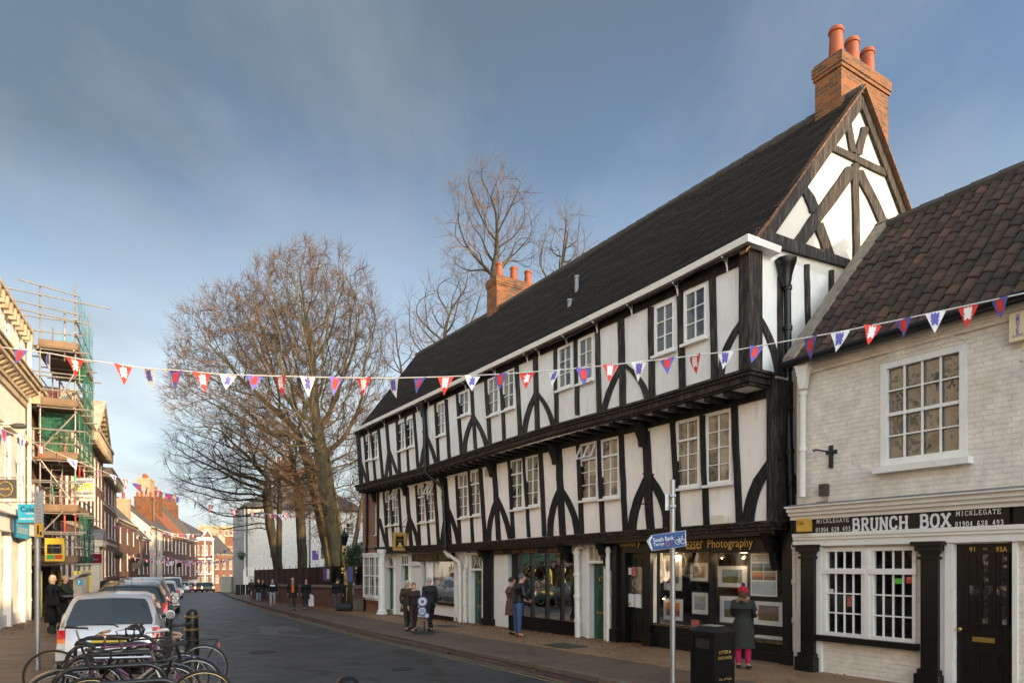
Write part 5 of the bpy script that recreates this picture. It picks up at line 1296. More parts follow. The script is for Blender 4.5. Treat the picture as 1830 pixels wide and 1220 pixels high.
for s_, x0, x1, y0, y1, th in (('BRUNCH BOX', 418, 1025, 210, 284, .20), ('MICKLEGATE', 203, 401, 223, 247, .14), ('MICKLEGATE', 1046, 1325, 172, 200, .14), ('01904 628 493', 196, 409, 276, 300, .14), ('01904 628 493', 1040, 1338, 237, 266, .14)):
    r = rect(FB, 'N', x0, x1, y0, y1, .125, at_x=(x0+x1)/2)
    slab(s_, M['letterw'], BB, 'lettering', FB.P(r[1], r[2], .121), -uu, (0, 0, 1), r[1]-r[0], r[3]-r[2], th)
# pantile roof: real overlapping S shaped tiles
mb = MB(); nr = 14; W0, W1 = -.24, 2.65; Z0, Z1 = CZ+3.50, CZ+6.60; pitchw = .205; sub = 6
cols = int((a_l-.05-a_r)/pitchw)
random.seed(3)
tone = []
def prof(t): return .026*math.sin(2*math.pi*t)+.010*math.sin(4*math.pi*t+.6)
for r in range(nr):
    v0, v1 = r/nr, (r+1)/nr+.012; jit = random.uniform(-.012, .012)
    for c in range(cols):
        tn = min(1, max(0, random.gauss(.40, .17))); j2 = random.uniform(-.010, .010); lift = .026+random.uniform(-.006, .012)
        b = len(mb.v)
        for k in range(sub+1):
            t = k/sub; a = a_l-.10-(c+t)*pitchw; h = prof(t)
            for (v, ex) in ((v0-.004+j2*.5, lift), (v1, 0)):
                w = W0+(W1-W0)*v; z = Z0+(Z1-Z0)*v+.02*math.sin(a*1.3)+.012*math.sin(a*3.1+v*6)
                mb.v.append(FB.P(a, z+(h+ex)*.72, -(w)+(h+ex)*.68))
            mb.v.append(mb.v[-2]-V((0, 0, .022))); tone += [tn]*3
        for k in range(sub):
            i = b+k*3; mb.f.append((i, i+3, i+4, i+1)); mb.f.append((i+2, i+5, i+3, i))
rf = mb.build('roof', M['pantile'], BB, smooth=35)
at_ = rf.data.attributes.new('tone', 'FLOAT', 'POINT'); at_.data.foreach_set('value', tone)
mb = MB()
mb.quad(FB.P(a_r, Z0-.06, .20), FB.P(a_l-.1, Z0-.06, .20), FB.P(a_l-.1, Z1-.06, -2.65), FB.P(a_r, Z1-.06, -2.65))
mb.quad(FB.P(a_r, Z0, -5.6), FB.P(a_l-.1, Z0, -5.6), FB.P(a_l-.1, Z1, -2.65), FB.P(a_r, Z1, -2.65)); mb.build('roof_underside', M['darkbrown'], rf)
mb = MB(); q = [FB.P(a_l-.13, Z0-.02, .26), FB.P(a_l+.10, Z0-.02, .26), FB.P(a_l+.10, Z1+.03, -2.65), FB.P(a_l-.13, Z1+.03, -2.65)]
mb.hexa(q+[p+V((0, 0, .11)) for p in q]); mb.build('verge', mat('mortar verge', (.20, .165, .13), .9, .4, 7, .03, 14), rf)
mb = MB(); a = a_l+.1
while a > a_r: mb.tube([FB.P(a, Z1+.0, -2.65), FB.P(a-.44, Z1+.0, -2.65)], [.115, .10], 8); a -= .43
mb.build('ridge_tiles', M['ridget'], rf)
mb = MB(); mb.tube([FB.P(a_l+.06, Z0-.04, .30), FB.P(a_r, Z0-.0, .30)], .065, 8); mb.build('gutter', M['blackpaint'], BB)
mb = MB(); FB.box(mb, a_r, a_l, zeb-.30, zeb-.20, 0, .04); FB.box(mb, a_r, a_l, zeb-.20, zeb-.11, 0, .08); mb.build('eaves_moulding', M['brickw'], BB)
pipe([pf(FB,'L',330,640,.16), pf(FB,'L',328,700,.10), pf(FB,'L',326,1190,.10)], .06, 'greypipe', BB, hopper=2)
mb = MB(); r = rect(FB, 'N', 97, 173, 228, 305, .13); 
FB.box(mb, r[0], r[1]-.02, r[2], r[3], .125, .24); t = tag(mb.build('alarm_box', mat('yellow alarm plastic', (.62, .36, .05), .4, .1, 5), loc=FB.P(r[0], r[2], .12)), 'yellow alarm box at the left end of the BRUNCH BOX fascia', 'alarm box', 'alarm boxes')
text('Yale', .1, M['blackpaint'], t, 'lettering', FB.P(r[1]-.03, r[3]-.11, .241), -uu, (0, 0, 1), .003, width=(r[1]-r[0])*.55, height=.07)
r = rect(FB, 'L', 1240, 1345, 402, 522, .05); mb = MB(); FB.box(mb, r[0], r[1], r[2], r[3], 0, .13)
t = tag(mb.build('alarm_box', mat('cream alarm plastic', (.70, .58, .36), .4, .08, 5), loc=FB.P(r[0], r[2], 0)), 'cream alarm box with vertical blue letters high on the white brick wall', 'alarm box', 'alarm boxes')
for i, ch in enumerate('MINSTER'): text(ch, .1, M['blue'], t, 'lettering', FB.P(r[1]-(r[1]-r[0])*.30, r[3]-.055-(r[3]-r[2])*.1*i-.01, .131), -uu, (0, 0, 1), .003, width=.04, height=.045)
text('ALARMS', .1, M['blue'], t, 'lettering', FB.P(r[1]-(r[1]-r[0])*.12, r[2]+.05, .131), -uu, (0, 0, 1), .003, width=.13, height=.04)
mb = MB(); c_, z_ = FB.px(*zp('L', 455, 1000), 0)
FB.box(mb, c_-.03, c_+.03, z_-.24, z_+.13, 0, .04); FB.box(mb, c_-.1, c_+.09, z_-.01, z_+.05, .0, .035)
mb.tube([FB.P(c_, z_+.02, .03), FB.P(c_+.02, z_+.03, .42), FB.P(c_+.02, z_, .45), FB.P(c_+.02, z_+.02, .48)], .014, 6)
tag(mb.build('iron_bracket', M['rubber'], loc=FB.P(c_, z_)), 'rusty black iron bracket on the white brick wall left of the upstairs window', 'bracket')
mb = MB(); r = rect(FB, 'L', 405, 437, 1135, 1186, .05); FB.box(mb, r[0], r[1], r[2], r[3], 0, .1); mb.tube([FB.P(r[0]+.02, r[2], .03), FB.P(r[0]+.02, r[2]-.09, .03), FB.P(r[1]+.1, r[2]-.1, .02)], .006, 5)
tag(mb.build('junction_box', mat('brown box', (.06, .035, .03), .5), loc=FB.P(r[0], r[2])), 'small brown box with a cable on the wall above the BRUNCH BOX cornice', 'box')
for (x0, x1, y0, y1, m_, lb) in ((270, 302, 648, 672, 'paper', 'small white card in the left shop window of the white brick shop'), (386, 428, 692, 755, 'p0', 'dim red poster in the left shop window of the white brick shop')):
    r = rect(FB, 'N', x0, x1, y0, y1, -.06); mb = MB(); FB.box(mb, r[0], r[1], r[2], r[3], -.07, -.062); tag(mb.build('notice', M[m_]), lb, 'notice')
M['stg'] = mat('green sticker', (.10, .55, .06), .5, .1); M['str'] = mat('red sticker', (.65, .06, .05), .5, .1)
r = rect(FB, 'N', 676, 732, 585, 618, -.045, at_x=700); mb = MB(); FB.box(mb, r[0], r[1], r[2], r[3], -.036, -.033); tag(mb.build('sticker', M['stg']), 'green sticker in the right shop window of the white brick shop', 'sticker')
r = rect(FB, 'N', 746, 800, 575, 615, -.045, at_x=770); mb = MB(); FB.box(mb, r[0], r[1], r[2], r[3], -.036, -.033); t = tag(mb.build('sticker', M['str']), 'red sticker with white letters beside the right window frame', 'sticker')
text('JUST EAT', .05, M['letterw'], t, 'lettering', FB.P(r[1]-.02, r[2]+.05, -.032), -uu, (0, 0, 1), .001, width=(r[1]-r[0])*.8, height=.04)
mb = MB()
r = rect(FB, 'N', 680, 728, 592, 612, -.045, at_x=700)

# ------------------------------------------------------------------ the rest of the right hand row, outside the frame
def rp_(r, d=.55): return (C2.x+BK[0]*d-U[0]*r, C2.y+BK[1]*d-U[1]*r)
house('terrace_house', 'tall brick terrace house with sash windows next to the white brick shop', rp_(15.2), rp_(6.4), CZ+4.8, 9, [(CZ+1.2, CZ+2.6, 4, 1.0), (CZ+3.2, CZ+4.3, 4, 1.0)], side=-1, pitch=.68, shop={'z': CZ+.9, 'm': 'blackpaint'}, chims=[(7.2, 7.9, 3.5, 5.2, CZ+9.4, 3)], group='houses beside the camera')
house('terrace_house', 'cream rendered terrace house further along the row of the white brick shop', rp_(26), rp_(15.3), CZ+6.0, 10, [(CZ+1.2, CZ+2.9, 4, 1.0), (CZ+3.7, CZ+5.2, 4, 1.0)], 'creampaint', side=-1, shop={'z': CZ+.9, 'm': 'green'}, pitch=.6, chims=[(0.2, .9, 3, 6, CZ+10.6, 4)], group='houses beside the camera')
house('terrace_house', 'long red brick terrace house at the near end of the right hand row', rp_(48), rp_(26.1), CZ+7.0, 11, [(CZ+1.2, CZ+2.9, 8, 1.0), (CZ+4.0, CZ+5.5, 8, 1.0)], 'brick', side=-1, shop={'z': CZ+.9, 'm': 'blackpaint'}, chims=[(8, 9, 3, 6, CZ+12, 4)], group='houses beside the camera')
house('terrace_house', 'plain brick terrace house at the end of the right hand row', rp_(75), rp_(48.1), CZ+7.6, 11, [(CZ+1.2, CZ+2.9, 9, 1.0), (CZ+4.0, CZ+5.5, 9, 1.0)], 'brick', side=-1, shop={'z': CZ+.9, 'm': 'blackpaint'}, chims=[(8, 9, 3, 6, CZ+12, 4)], group='houses beside the camera')

# ------------------------------------------------------------------ left hand row
def lp(Y): return (LF(Y), Y)
PALE = 'creampaint'
house('terrace_house', 'cream stucco terrace house opposite the timber building', lp(-14), lp(-3), CZ+6.6, 9, [(CZ+1.3, CZ+3.1, 4, 1.1), (CZ+4.1, CZ+5.7, 4, 1.1)], PALE, shop={'z': CZ+1.0, 'm': 'whitepaint'}, pitch=.6, group='houses opposite')
house('terrace_house', 'red brick terrace house with white sash windows opposite the gallery', lp(-3), lp(6), CZ+7.4, 9, [(CZ+1.3, CZ+3.1, 4, 1.1), (CZ+4.3, CZ+6.0, 4, 1.1)], 'brick', shop={'z': CZ+1.0, 'm': 'blackpaint'}, pitch=.6, group='houses opposite')
house('terrace_house', 'tall cream terrace house nearest the camera on the scaffold side', lp(6), lp(15.5), CZ+7.8, 9, [(CZ+1.3, CZ+3.1, 4, 1.1), (CZ+4.3, CZ+6.0, 4, 1.1)], PALE, shop={'z': CZ+1.0, 'm': 'whitepaint'}, pitch=.6, group='houses opposite')
r0, f0, L0 = house('white_stucco_building', 'tall white stucco building with two heavy cornices, beside the scaffolding', lp(15.6), lp(24.6), CZ+8.4, 9, [(CZ+2.0, CZ+4.3, 5, 1.0), (CZ+6.9, CZ+7.95, 5, .85)], 'brickp', cm='stonec', cornice=.36, brackets=True, flatroof=True, cm_depth=.22, cat='building', shop=None)
mb = MB()
for (z0, z1, d) in ((5.60, 5.80, .08), (5.80, 5.92, .14), (6.15, 6.30, .38), (6.30, 6.44, .46), (6.44, 6.50, .52)): f0.box(mb, 0, L0+.05, CZ+z0, CZ+z1, 0, d)
k = 20
for i in range(k):
    a = L0*(i+.5)/k; mb.prism([f0.P(a-.1, CZ+z, d) for d, z in ((0, 5.92), (.10, 5.92), (.24, 6.02), (.36, 6.16), (0, 6.16))], f0.P(.2, 0)-f0.P(0, 0))
mb.build('main_cornice', M['stonec'], r0)
pipe([f0.P(L0-.2, CZ+8.0, .12), f0.P(L0-.2, gz(25), .12)], .07, 'creampaint', r0)
for i, (z0, z1) in enumerate(((CZ+4.3, CZ+4.5),)):
    for k in range(5): mb = MB(); c = L0*(k+.5)/5; f0.box(mb, c-.65, c+.65, z0, z1, 0, .18); mb.build('window_hood', M['creampaint'], r0)
# shopfront of the white building (two shops)
sf = MB()
f0.box(sf, 0, L0-.3, CZ+1.0, CZ+1.5, 0, .3); f0.box(sf, 0, L0-.3, CZ+1.5, CZ+1.68, 0, .5)
for a in (.1, 2.4, 4.6, 6.2, 8.4): f0.box(sf, a, a+.28, gz(22)-.2, CZ+1.0, 0, .24)
f0.box(sf, 0, L0-.3, gz(20)-.2, gz(20)+.45, 0, .14)
sfo = sf.build('shopfront', M['whitepaint'], r0)
mb = MB(); f0.box(mb, .4, 8.4, gz(20)+.45, CZ+1.0, .01, .05); mb.build('shop_window', M['panesunpaint'], sfo)
mb = MB()
for a in (1.4, 3.5, 5.4, 7.2): f0.box(mb, a, a+.07, gz(20)+.45, CZ+1.0, .05, .1)
mb.build('glazing_bars', M['whitepaint'], sfo)
mb = MB(); f0.box(mb, 6.3, 8.5, CZ+.85, CZ+1.45, .3, .34)
M['cyan'] = mat('cyan sign', (.03, .35, .55), .5, .1); M['dgrey'] = mat('dark grey sign', (.07, .07, .065), .5, .1)
so_ = mb.build('shop_sign', M['cyan'], None, loc=f0.P(6.3, CZ+.85, .3)); tag(so_, 'blue fascia sign over the shop window of the white stucco building', 'sign')
text('Solicitors', .4, M['letterw'], so_, 'lettering', f0.P(6.5, CZ+1.0, .345), V((*f0.u, 0)), (0, 0, 1), .003, width=1.7, height=.3)
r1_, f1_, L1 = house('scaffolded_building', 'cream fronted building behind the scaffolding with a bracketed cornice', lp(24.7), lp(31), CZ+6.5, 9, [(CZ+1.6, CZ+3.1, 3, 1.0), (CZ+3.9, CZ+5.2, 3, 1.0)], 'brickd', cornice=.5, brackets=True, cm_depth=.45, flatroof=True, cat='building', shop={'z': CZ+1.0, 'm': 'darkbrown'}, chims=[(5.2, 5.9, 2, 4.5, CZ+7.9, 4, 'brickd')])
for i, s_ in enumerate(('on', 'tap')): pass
house('terrace_house', 'tall red brick terrace house with pale sash windows behind the scaffolding', lp(31.1), lp(40), CZ+8.0, 9, [(CZ-.6, CZ+1.6, 5, 1.1), (CZ+2.6, CZ+4.7, 5, 1.1), (CZ+5.3, CZ+7.0, 5, 1.1)], 'brickd', cornice=.5, cm='stonec', brackets=True, cm_depth=.6, flatroof=True, pm='panesunpaint', bandz=(CZ+2.0,), group='brick terrace houses past the scaffolding')
r2_, f2_, L2 = house('pedimented_building', 'tall red brick building with a stone pediment and slate roof rising above the terrace', lp(40.1), lp(50), CZ+8.2, 9, [(CZ-.6, CZ+1.6, 5, 1.1), (CZ+2.6, CZ+4.7, 5, 1.1), (CZ+5.3, CZ+7.1, 5, 1.1)], 'brickd', cornice=.6, cm='stonec', brackets=True, cm_depth=.7, flatroof=True, pm='panesunpaint', bandz=(CZ+2.0,), cat='building')
mb = MB(); zt = CZ+8.23
f2_.poly(mb, [(1.5, zt), (L2-1.0, zt), (L2/2+.2, zt+2.3)], -.3, .2)
for sg in (0, 1):
    q = [(1.2, zt), (1.5, zt), (L2/2+.2, zt+2.25), (L2/2+.2, zt+2.65)] if sg == 0 else [(L2-.7, zt), (L2-1.0, zt), (L2/2+.2, zt+2.25), (L2/2+.2, zt+2.65)]
    f2_.poly(mb, q, -.3, .62-.01*sg)
for i in range(9):
    for sg in (0, 1):
        t = (i+.5)/9; a = (1.5+(L2/2-1.3)*t) if sg == 0 else (L2-1.0-(L2/2-1.2)*t); z = zt+2.1*t; f2_.box(mb, a-.14, a+.14, z-.02, z+.15, .2, .5)
mb.build('pediment', M['stonec'], r2_)
mb = MB(); q = [f2_.P(1.2, zt, -.3), f2_.P(1.2, zt, -8.8), f2_.P(L2/2+.2, zt+2.66, -8.8), f2_.P(L2/2+.2, zt+2.66, -.3)]; mb.hexa(q+[p+V((0, 0, .08)) for p in q])
q = [f2_.P(L2-.7, zt, -.3), f2_.P(L2-.7, zt, -8.8), f2_.P(L2/2+.2, zt+2.66, -8.8), f2_.P(L2/2+.2, zt+2.66, -.3)]; mb.hexa(q+[p+V((0, 0, .08)) for p in q])
mb.build('pediment_roof', M['slate'], r2_)
house('terrace_house', 'red brick terrace house with stone bands at the far end of the tall row', lp(50.1), lp(61), CZ+7.1, 9, [(CZ-.9, CZ+1.1, 4, 1.1), (CZ+2.1, CZ+4.0, 4, 1.1), (CZ+4.8, CZ+6.2, 4, 1.1)], 'brickd', cornice=.5, brackets=True, cm_depth=.6, flatroof=True, pm='panesunpaint', bandz=(CZ+1.5, CZ+4.4), group='brick terrace houses past the scaffolding', chims=[(9.5, 10.3, 2, 5, CZ+8.8, 4)])
# dark railings and porch in front of the brick terrace
fL = Face(lp(31.1), (LF(40)-LF(31.1), 8.9), (.9, .44))
t = thing('porch', 'pale stone porch with a lead roof on the brick terrace past the scaffolding', 'porch', fL.P(7.2, gz(38)))
mb = MB(); 
for a in (7.2, 8.9): fL.box(mb, a, a+.3, gz(38)-.2, CZ+1.0, 0, 1.0)
fL.box(mb, 7.1, 9.3, CZ+1.0, CZ+1.4, 0, 1.15); mb.build('columns', M['creampaint'], t)
mb = MB(); fL.poly(mb, [(7.05, CZ+1.4), (9.35, CZ+1.4), (9.1, CZ+1.8), (8.2, CZ+2.0), (7.3, CZ+1.8)], 0, 1.18); mb.build('porch_roof', M['lead'], t)
t = thing('iron_railings', 'black spiked iron railings in front of the brick terrace past the parking meter', 'railings', fL.P(5, gz(36), 1.4))
mb = MB(); g = CZ-2.35; fL.box(mb, 3, 22, g+1.25, g+1.29, 1.38, 1.42); fL.box(mb, 3, 22, g+.3, g+.34, 1.38, 1.42); mb.build('rail', M['blackpaint'], t)
mb = MB()
for i in range(120): a = 3+19*i/120; fL.box(mb, a, a+.025, g-.3, g+1.5, 1.39, 1.415)
tag(mb.build('bars', M['blackpaint'], t), kind='stuff')
# ------------------------------------------------------------------ far row (street bends)
far = [
 ('brown_brick_house', 'dark brick house with a grey roof, first of the lower far houses', (61.1, 75.9), 4.15, [(-.6, 1.1, 3, 1.1), (2.0, 3.5, 3, 1.1)], 'brickd', 'slated', 1.05, 'blackpaint', [(7.6, 8.6, 2.5, 5, 9.0, 4), (10.2, 11, 3, 5, 8.6, 4)]),
 ('brown_brick_house', 'plain dark brick house with a low eave beside the cream far house', (76.1, 87.9), 3.2, [(-1.1, .5, 3, 1.1), (1.3, 2.7, 2, 1.1)], 'brickd', 'slated', 1.0, 'darkbrown', [(10.5, 11.7, 2, 5, 8.2, 2, 'brickb')]),
 ('cream_house', 'narrow cream rendered house among the far brick houses', (88.1, 99.9), 4.9, [(-1.2, .8, 2, 1.2), (2.0, 3.9, 2, 1.2)], 'creampaint', 'slated', .9, 'whitepaint', [(9.5, 11.5, 1, 3.2, 9.6, 4), ]),
 ('brown_brick_house', 'far brick house with white first floor windows and a black roof edge', (100.1, 109.9), 4.9, [(-1.4, .9, 3, 1.1), (2.1, 4.0, 3, 1.2)], 'brickd', 'slate', .8, 'whitepaint', [(2, 5.5, 2, 3.8, 12.8, 4, 'brickb')]),
 ('orange_roofed_house', 'far brick house under a bright orange tiled roof', (110.1, 121.9), 4.6, [(-1.8, .7, 4, 1.2), (1.8, 3.9, 4, 1.2)], 'brickd', 'orangetile', 1.2, 'blackpaint', [(2, 5, 2.6, 4.4, 12.0, 4, 'bricko')]),
 ('brown_brick_house', 'plain dark brick house between the orange roof and the quoined gable', (122.1, 130.9), 4.4, [(-2.1, .4, 2, 1.2), (1.5, 3.6, 2, 1.2)], 'brickd', 'slated', 1.3, 'whitepaint', [(5, 7.2, 3, 5.2, 12.2, 4, 'bricko')]),
]
for i, (nm, lb, (ya, yb), ze, rws, wm_, rm, pt, sm, ch) in enumerate(far):
    house(nm, lb, lp(ya), lp(yb), CZ+ze, 9, [(CZ+a, CZ+b, c, w) for a, b, c, w in rws], wm_, rm, pt, shop={'z': CZ-1.7-.25*i, 'm': sm, 'door': False}, cornice=.35, cm='whitepaint' if i % 2 else 'creampaint', pm='panesunpaint' if i in (2, 3, 4) else 'pane', chims=[(c[0], c[1], c[2], c[3], CZ+c[4], c[5], *(c[6:])) for c in ch], group='brown brick houses down the hill' if nm == 'brown_brick_house' else None, wr=2)
q0 = at(350, 1000, 131); q1 = at(381, 1000, 137)
r6, f6, L6 = house('quoined_house', 'far brick house with white corner stones, white bands and a small pediment', (q0.x, q0.y), (q1.x, q1.y), CZ+5.2, 10, [(CZ-4.4, CZ-2.4, 4, .8), (CZ-1.5, CZ+.6, 4, .8), (CZ+1.8, CZ+3.8, 4, .8)], 'brickd', 'slate', .7, cornice=.5, cm='whitepaint', bandz=(CZ-2.0, CZ+1.0), pm='pane', wr=2, hip=True)
mb = MB()
for a in (0, L6/2-.15, L6-.3): f6.box(mb, a, a+.3, CZ-6, CZ+5, 0, .08)
f6.poly(mb, [(L6*.3, CZ+5.2), (L6*.98, CZ+5.2), (L6*.64, CZ+7.0)], -.2, .1)
mb.build('quoins', M['whitepaint'], r6)
mb = MB(); f6.poly(mb, [(L6*.38, CZ+5.4), (L6*.9, CZ+5.4), (L6*.64, CZ+6.7)], .1, .13); mb.build('pediment_panel', M['brickd'], r6)
q0 = at(381.5, 1000, 141); q1 = at(418, 1000, 147)
house('low_brick_house', 'low dark brick house with a black slate roof at the bend of the street', (q0.x, q0.y), (q1.x, q1.y), CZ+2.1, 9, [(CZ-3.8, CZ-2.2, 3, .9), (CZ-1.0, CZ+1.0, 3, .9)], 'brickd', 'slate', .9, cornice=.3, pm='pane', wr=2)
q0 = at(402, 1000, 158); q1 = at(446, 1000, 160)
house('red_brick_house', 'taller red brick house behind the low slate roofed house at the bend', (q0.x, q0.y), (q1.x, q1.y), CZ+4.2, 9, [(CZ-4.5, CZ-2.6, 3, 1.0), (CZ-1.6, CZ+.3, 3, 1.0), (CZ+1.2, CZ+2.9, 3, 1.0)], 'brick', 'orangetile', .5, cornice=.3, pm='pane', wr=2)
q0 = at(355, 1000, 200); q1 = at(450, 1000, 206)
house('sunlit_building', 'long buff sunlit building rising above the far rooftops', (q0.x, q0.y), (q1.x, q1.y), CZ+11.5, 12, [(CZ+6.5, CZ+8.5, 9, 1.0)], 'brickb', 'slated', .25, cornice=.6, pm='panesunpaint', wr=2, cat='building', flatroof=True)
q0 = at(230, 1000, 150); q1 = at(262, 1000, 190)
house('terrace_house', 'brick house with a grey roof glimpsed over the far brown houses', (-62, 100), (-70, 118), CZ+7.5, 10, [], 'brickb', 'slated', .8, chims=[(3, 6, 3, 5, CZ+14, 5), (13, 15, 3, 5, CZ+14.4, 5)])
house('terrace_house', 'brick house with tall chimneys glimpsed behind the orange roofed house', (-72, 122), (-79, 142), CZ+8.0, 10, [], 'brickb', 'slated', .7, chims=[(3, 6.5, 3, 5, CZ+15.5, 5), (14, 17, 3, 5, CZ+14.5, 5)])

# ------------------------------------------------------------------ white building beyond the churchyard
q0 = V((-25.9, 66)); q1 = V((-15.5, 71.5))
wb, fw_, Lw = house('white_corner_building', 'white painted corner building with a hipped dark roof, seen behind the churchyard trees', (q0.x, q0.y), (q1.x, q1.y), CZ+5.6, 10,
    [(CZ+.6, CZ+1.9, 1, .9, 2.3, 3.3), (CZ+.5, CZ+1.8, 1, 1.1, 7.0, 8.2), (CZ+3.0, CZ+4.3, 1, .8, 9.8, 10.8)], 'brickp', 'slate', .75, cornice=.2, cm='whitepaint', hip=True, cat='building', side=1, chims=[(3.6, 5.6, 4, 5.2, CZ+10.6, 3, 'brickd'), (7.2, 8.2, 4, 5.2, CZ+9.8, 2, 'bricko')])
mb = MB(); fw_.box(mb, 0, Lw, CZ-.5, CZ-.3, 0, .15); fw_.box(mb, -.1, 6, CZ-1.15, CZ-.5, 0, .12); fw_.box(mb, -.1, .35, CZ-5, CZ-1.15, 0, .2); fw_.box(mb, .9, 1.25, CZ-5, CZ-1.15, 0, .2); mb.build('shopfront', M['whitepaint'], wb)
mb = MB(); fw_.box(mb, 1.4, 9, CZ-4, CZ-1.2, .01, .03); mb.build('dark_shop_window', M['pane'], wb)
mb = MB(); fw_.box(mb, -.1, Lw+.1, CZ+5.5, CZ+5.62, .15, .32); mb.build('gutter', M['rubber'], wb)
for a in (.25, 6.2): mb = MB(); mb.tube([fw_.P(a, CZ+5.5, .12), fw_.P(a, CZ-4, .12)], .06, 6); mb.build('drainpipe', M['dgrey'], wb)
mb = MB(); fw_.box(mb, 2.0, 4.6, CZ-.98, CZ-.72, .12, .14); mb.build('name_board', M['metal_l'], wb)
mb = MB(); fw_.poly(mb, [(3.0, CZ+5.9), (4.3, CZ+5.9), (4.3, CZ+6.9), (3.65, CZ+7.4), (3.0, CZ+6.9)], -2.4, -.5); mb.build('dormer', M['slate'], wb)
house('red_brick_house', 'red brick house half hidden by the trees behind the churchyard', (-15.0, 74), (-3, 80), CZ+4.6, 9, [(CZ+.2, CZ+1.8, 4, 1.0), (CZ+2.4, CZ+4, 4, 1)], 'brick', 'orangetile', .8, chims=[(2, 3.4, 3, 4.5, CZ+11, 3)], wr=2)
house('cream_house', 'cream gabled house half hidden by the trees behind the churchyard wall', (-10.0, 58), (-4, 61), CZ+2.6, 8, [(CZ+.0, CZ+1.3, 2, 1.0)], 'creampaint', 'orangetile', .9, chims=[(4, 5, 3, 4.5, CZ+8, 2)], wr=2)

# ------------------------------------------------------------------ churchyard wall, boards, gate, lamp, notices
cw0 = V((-7.0, 32.0)); cw1 = V((-18.4, 50.0)); cu = (cw1-cw0).normalized(); cnn = V((-cu.y, cu.x))
CWF = Face(cw0, cu, cnn if cnn.x < 0 else -cnn); LW = (cw1-cw0).length
def gza(a): return gz(CWF.P(a, 0).y)+.1
def wallpart(mb, a0, a1, z0f, z1f, d0, d1, step=1.5):
    n = max(1, int((a1-a0)/step))
    for i in range(n):
        p, q = a0+(a1-a0)*i/n, a0+(a1-a0)*(i+1)/n
        mb.hexa([CWF.P(p, z0f(p), d0), CWF.P(q, z0f(q), d0), CWF.P(q, z0f(q), d1), CWF.P(p, z0f(p), d1), CWF.P(p, z1f(p), d0), CWF.P(q, z1f(q), d0), CWF.P(q, z1f(q), d1), CWF.P(p, z1f(p), d1)])
ag0, ag1 = CWF.px(632, 1050)[0], CWF.px(607, 1050)[0]
wt = thing('churchyard_wall', 'low red brick churchyard wall with a stone coping and black boards on top', 'wall', (cw0.x, cw0.y, gz(32)))
for (s0, s1, m_) in ((-.0, ag0, 'wallstone'), (ag1, LW+3, 'brickd')):
    mb = MB(); wallpart(mb, s0, s1, lambda a: gza(a)-.5, lambda a: gza(a)+(.55 if m_ == 'wallstone' else 1.05), -.35, 0); mb.build('brickwork' if m_ == 'brickd' else 'stonework', M[m_], wt)
    if m_ == 'wallstone': mb = MB(); wallpart(mb, s0, s1, lambda a: gza(a)+.55, lambda a: gza(a)+1.05, -.35, 0); mb.build('brickwork', M['brickd'], wt)
    mb = MB(); wallpart(mb, s0, s1, lambda a: gza(a)+1.05, lambda a: gza(a)+1.2, -.42, .07); mb.build('coping', M['wallstone'], wt)
    mb = MB(); wallpart(mb, s0, s1, lambda a: gza(a)+1.2, lambda a: gza(a)+2.2, -.22, -.16); mb.build('boards', M['blackpaint'], wt)
    mb = MB(); a = s0+.1
    while a < s1:
        mb.tube([CWF.P(a, gza(a)+1.2, -.12), CWF.P(a, gza(a)+2.3, -.12)], .018, 5); mb.ball(CWF.P(a, gza(a)+2.33, -.12), .035, 6); a += 1.45
    mb.build('railing_posts', M['blackpaint'], wt)
gt_ = thing('iron_gate', 'black iron churchyard gate with gold ball finials', 'gate', CWF.P(ag0, gza(ag0)))
mb = MB()
for i in range(14): a = ag0+.15+(ag1-ag0-.3)*i/13; mb.tube([CWF.P(a, gza(a)+.1, -.15), CWF.P(a, gza(a)+1.7, -.15)], .012, 5)
for z in (.15, 1.45): mb.tube([CWF.P(ag0+.1, gza(ag0)+z, -.15), CWF.P(ag1-.1, gza(ag1)+z, -.15)], .02, 5)
mb.build('bars', M['blackpaint'], gt_)
for a in (ag0+.05, ag1-.05):
    mb = MB(); mb.tube([CWF.P(a, gza(a)-.1, -.15), CWF.P(a, gza(a)+1.9, -.15)], .06, 8); mb.build('gate_post', M['blackpaint'], gt_)
    mb = MB(); mb.ball(CWF.P(a, gza(a)+2.0, -.15), .10, 10); mb.lathe([(.07, 0), (.09, .05), (.05, .1)], CWF.P(a, gza(a)+1.78, -.15), 8); mb.build('finial', M['gold'], gt_, smooth=True)
lt = thing('street_lamp', 'black lantern on a curved iron arch over the churchyard gate', 'lamp', CWF.P(ag1, gza(ag1)))
mb = MB(); c = CWF.P((ag0+ag1)/2+.6, CZ+1.1, -.1); p = CWF.P(ag1+.1, 0, -.1)
mb.tube([V((p.x, p.y, gza(ag1))), V((p.x, p.y, CZ+.6)), V((p.x, p.y, CZ+1.0)).lerp(c+V((0, 0, .6)), .3)+V((0, 0, .2)), c+V((0, 0, .75)), c+V((0, 0, .55))], .03, 6); mb.build('arch', M['blackpaint'], lt)
mb = MB(); mb.lathe([(.1, 0), (.2, .45), (.24, .47), (.1, .65), (.04, .72)], c-V((0, 0, .15)), 6); mb.build('lantern', M['blackpaint'], lt)
mb = MB(); mb.lathe([(.085, .05), (.17, .42)], c-V((0, 0, .15)), 6); mb.build('pane', M['pane'], lt)
M['purple'] = mat('purple print', (.16, .07, .30), .6, .25, 3); M['bluep'] = mat('blue print', (.10, .14, .36), .6, .3, 4)
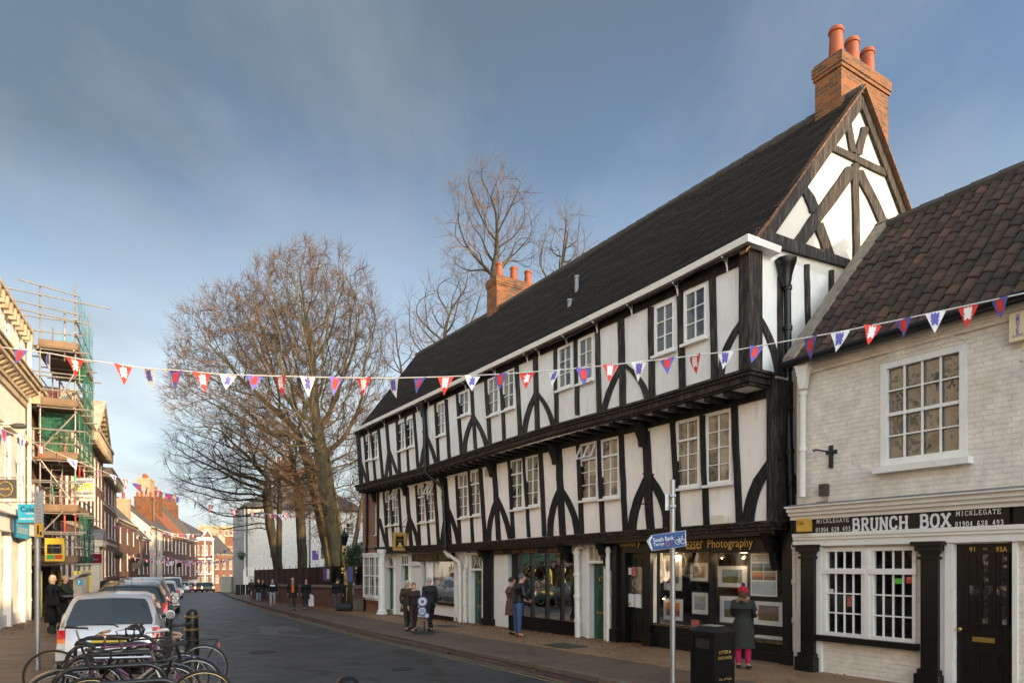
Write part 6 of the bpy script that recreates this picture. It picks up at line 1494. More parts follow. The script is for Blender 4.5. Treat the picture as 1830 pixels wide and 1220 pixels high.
def notice_board(x0, x1, y0, y1, m_, lb, m2='paper'):
    a0, z1 = CWF.px(x1, y0, .0); _, z0 = CWF.px(x1, y1, .0); a1 = CWF.px(x0, y0, .0)[0]
    t = thing('notice_board', lb, 'notice board', CWF.P(a0, z0, .1))
    mb = MB(); CWF.box(mb, a0, a1, z0, z1, .02, .08); mb.build('board', M['darkbrown'], t)
    mb = MB(); w = a1-a0; CWF.box(mb, a0+(w*.45 if m2 else w*.15), a1-.08, z0+.06, z1-.06, .08, .09); mb.build('poster', M[m_], t)
    if m2: mb = MB(); CWF.box(mb, a0+.08, a0+w*.4, z0+.15, z1-.1, .08, .092); mb.build('notice', M[m2], t)
notice_board(580, 592, 1013, 1039, 'purple', 'notice board with a purple poster on the churchyard boards left of the gate')
notice_board(623, 635, 1010, 1041, 'bluep', 'tall notice board with a blue poster on the churchyard boards right of the gate', None)
t = thing('banner', 'purple banner hung from a post above the churchyard wall', 'banner', at(571, 1052, 43))
mb = MB(); p = at(571, 975, 43); mb.tube([V((p.x, p.y, gz(43))), p], .09, 8); mb.build('post', M['whitepaint'], t)
mb = MB(); q = [at(x, y, 42.9) for x, y in ((558, 1000), (568.5, 1000), (568.5, 983), (558, 983))]; mb.prism(q, (0, .04, 0)); mb.build('cloth', M['purple'], t)
text('e', .5, M['letterw'], t, 'emblem', at(564, 989, 42.86), (1, 0, 0), (0, 0, 1), .002)
# old stone trough/box by the wall

CH = thing('church', 'unseen stone church with a square tower, added behind the timber framed building for shade', 'church', (8, 48, gz(48)))  # unseen bulk added and sized to shade the trees and white corner building
mb = MB(); mb.box(2, 16, 36, 45.5, 0, CZ+6.5); mb.add([(2, 36, CZ+6.5), (16, 36, CZ+6.5), (9, 36, CZ+10), (2, 45.5, CZ+6.5), (16, 45.5, CZ+6.5), (9, 45.5, CZ+10)], [(0, 1, 2), (3, 5, 4), (0, 2, 5, 3), (1, 4, 5, 2)]); mb.build('nave', M['wallstone'], CH)
mb = MB(); mb.box(1, 15, 45.6, 62, 0, CZ+13.2); mb.build('tower', M['wallstone'], CH)
mb = MB()
for i in range(8): mb.box(1+i*1.85, 1+i*1.85+.95, 45.6, 46, CZ+13.2, CZ+14.0)
mb.build('battlements', M['wallstone'], CH)

for i, (x0, y0, x1, y1, ze) in enumerate(((-28.5, 76, -34.5, 92, 6.5), (-35, 93, -42, 112, 6.8))):
    house('terrace_house', ['near', 'far'][i]+' unseen brick terrace house added behind the white corner building for shade', (x1, y1), (x0, y0), CZ+ze, 10, [], 'brickd', 'slated', .9, side=1, group='unseen houses added behind the white corner building for shade')  # out of view, put in to throw shade on the far left row
# ------------------------------------------------------------------ bare winter trees
M['bark'] = mat('mossy beech bark', (.135, .112, .046), .85, .5, 1.6, .05, 5, stretch=(1, 1, .4), dirt=(.055, .045, .03), dirts=1.2, dirtp=(.42, .62))
M['barkd'] = mat('dark bark', (.034, .027, .017), .85, .5, 2, .05, 5, stretch=(1, 1, .4), dirt=(.11, .10, .04), dirts=1.2, dirtp=(.5, .7))
M['twig'] = mat('reddish brown twigs', (.10, .055, .026), .8, .25, 1.5)
M['twigd'] = mat('brown twigs', (.055, .042, .028), .8, .25, 1.5)

from mathutils.kdtree import KDTree
def rvec(rng, d, ang):
    o = d.orthogonal().normalized(); o.rotate(Matrix.Rotation(rng.uniform(0, 2*math.pi), 3, d))
    return (d*math.cos(ang)+o*math.sin(ang)).normalized()
def pxp(pts, Y): return [V(((x-CX)/FX*Y, Y, gz(Y))) if y is None else at(x, y, Y) for x, y in pts]
def tree(name, label, Y, trunk, trunk_r, blobs, n_attr, seed, bark='bark', twig='twig', D=.42, group=None, twr=.008, depth=.8, up=.05, tn=3):
    """limbs grow toward points scattered through the crown (space colonisation), thickness from the number of twigs carried"""
    rng = random.Random(seed); tp = pxp(trunk, Y); root = thing(name, label, 'tree', tp[0], group)
    att = []; k = Y/FX; wsum = sum(b[2]*b[3] for b in blobs)
    for (cx_, cy_, rx, ry) in blobs:
        c = at(cx_, cy_, Y); n = int(n_attr*rx*ry/wsum)
        for _ in range(n):
            v = V((rng.gauss(0, 1), rng.gauss(0, 1), rng.gauss(0, 1))).normalized()*(rng.random()**.42)
            att.append(c+V((v.x*rx*k, v.y*rx*k*depth, v.z*ry*k)))
    P = []; par = []
    for i in range(len(tp)-1):
        L = (tp[i+1]-tp[i]).length; m = max(1, int(L/D))
        for j in range(m): P.append(tp[i].lerp(tp[i+1], j/m)+V((rng.uniform(-1, 1), rng.uniform(-1, 1), 0))*.05*trunk_r); par.append(len(P)-2)
    P.append(tp[-1]); par.append(len(P)-2); nt_ = len(P)
    # fork nodes near the top of the trunk seed the limbs
    low = int(nt_*.35); alive = att; nch = {}
    for it in range(70):
        kd = KDTree(len(P)-low)
        for i in range(low, len(P)): kd.insert(P[i], i)
        kd.balance(); acc = {}; keep = []
        for a in alive:
            co_, i, dist = kd.find(a)
            if dist < D*1.15: continue
            keep.append(a); w = (a-co_)/max(dist, 1e-6); acc[i] = acc.get(i, V((0, 0, 0)))+w
        alive = keep; new = 0
        for i, d in acc.items():
            if nch.get(i, 0) >= 3: continue
            pd = (P[i]-P[par[i]]).normalized() if par[i] >= 0 else V((0, 0, 1))
            d = d.normalized()*.75+pd*.55+V((rng.uniform(-1, 1), rng.uniform(-1, 1), rng.uniform(-1, 1)))*.24+V((0, 0, up)); d.normalize()
            P.append(P[i]+d*D); par.append(i); nch[i] = nch.get(i, 0)+1; new += 1
        if not new or not alive: break
    n = len(P); ch = [[] for _ in range(n)]
    for i, q in enumerate(par):
        if q >= 0: ch[q].append(i)
    wgt = [0.0]*n
    for i in range(n-1, -1, -1): wgt[i] = 1+sum(wgt[c] for c in ch[i])
    wmax = wgt[max(low-1, 0)]
    rad = [max(.010, trunk_r*(w/wmax)**.52) for w in wgt]
    for i in range(low): rad[i] = trunk_r*(1.0+.45*max(0, 1-i/3.0))
    T, B, C = MB(), MB(), MB()
    T.tube(P[:nt_], rad[:nt_], 12, caps=False)
    st = []
    for i in range(nt_):
        for c in ch[i]:
            if c >= nt_: st.append((i, c))
    while st:
        i, c = st.pop(); pts = [P[i]]; rr = [rad[c]]
        while True:
            pts.append(P[c]); rr.append(rad[c]); nx = ch[c]
            if not nx: break
            nx = sorted(nx, key=lambda q: -wgt[q]); 
            for o in nx[1:]: st.append((c, o))
            c = nx[0]
        sm = [pts[0]]+[(pts[j-1]+pts[j]*2+pts[j+1])/4 for j in range(1, len(pts)-1)]+[pts[-1]]
        big = rr[0] > .03
        (B if big else C).tube(sm, rr, 7 if rr[0] > .12 else (5 if big else 3), caps=False)
    for i in range(low, n):
        if wgt[i] > 14: continue
        pd = (P[i]-P[par[i]]).normalized()
        for _ in range(tn if wgt[i] < 4 else 1):
            d = rvec(rng, pd, rng.uniform(.3, .95)); d = (d+V((0, 0, .25))).normalized(); L = rng.uniform(.55, 1.25); p0 = P[i]; p1 = p0+d*L*.5; d2 = rvec(rng, d, rng.uniform(.05, .3)); p2 = p1+d2*L*.5
            C.tube([p0, p1, p2], [twr, twr*.75, twr*.45], 3, caps=False)
            for _k in range(2):
                q0 = p0.lerp(p1, rng.uniform(.4, 1)); q1 = q0+rvec(rng, d, rng.uniform(.4, .9))*L*rng.uniform(.3, .5); C.tube([q0, q1], [twr*.7, twr*.4], 3, caps=False)
    T.build('trunk', M[bark], root, smooth=True, uv=False); B.build('limbs', M[bark], root, smooth=True, uv=False); C.build('twigs', M[twig], root, uv=False)
    return root
tree('beech_tree', 'great bare beech with a thick mossy trunk right of the purple banner, tallest street tree', 43, [(607, None), (606, 1000), (594, 930), (582, 860), (573, 800)], .54,
     [(560, 600, 128, 165), (620, 640, 82, 125), (590, 900, 70, 70), (505, 560, 85, 95), (640, 780, 55, 110), (560, 760, 120, 110)], 4600, 4, tn=4, D=.38, twr=.011)
tree('beech_tree', 'leaning pale second beech stem rising left beside the great trunk', 44.5, [(592, None), (588, 1000), (566, 900), (548, 820), (530, 770)], .30,
     [(430, 620, 120, 110), (400, 700, 108, 85), (470, 700, 90, 120), (530, 860, 60, 60), (350, 660, 52, 80)], 3000, 9, tn=4, D=.38, twr=.011)
tree('churchyard_tree', 'straight dark tree trunk in the middle of the churchyard, left of the banner', 48, [(541, None), (540, 990), (537, 920), (532, 860)], .34, [(470, 800, 105, 80), (540, 800, 60, 90)], 900, 14, 'barkd', 'twigd', up=.02)
tree('churchyard_tree', 'crooked dark tree with a bent trunk at the left end of the churchyard boards', 52, [(502, None), (495, 1000), (483, 940), (477, 890), (480, 860)], .36, [(400, 850, 92, 62), (350, 800, 62, 60), (430, 780, 70, 60), (420, 920, 60, 45), (330, 870, 28, 30)], 1300, 23, 'barkd', 'twigd', up=.0)
tree('churchyard_tree', 'slim upright dark tree beside the crooked trunk in the churchyard', 50, [(499, None), (499, 960), (500, 880), (496, 830)], .2, [(440, 860, 72, 60), (520, 860, 50, 70)], 420, 31, 'barkd', 'twigd', up=.05)
tree('churchyard_tree', 'small light limbed tree between the great beech and the brick house', 40, [(625, None), (628, 1000), (638, 950), (646, 900)], .14, [(648, 850, 34, 105)], 260, 37, 'bark', 'twigd')
for (lab, Y, trunk, tr, bl, n_, seed) in (
    ('tall bare tree behind the roof, rising over the middle chimney', 36, [(893, None), (893, 700), (890, 560), (886, 520)], .22, [(880, 385, 82, 88), (860, 450, 72, 52), (915, 440, 50, 55)], 900, 41),
    ('bare tree behind the roof to the right of the middle chimney', 37, [(1000, None), (1000, 700), (998, 560), (1000, 520)], .17, [(1012, 440, 46, 68), (990, 480, 40, 40)], 420, 43),
    ('low bare tree behind the roof left of the middle chimney', 38, [(812, None), (812, 800), (810, 680), (800, 650)], .2, [(790, 575, 78, 62), (830, 530, 45, 50), (760, 620, 40, 50)], 560, 47),
    ('thin bare tree over the far left end of the dark roof', 38, [(722, None), (722, 850), (724, 720), (722, 690)], .1, [(712, 625, 32, 62)], 150, 53)):
    tree('bare_tree', lab, Y, trunk, tr, bl, n_, seed, 'barkd', 'twig', group='bare trees behind the dark roof', D=.38, tn=2)
def tb(px, Y): return V(((px-CX)/FX*Y, Y, gz(Y)))
# evergreen shrub behind the boards and fallen leaves
M['leafg'] = mat('dark evergreen leaves', (.035, .06, .02), .6, .4, 3); M['leafb'] = mat('fallen beech leaves', (.22, .075, .03), .8, .5, 30)
t = thing('evergreen_shrub', 'dark green shrub behind the churchyard boards by the brick house', 'shrub', tb(640, 37))
rg2 = random.Random(3); mb = MB(); c = at(642, 1000, 37)
for i in range(2600):
    v = V((rg2.gauss(0, 1), rg2.gauss(0, 1), rg2.gauss(0, 1))).normalized()*rg2.uniform(.45, 1)
    p = c+V((v.x*1.0, v.y*1.0, v.z*1.0)); a = V((rg2.uniform(-1, 1), rg2.uniform(-1, 1), rg2.uniform(-1, 1))).normalized()*.07; b = a.orthogonal().normalized()*.04
    mb.add([p-a, p+b, p+a, p-b], [(0, 1, 2, 3)])
mb.build('foliage', M['leafg'], t, uv=False)
mb = MB(); mb.tube([tb(642, 37), c], .08, 6); mb.build('stem', M['barkd'], t)
t = thing('fir_branch', 'dark green fir branch poking in at the right edge of the white brick wall', 'plant', FB.P(-4.3, CZ+2.6, .2))
mb = MB(); pc_ = FB.px(1832, 640, .5); c = FB.P(pc_[0], pc_[1], .5)
mb.tube([FB.P(pc_[0]-.3, pc_[1], 0), c], .012, 5); mb.build('stem', M['barkd'], t)
mb = MB()
for i in range(260):
    s_ = rg2.random(); p = FB.P(pc_[0]-.3, pc_[1]-.0, 0).lerp(c, s_)+V((rg2.gauss(0, .05), rg2.gauss(0, .05), rg2.gauss(0, .07)))
    a = V((rg2.uniform(-1, 1), rg2.uniform(-1, 1), rg2.uniform(-1, .3))).normalized()*.045; mb.add([p, p+a+V((0, 0, .006)), p+a-V((0, 0, .006))], [(0, 1, 2)])
mb.build('needles', M['leafg'], t, uv=False)
mb = MB()
def leaf(x, y, z, s):
    a = rg2.uniform(0, 6.28); d = V((math.cos(a), math.sin(a), rg2.uniform(-.3, .3)))*s; e = V((-math.sin(a), math.cos(a), rg2.uniform(-.3, .3)))*s*.55; p = V((x, y, z+rg2.uniform(.006, .02)))
    mb.add([p-d, p+e, p+d, p-e], [(0, 1, 2, 3)])
for i in range(5200):
    y = rg2.uniform(9, 46); u_ = rg2.random()
    if u_ < .42: x = KR(y)+rg2.gauss(-.12, .14); z = gz(y)+(.0 if x < KR(y) else .115)
    elif u_ < .62: x = KR(y)+rg2.uniform(0, 4.3); z = gz(y)+.115
    else:
        a = rg2.uniform(3, 20); q = F0.P(a, 0, abs(rg2.gauss(0, .35))); x, y = q.x, q.y; z = gz(y)+.115
    leaf(x, y, z, rg2.uniform(.02, .045))
for i in range(2500):
    a = rg2.uniform(-.5, LW); q = CWF.P(a, 0, .08+abs(rg2.gauss(0, .5))); leaf(q.x, q.y, gz(q.y)+.115, rg2.uniform(.03, .05))
for i in range(700):
    y = rg2.uniform(18, 30); leaf(LF(y)+abs(rg2.gauss(.2, .5)), y, gz(y)+.115, rg2.uniform(.03, .05))
tag(mb.build('fallen_leaves', M['leafb'], uv=False), 'scattered brown fallen leaves along the kerb and house fronts', 'leaves', kind='stuff')

# ------------------------------------------------------------------ scaffolding
SFc = Face(lp(25.0), (LF(31)-LF(25), 6.0), (.898, .44))
t = thing('scaffolding', 'steel pole scaffolding with plank decks and green and blue netting up the left hand building', 'scaffolding', SFc.P(0, gz(25), .4))
M['pole'] = mat('scaffold pole', (.34, .31, .27), .5, .2, 5, metal=.5); M['redpole'] = mat('red band', (.6, .08, .06), .5); M['greenpole'] = mat('green band', (.10, .40, .2), .5); M['plank'] = mat('scaffold planks', (.19, .125, .075), .8, .3, 3); M['ysleeve'] = mat('yellow foam sleeve', (.75, .62, .12), .7)
rs = random.Random(8)
tops = {(.35, 0): 10.3, (1.45, 0): 10.5, (1.45, 1.2): 9.8, (1.45, 2.8): 9.7, (1.45, 4.6): 10.9, (.35, 2.8): 9.6, (.35, 4.6): 9.4, (1.1, .1): 9.4}
for (d, a), h in tops.items():
    mb = MB(); mb.tube([SFc.P(a, gz(26) if (d, a) != (1.1, .1) else CZ+7.6, d), SFc.P(a, CZ+h, d)], .03, 8); mb.build('upright', M['pole'], t, smooth=True)
    for i in range(2):
        z = CZ+rs.uniform(-.5, 8); mb = MB(); mb.tube([SFc.P(a, z, d), SFc.P(a, z+rs.uniform(.4, 1.0), d)], .033, 8); mb.build('painted_band', M[rs.choice(['redpole', 'greenpole', 'redpole'])], t, smooth=True)
    if d < 2 and (d, a) != (1.1, .1): mb = MB(); mb.tube([SFc.P(a, gz(26)+.2, d), SFc.P(a, CZ-.25, d)], .07, 8); mb.build('foam_sleeve', M['ysleeve'], t, smooth=True)
decks = [0.05, 1.95, 3.9, 5.87, 8.0]
for z in decks:
    mb = MB(); SFc.box(mb, -.1, 5.2, CZ+z, CZ+z+.05, .15, 1.5); mb.build('deck', M['plank'], t)
    mb = MB(); SFc.box(mb, -.12, -.08, CZ+z+.05, CZ+z+.28, .3, 1.5); mb.build('toe_board', M['plank'], t)
    mb = MB(); SFc.box(mb, -.1, 5.2, CZ+z+.05, CZ+z+.28, 1.5, 1.54); mb.build('toe_board', M['plank'], t)
    mb = MB()
    for a in (0, 1.2, 2.8, 4.6): mb.tube([SFc.P(a, CZ+z-.05, -.1), SFc.P(a, CZ+z-.05, 1.9)], .03, 6)
    for d in (.35, 1.45): mb.tube([SFc.P(-.4, CZ+z-.1, d), SFc.P(5.4, CZ+z-.1, d)], .03, 6)
    tag(mb.build('deck_tubes', M['pole'], t), None)
    for dz in (.55, 1.05):
        mb = MB(); mb.tube([SFc.P(-.5, CZ+z+dz, 1.5), SFc.P(5.4, CZ+z+dz, 1.5)], .027, 6); mb.build('guard_rail', M['pole'], t)
        mb = MB(); mb.tube([SFc.P(-.04, CZ+z+dz+.03, -.2), SFc.P(-.04, CZ+z+dz+.03, 1.7)], .027, 6); mb.build('guard_rail', M['pole'], t)
for z, d0, d1 in ((9.9, -1.6, 2.6), (9.5, -1.2, 1.7), (9.2, -.9, 1.9), (10.2, -.3, 1.6)):
    mb = MB(); mb.tube([SFc.P(-.06, CZ+z+.15, d0), SFc.P(-.06, CZ+z-.15, d1)], .027, 6); mb.build('ledger', M['pole'], t)
for z0, z1, d0, d1 in ((4.1, 5.7, .3, 1.5), (6.0, 7.3, .9, 1.5), (2.1, 3.8, 1.5, .4), (.9, 2.5, .2, 1.5)):
    mb = MB(); mb.tube([SFc.P(-.08, CZ+z0, d0), SFc.P(-.08, CZ+z1, d1)], .027, 6); mb.build('brace', M['pole'], t)
M['netsunpaint'] = net_mat('green netting with painted sunlight', (.34, .38, .05), .75); M['netg'] = net_mat('green debris netting', (.03, .17, .11), .52); M['netb'] = net_mat('teal debris netting', (.09, .26, .30), .34)  # the yellow net colour stands in for sunlight on the green netting
def netting(z0, z1, m_, a0, a1, d):
    mb = MB(); n, k = 14, 6; rs_ = random.Random(int(z0*10))
    P_ = [[SFc.P(a0+(a1-a0)*i/n, CZ+z0+(z1-z0)*j/k-.10*math.sin(i*1.3)*(j == k), d+.05*math.sin(i*1.9+j)+rs_.uniform(-.02, .02)) for j in range(k+1)] for i in range(n+1)]
    for i in range(n):
        for j in range(k): mb.quad(P_[i][j], P_[i+1][j], P_[i+1][j+1], P_[i][j+1])
    mb.build('netting', M[m_], t, smooth=True)
def netting_end(z0, z1, m_, d0, d1, a=-.02):
    mb = MB(); n, k = 6, 6
    P_ = [[SFc.P(a+.04*math.sin(i*2.1+j), CZ+z0+(z1-z0)*j/k, d0+(d1-d0)*i/n) for j in range(k+1)] for i in range(n+1)]
    for i in range(n):
        for j in range(k): mb.quad(P_[i][j], P_[i+1][j], P_[i+1][j+1], P_[i][j+1])
    mb.build('netting', M[m_], t, smooth=True)
netting(8.2, 10.2, 'netb', -.0, 5.0, 1.55); netting_end(8.2, 9.9, 'netb', .3, 1.45, 4.6)
netting(3.95, 5.8, 'netg', 0, 5, 1.55); netting_end(3.95, 5.8, 'netg', .2, 1.45, .7); netting_end(4.0, 4.9, 'netsunpaint', .5, 1.4, 1.0)
netting(.1, 2.0, 'netg', .5, 5, 1.58); netting(6.0, 7.9, 'netg', 1.2, 5, 1.56)
# 'on tap' board and yellow hoist gate, banner
t2 = thing('shop_board', 'dark brown board with pale lettering behind the scaffold poles', 'sign', f1_.P(.5, CZ+1.05, .2)); mb = MB(); f1_.box(mb, .5, 3.2, CZ+1.1, CZ+1.9, .26, .3); mb.build('board', M['darkbrown'], t2)
ul = V((*f1_.u, 0)); text('on', .4, M['paper'], t2, 'lettering', f1_.P(1.3, CZ+1.52, .305), ul, (0, 0, 1), .002, width=.6, height=.22); text('tap', .4, M['paper'], t2, 'lettering', f1_.P(1.3, CZ+1.18, .305), ul, (0, 0, 1), .002, width=.8, height=.28)
CA = lambda a, d: SFc.P(a, 0, d)
def front_sign(name, label, cat, px0, px1, py0, py1, Y, m_, th=.04):
    """sign board facing along the street toward the camera"""
    q0 = at(px0, py1, Y); q1 = at(px1, py0, Y); t = thing(name, label, cat, q0)
    mb = MB(); mb.box(q0.x, q1.x, Y, Y+th, q0.z, q1.z); mb.build('board', M[m_] if isinstance(m_, str) else m_, t)
    return t, q0, q1
M['gateY'] = mat('yellow safety gate paint', (.70, .48, .05), .45, .1)
t = thing('safety_gate', 'yellow mesh safety gate on the scaffold with red and green corners', 'gate', at(80, 1000, 24.7))
q0 = at(80, 1002, 24.7); q1 = at(115, 961, 24.7); mb = MB(); y = 24.7; w_ = q1.x-q0.x; h_ = q1.z-q0.z
mb.box(q0.x, q0.x+.07, y, y+.04, q0.z, q1.z); mb.box(q1.x-.07, q1.x, y, y+.04, q0.z, q1.z); mb.box(q0.x, q1.x, y+.001, y+.039, q1.z-.22, q1.z); mb.box(q0.x, q1.x, y+.001, y+.039, q0.z, q0.z+.07); mb.box(q0.x, q1.x, y+.001, y+.039, q0.z+h_*.27, q0.z+h_*.32)
mb.build('frame', M['gateY'], t); mb = MB()
for i in range(1, 10): x = q0.x+w_*i/10; mb.box(x-.006, x+.006, y+.01, y+.02, q0.z+h_*.3, q1.z-.2)
for i in range(1, 8): z = q0.z+h_*(.3+.5*i/8); mb.box(q0.x+.05, q1.x-.05, y+.012, y+.018, z-.006, z+.006)
mb.build('mesh_grid', M['rubber'], t)
mb = MB(); mb.box(q0.x+.07, q0.x+w_*.5, y+.01, y+.03, q0.z+.07, q0.z+h_*.27); mb.build('green_panel', mat('green panel', (.03, .32, .08), .5), t)
mb = MB(); mb.box(q0.x+w_*.5, q1.x-.07, y+.01, y+.03, q0.z+.07, q0.z+h_*.27); mb.build('red_panel', mat('red panel', (.55, .05, .03), .5), t)
t, q0, q1 = front_sign('scaffold_banner', 'white banner with yellow lettering tied to the scaffold poles', 'banner', 127, 170, 854, 895, 26.2, 'paper', .01)
text('ELITE', 1, mat('yellow lettering', (.75, .65, .05), .6), t, 'lettering', V((q0.x+.08, 26.19, q0.z+.42)), (1, 0, 0), (0, 0, 1), .004, width=q1.x-q0.x-.16, height=.26, bold=.03)
text('SCAFFOLDING', 1, M['purple'], t, 'lettering', V((q0.x+.08, 26.19, q0.z+.73)), (1, 0, 0), (0, 0, 1), .004, width=q1.x-q0.x-.16, height=.08)
text('07950 000591', 1, M['rubber'], t, 'lettering', V((q0.x+.08, 26.19, q0.z+.25)), (1, 0, 0), (0, 0, 1), .004, width=q1.x-q0.x-.16, height=.10)
text('Domestic & Commercial', 1, M['rubber'], t, 'lettering', V((q0.x+.08, 26.19, q0.z+.1)), (1, 0, 0), (0, 0, 1), .004, width=q1.x-q0.x-.16, height=.07)
# projecting shop signs on the left
Ys_ = 19.6
t, q0, q1 = front_sign('projecting_sign', 'dark grey square hanging sign with a thin gold ring at the left edge', 'sign', -16, 28, 856, 890, Ys_, 'dgrey')
mb = MB(); cx = at(9.5, 873, Ys_-.01); mb.tube([cx+V((.205*math.cos(a), 0, .205*math.sin(a))) for a in [2*math.pi*i/32 for i in range(33)]], .008, 5, False); mb.build('ring', M['gold'], t)
text('skosh.', 1, M['gold'], t, 'lettering', V((cx.x-.15, Ys_-.004, cx.z-.03)), (1, 0, 0), (0, 0, 1), .003, width=.30, height=.075)
mb = MB(); mb.box(q0.x-.9, q1.x, Ys_, Ys_+.02, q1.z+.04, q1.z+.06); mb.build('bracket', M['rubber'], t)
Ys_ = 20.6
t, q0, q1 = front_sign('projecting_sign', 'light blue projecting sign partly behind the grey parking pole', 'sign', 32, 72, 900, 936, Ys_, 'cyan')
mb = MB(); mb.box(q0.x, q1.x, Ys_-.006, Ys_, q0.z, q0.z+.05); mb.build('base_strip', M['dgrey'], t)
text('Coles', 1, M['blackpaint'], t, 'lettering', V((q0.x+.08, Ys_-.003, q1.z-.24)), (1, 0, 0), (0, 0, 1), .003, width=.5, height=.17, bold=.01)
text('solicitors', 1, M['letterw'], t, 'lettering', V((q0.x+.25, Ys_-.003, q1.z-.31)), (1, 0, 0), (0, 0, 1), .003, width=.33, height=.05)
text('01904 679555', 1, M['letterw'], t, 'lettering', V((q0.x+.05, Ys_-.003, q0.z+.13)), (1, 0, 0), (0, 0, 1), .003, width=.5, height=.06, bold=.02)
mb = MB(); mb.box(q0.x-.6, q1.x, Ys_, Ys_+.02, q1.z+.04, q1.z+.06); mb.build('bracket', M['rubber'], t)
Ys_ = 30
t, q0, q1 = front_sign('projecting_sign', 'small maroon hanging sign on the brick terrace beyond the scaffolding', 'sign', 161, 181, 989, 1006, 32.5, mat('maroon', (.22, .01, .05), .5))
text('-----', 1, M['letterw'], t, 'lettering', V((q0.x+.1, 32.49, q0.z+.18)), (1, 0, 0), (0, 0, 1), .003, width=.3, height=.02)
mb = MB(); mb.box(q0.x-.5, q1.x, 32.5, 32.52, q1.z+.05, q1.z+.07); mb.build('bracket', M['rubber'], t)
for (x0, x1, y0, y1, Y_, m_, lb) in ((236, 249, 1005, 1015, 66, 'dgrey', 'dark hanging sign on the first far brick house'), (256, 267, 1002, 1012, 76, 'green', 'dark green hanging sign on the second far brick house'), (297, 306, 1003, 1010, 92, 'paper', 'white hanging sign down the hill'), (315, 323, 1005, 1013, 98, 'blackpaint', 'black square hanging sign down the hill'), (333, 339, 1006, 1011, 104, mat('pink', (.7, .2, .4), .6), 'pink hanging sign down the hill'), (349, 355, 1017, 1023, 110, 'paper', 'white square sign low on the quoined house')):
    front_sign('projecting_sign', lb, 'sign', x0, x1, y0, y1, Y_, m_)
# wall lamp on a bracket at left
t = thing('wall_lamp', 'grey street lantern on a horizontal bracket above the hanging signs at left', 'lamp', at(2, 762, 19.8)); Yl = 19.8
mb = MB(); mb.tube([at(-10, 758, Yl), at(24, 759, Yl)], .015, 6); mb.build('arm', M['rubber'], t)
mb = MB(); c = at(33, 761, Yl); mb.lathe([(.02, -.22), (.07, -.15), (.09, 0), (.08, .15), (.03, .24)], c, 10, 'x'); mb.build('lantern', M['dgrey'], t, smooth=40)
# ------------------------------------------------------------------ bunting
CAS = castle_pts(1, 1)
def bunting(label, pts, flags, size, seed, sx=1, tail=None):
    """pts: list of (px, Y) -> string points given as world vectors; flags: list of (world pos, kind)"""
    t = thing('bunting', label, 'bunting', pts[0], 'strings of castle bunting across the street')
    mb = MB(); mb.tube(pts, .009*size/.3, 4, caps=False); mb.build('cord', M['cord'], t)
    rb = random.Random(seed)
    for (p, d, kind, w) in flags:
        bgc, fg = {'R': ('red', 'white'), 'W': ('white', 'blue'), 'P': ('blue', 'red')}[kind]
        d = V(d).normalized(); n = V((d.y, -d.x, 0)).normalized(); yaw = rb.uniform(-.75, .75); d2 = (d*math.cos(yaw)+n*math.sin(yaw)); lean = rb.uniform(-.35, .45)
        dn = (V((0, 0, -1))+n*lean+d*rb.uniform(-.12, .08)).normalized(); nn = d2.cross(dn).normalized()
        if nn.y > 0: nn = -nn
        h = w*1.22; N_ = 5; mb = MB()
        def S(x, y):  # x -.5...5 , y 0 top .. 1 bottom
            return p+d2*(x*w)+dn*(y*h)+nn*(.09*w*math.sin(y*3.4+x*2.6+rb_))+d2*(.10*w*y*y*math.sin(rb_*1.7))
        rb_ = rb.uniform(0, 6)
        for i in range(N_):
            y0, y1 = i/N_, (i+1)/N_
            a0, a1 = .5*(1-y0), .5*(1-y1)
            mb.quad(S(-a0, y0), S(0, y0), S(0, y1), S(-a1, y1)); mb.quad(S(0, y0), S(a0, y0), S(a1, y1), S(0, y1))
        fo = mb.build('flag', M[bgc], t, smooth=True, uv=False)
        mb = MB()
        for poly in ([(-.20,.06),(-.12,.06),(-.12,.12),(-.05,.12),(-.05,.06),(.05,.06),(.05,.12),(.12,.12),(.12,.06),(.20,.06),(.20,.30),(.16,.33),(.16,.50),(-.16,.50),(-.16,.33),(-.20,.30)], [(-.29,.40),(-.22,.40),(-.22,.44),(-.16,.44),(-.16,.62),(-.08,.62),(0,.54),(.0,.40)], [(.0,.40),(0,.54),(.08,.62),(.16,.62),(.16,.44),(.22,.44),(.22,.40),(.29,.40),(.22,.40)][:8]):
            q = [S(x*.95, y)+nn*.004 for x, y in poly]; mb.add(q, [tuple(range(len(q)))])
        mb.v += [v-nn*.008 for v in mb.v]; k = len(mb.v)//2; mb.f += [tuple(i+k for i in f) for f in list(mb.f)]
        mb.build('castle_emblem', M[fg], fo, uv=False)
    return t
MP = [(-60, 607), (0, 620), (88, 631), (145, 642), (205, 650), (255, 658), (310, 661), (400, 669), (500, 672), (600, 674.5), (700, 675.5), (800, 673), (900, 668), (1000, 661), (1100, 651), (1200, 640), (1300, 628), (1430, 605), (1500, 593), (1600, 573), (1700, 552), (1830, 524), (1900, 508)]
def mY(px): return interp([(-60, 11.2), (0, 11.2), (700, 11.3), (1250, 10.6), (1900, 8.0)], px)
pts = [at(x, y, mY(x)) for x, y in MP]
FL = [(-8,'R'),(38,'P'),(88,'W'),(133,'R'),(220,'R'),(266,'W'),(314,'P'),(360,'R'),(408,'W'),(456,'P'),(503,'R'),(550,'W'),(600,'P'),(650,'R'),(702,'W'),(750,'P'),(797,'R'),(845,'W'),(895,'P'),(942,'R'),(992,'W'),(1042,'P'),(1090,'R'),(1142,'W'),(1193,'P'),(1243,'R'),(1297,'W'),(1352,'P'),(1448,'P'),(1502,'W'),(1560,'R'),(1614,'P'),(1672,'W'),(1730,'R'),(1788,'P')]
fl = []
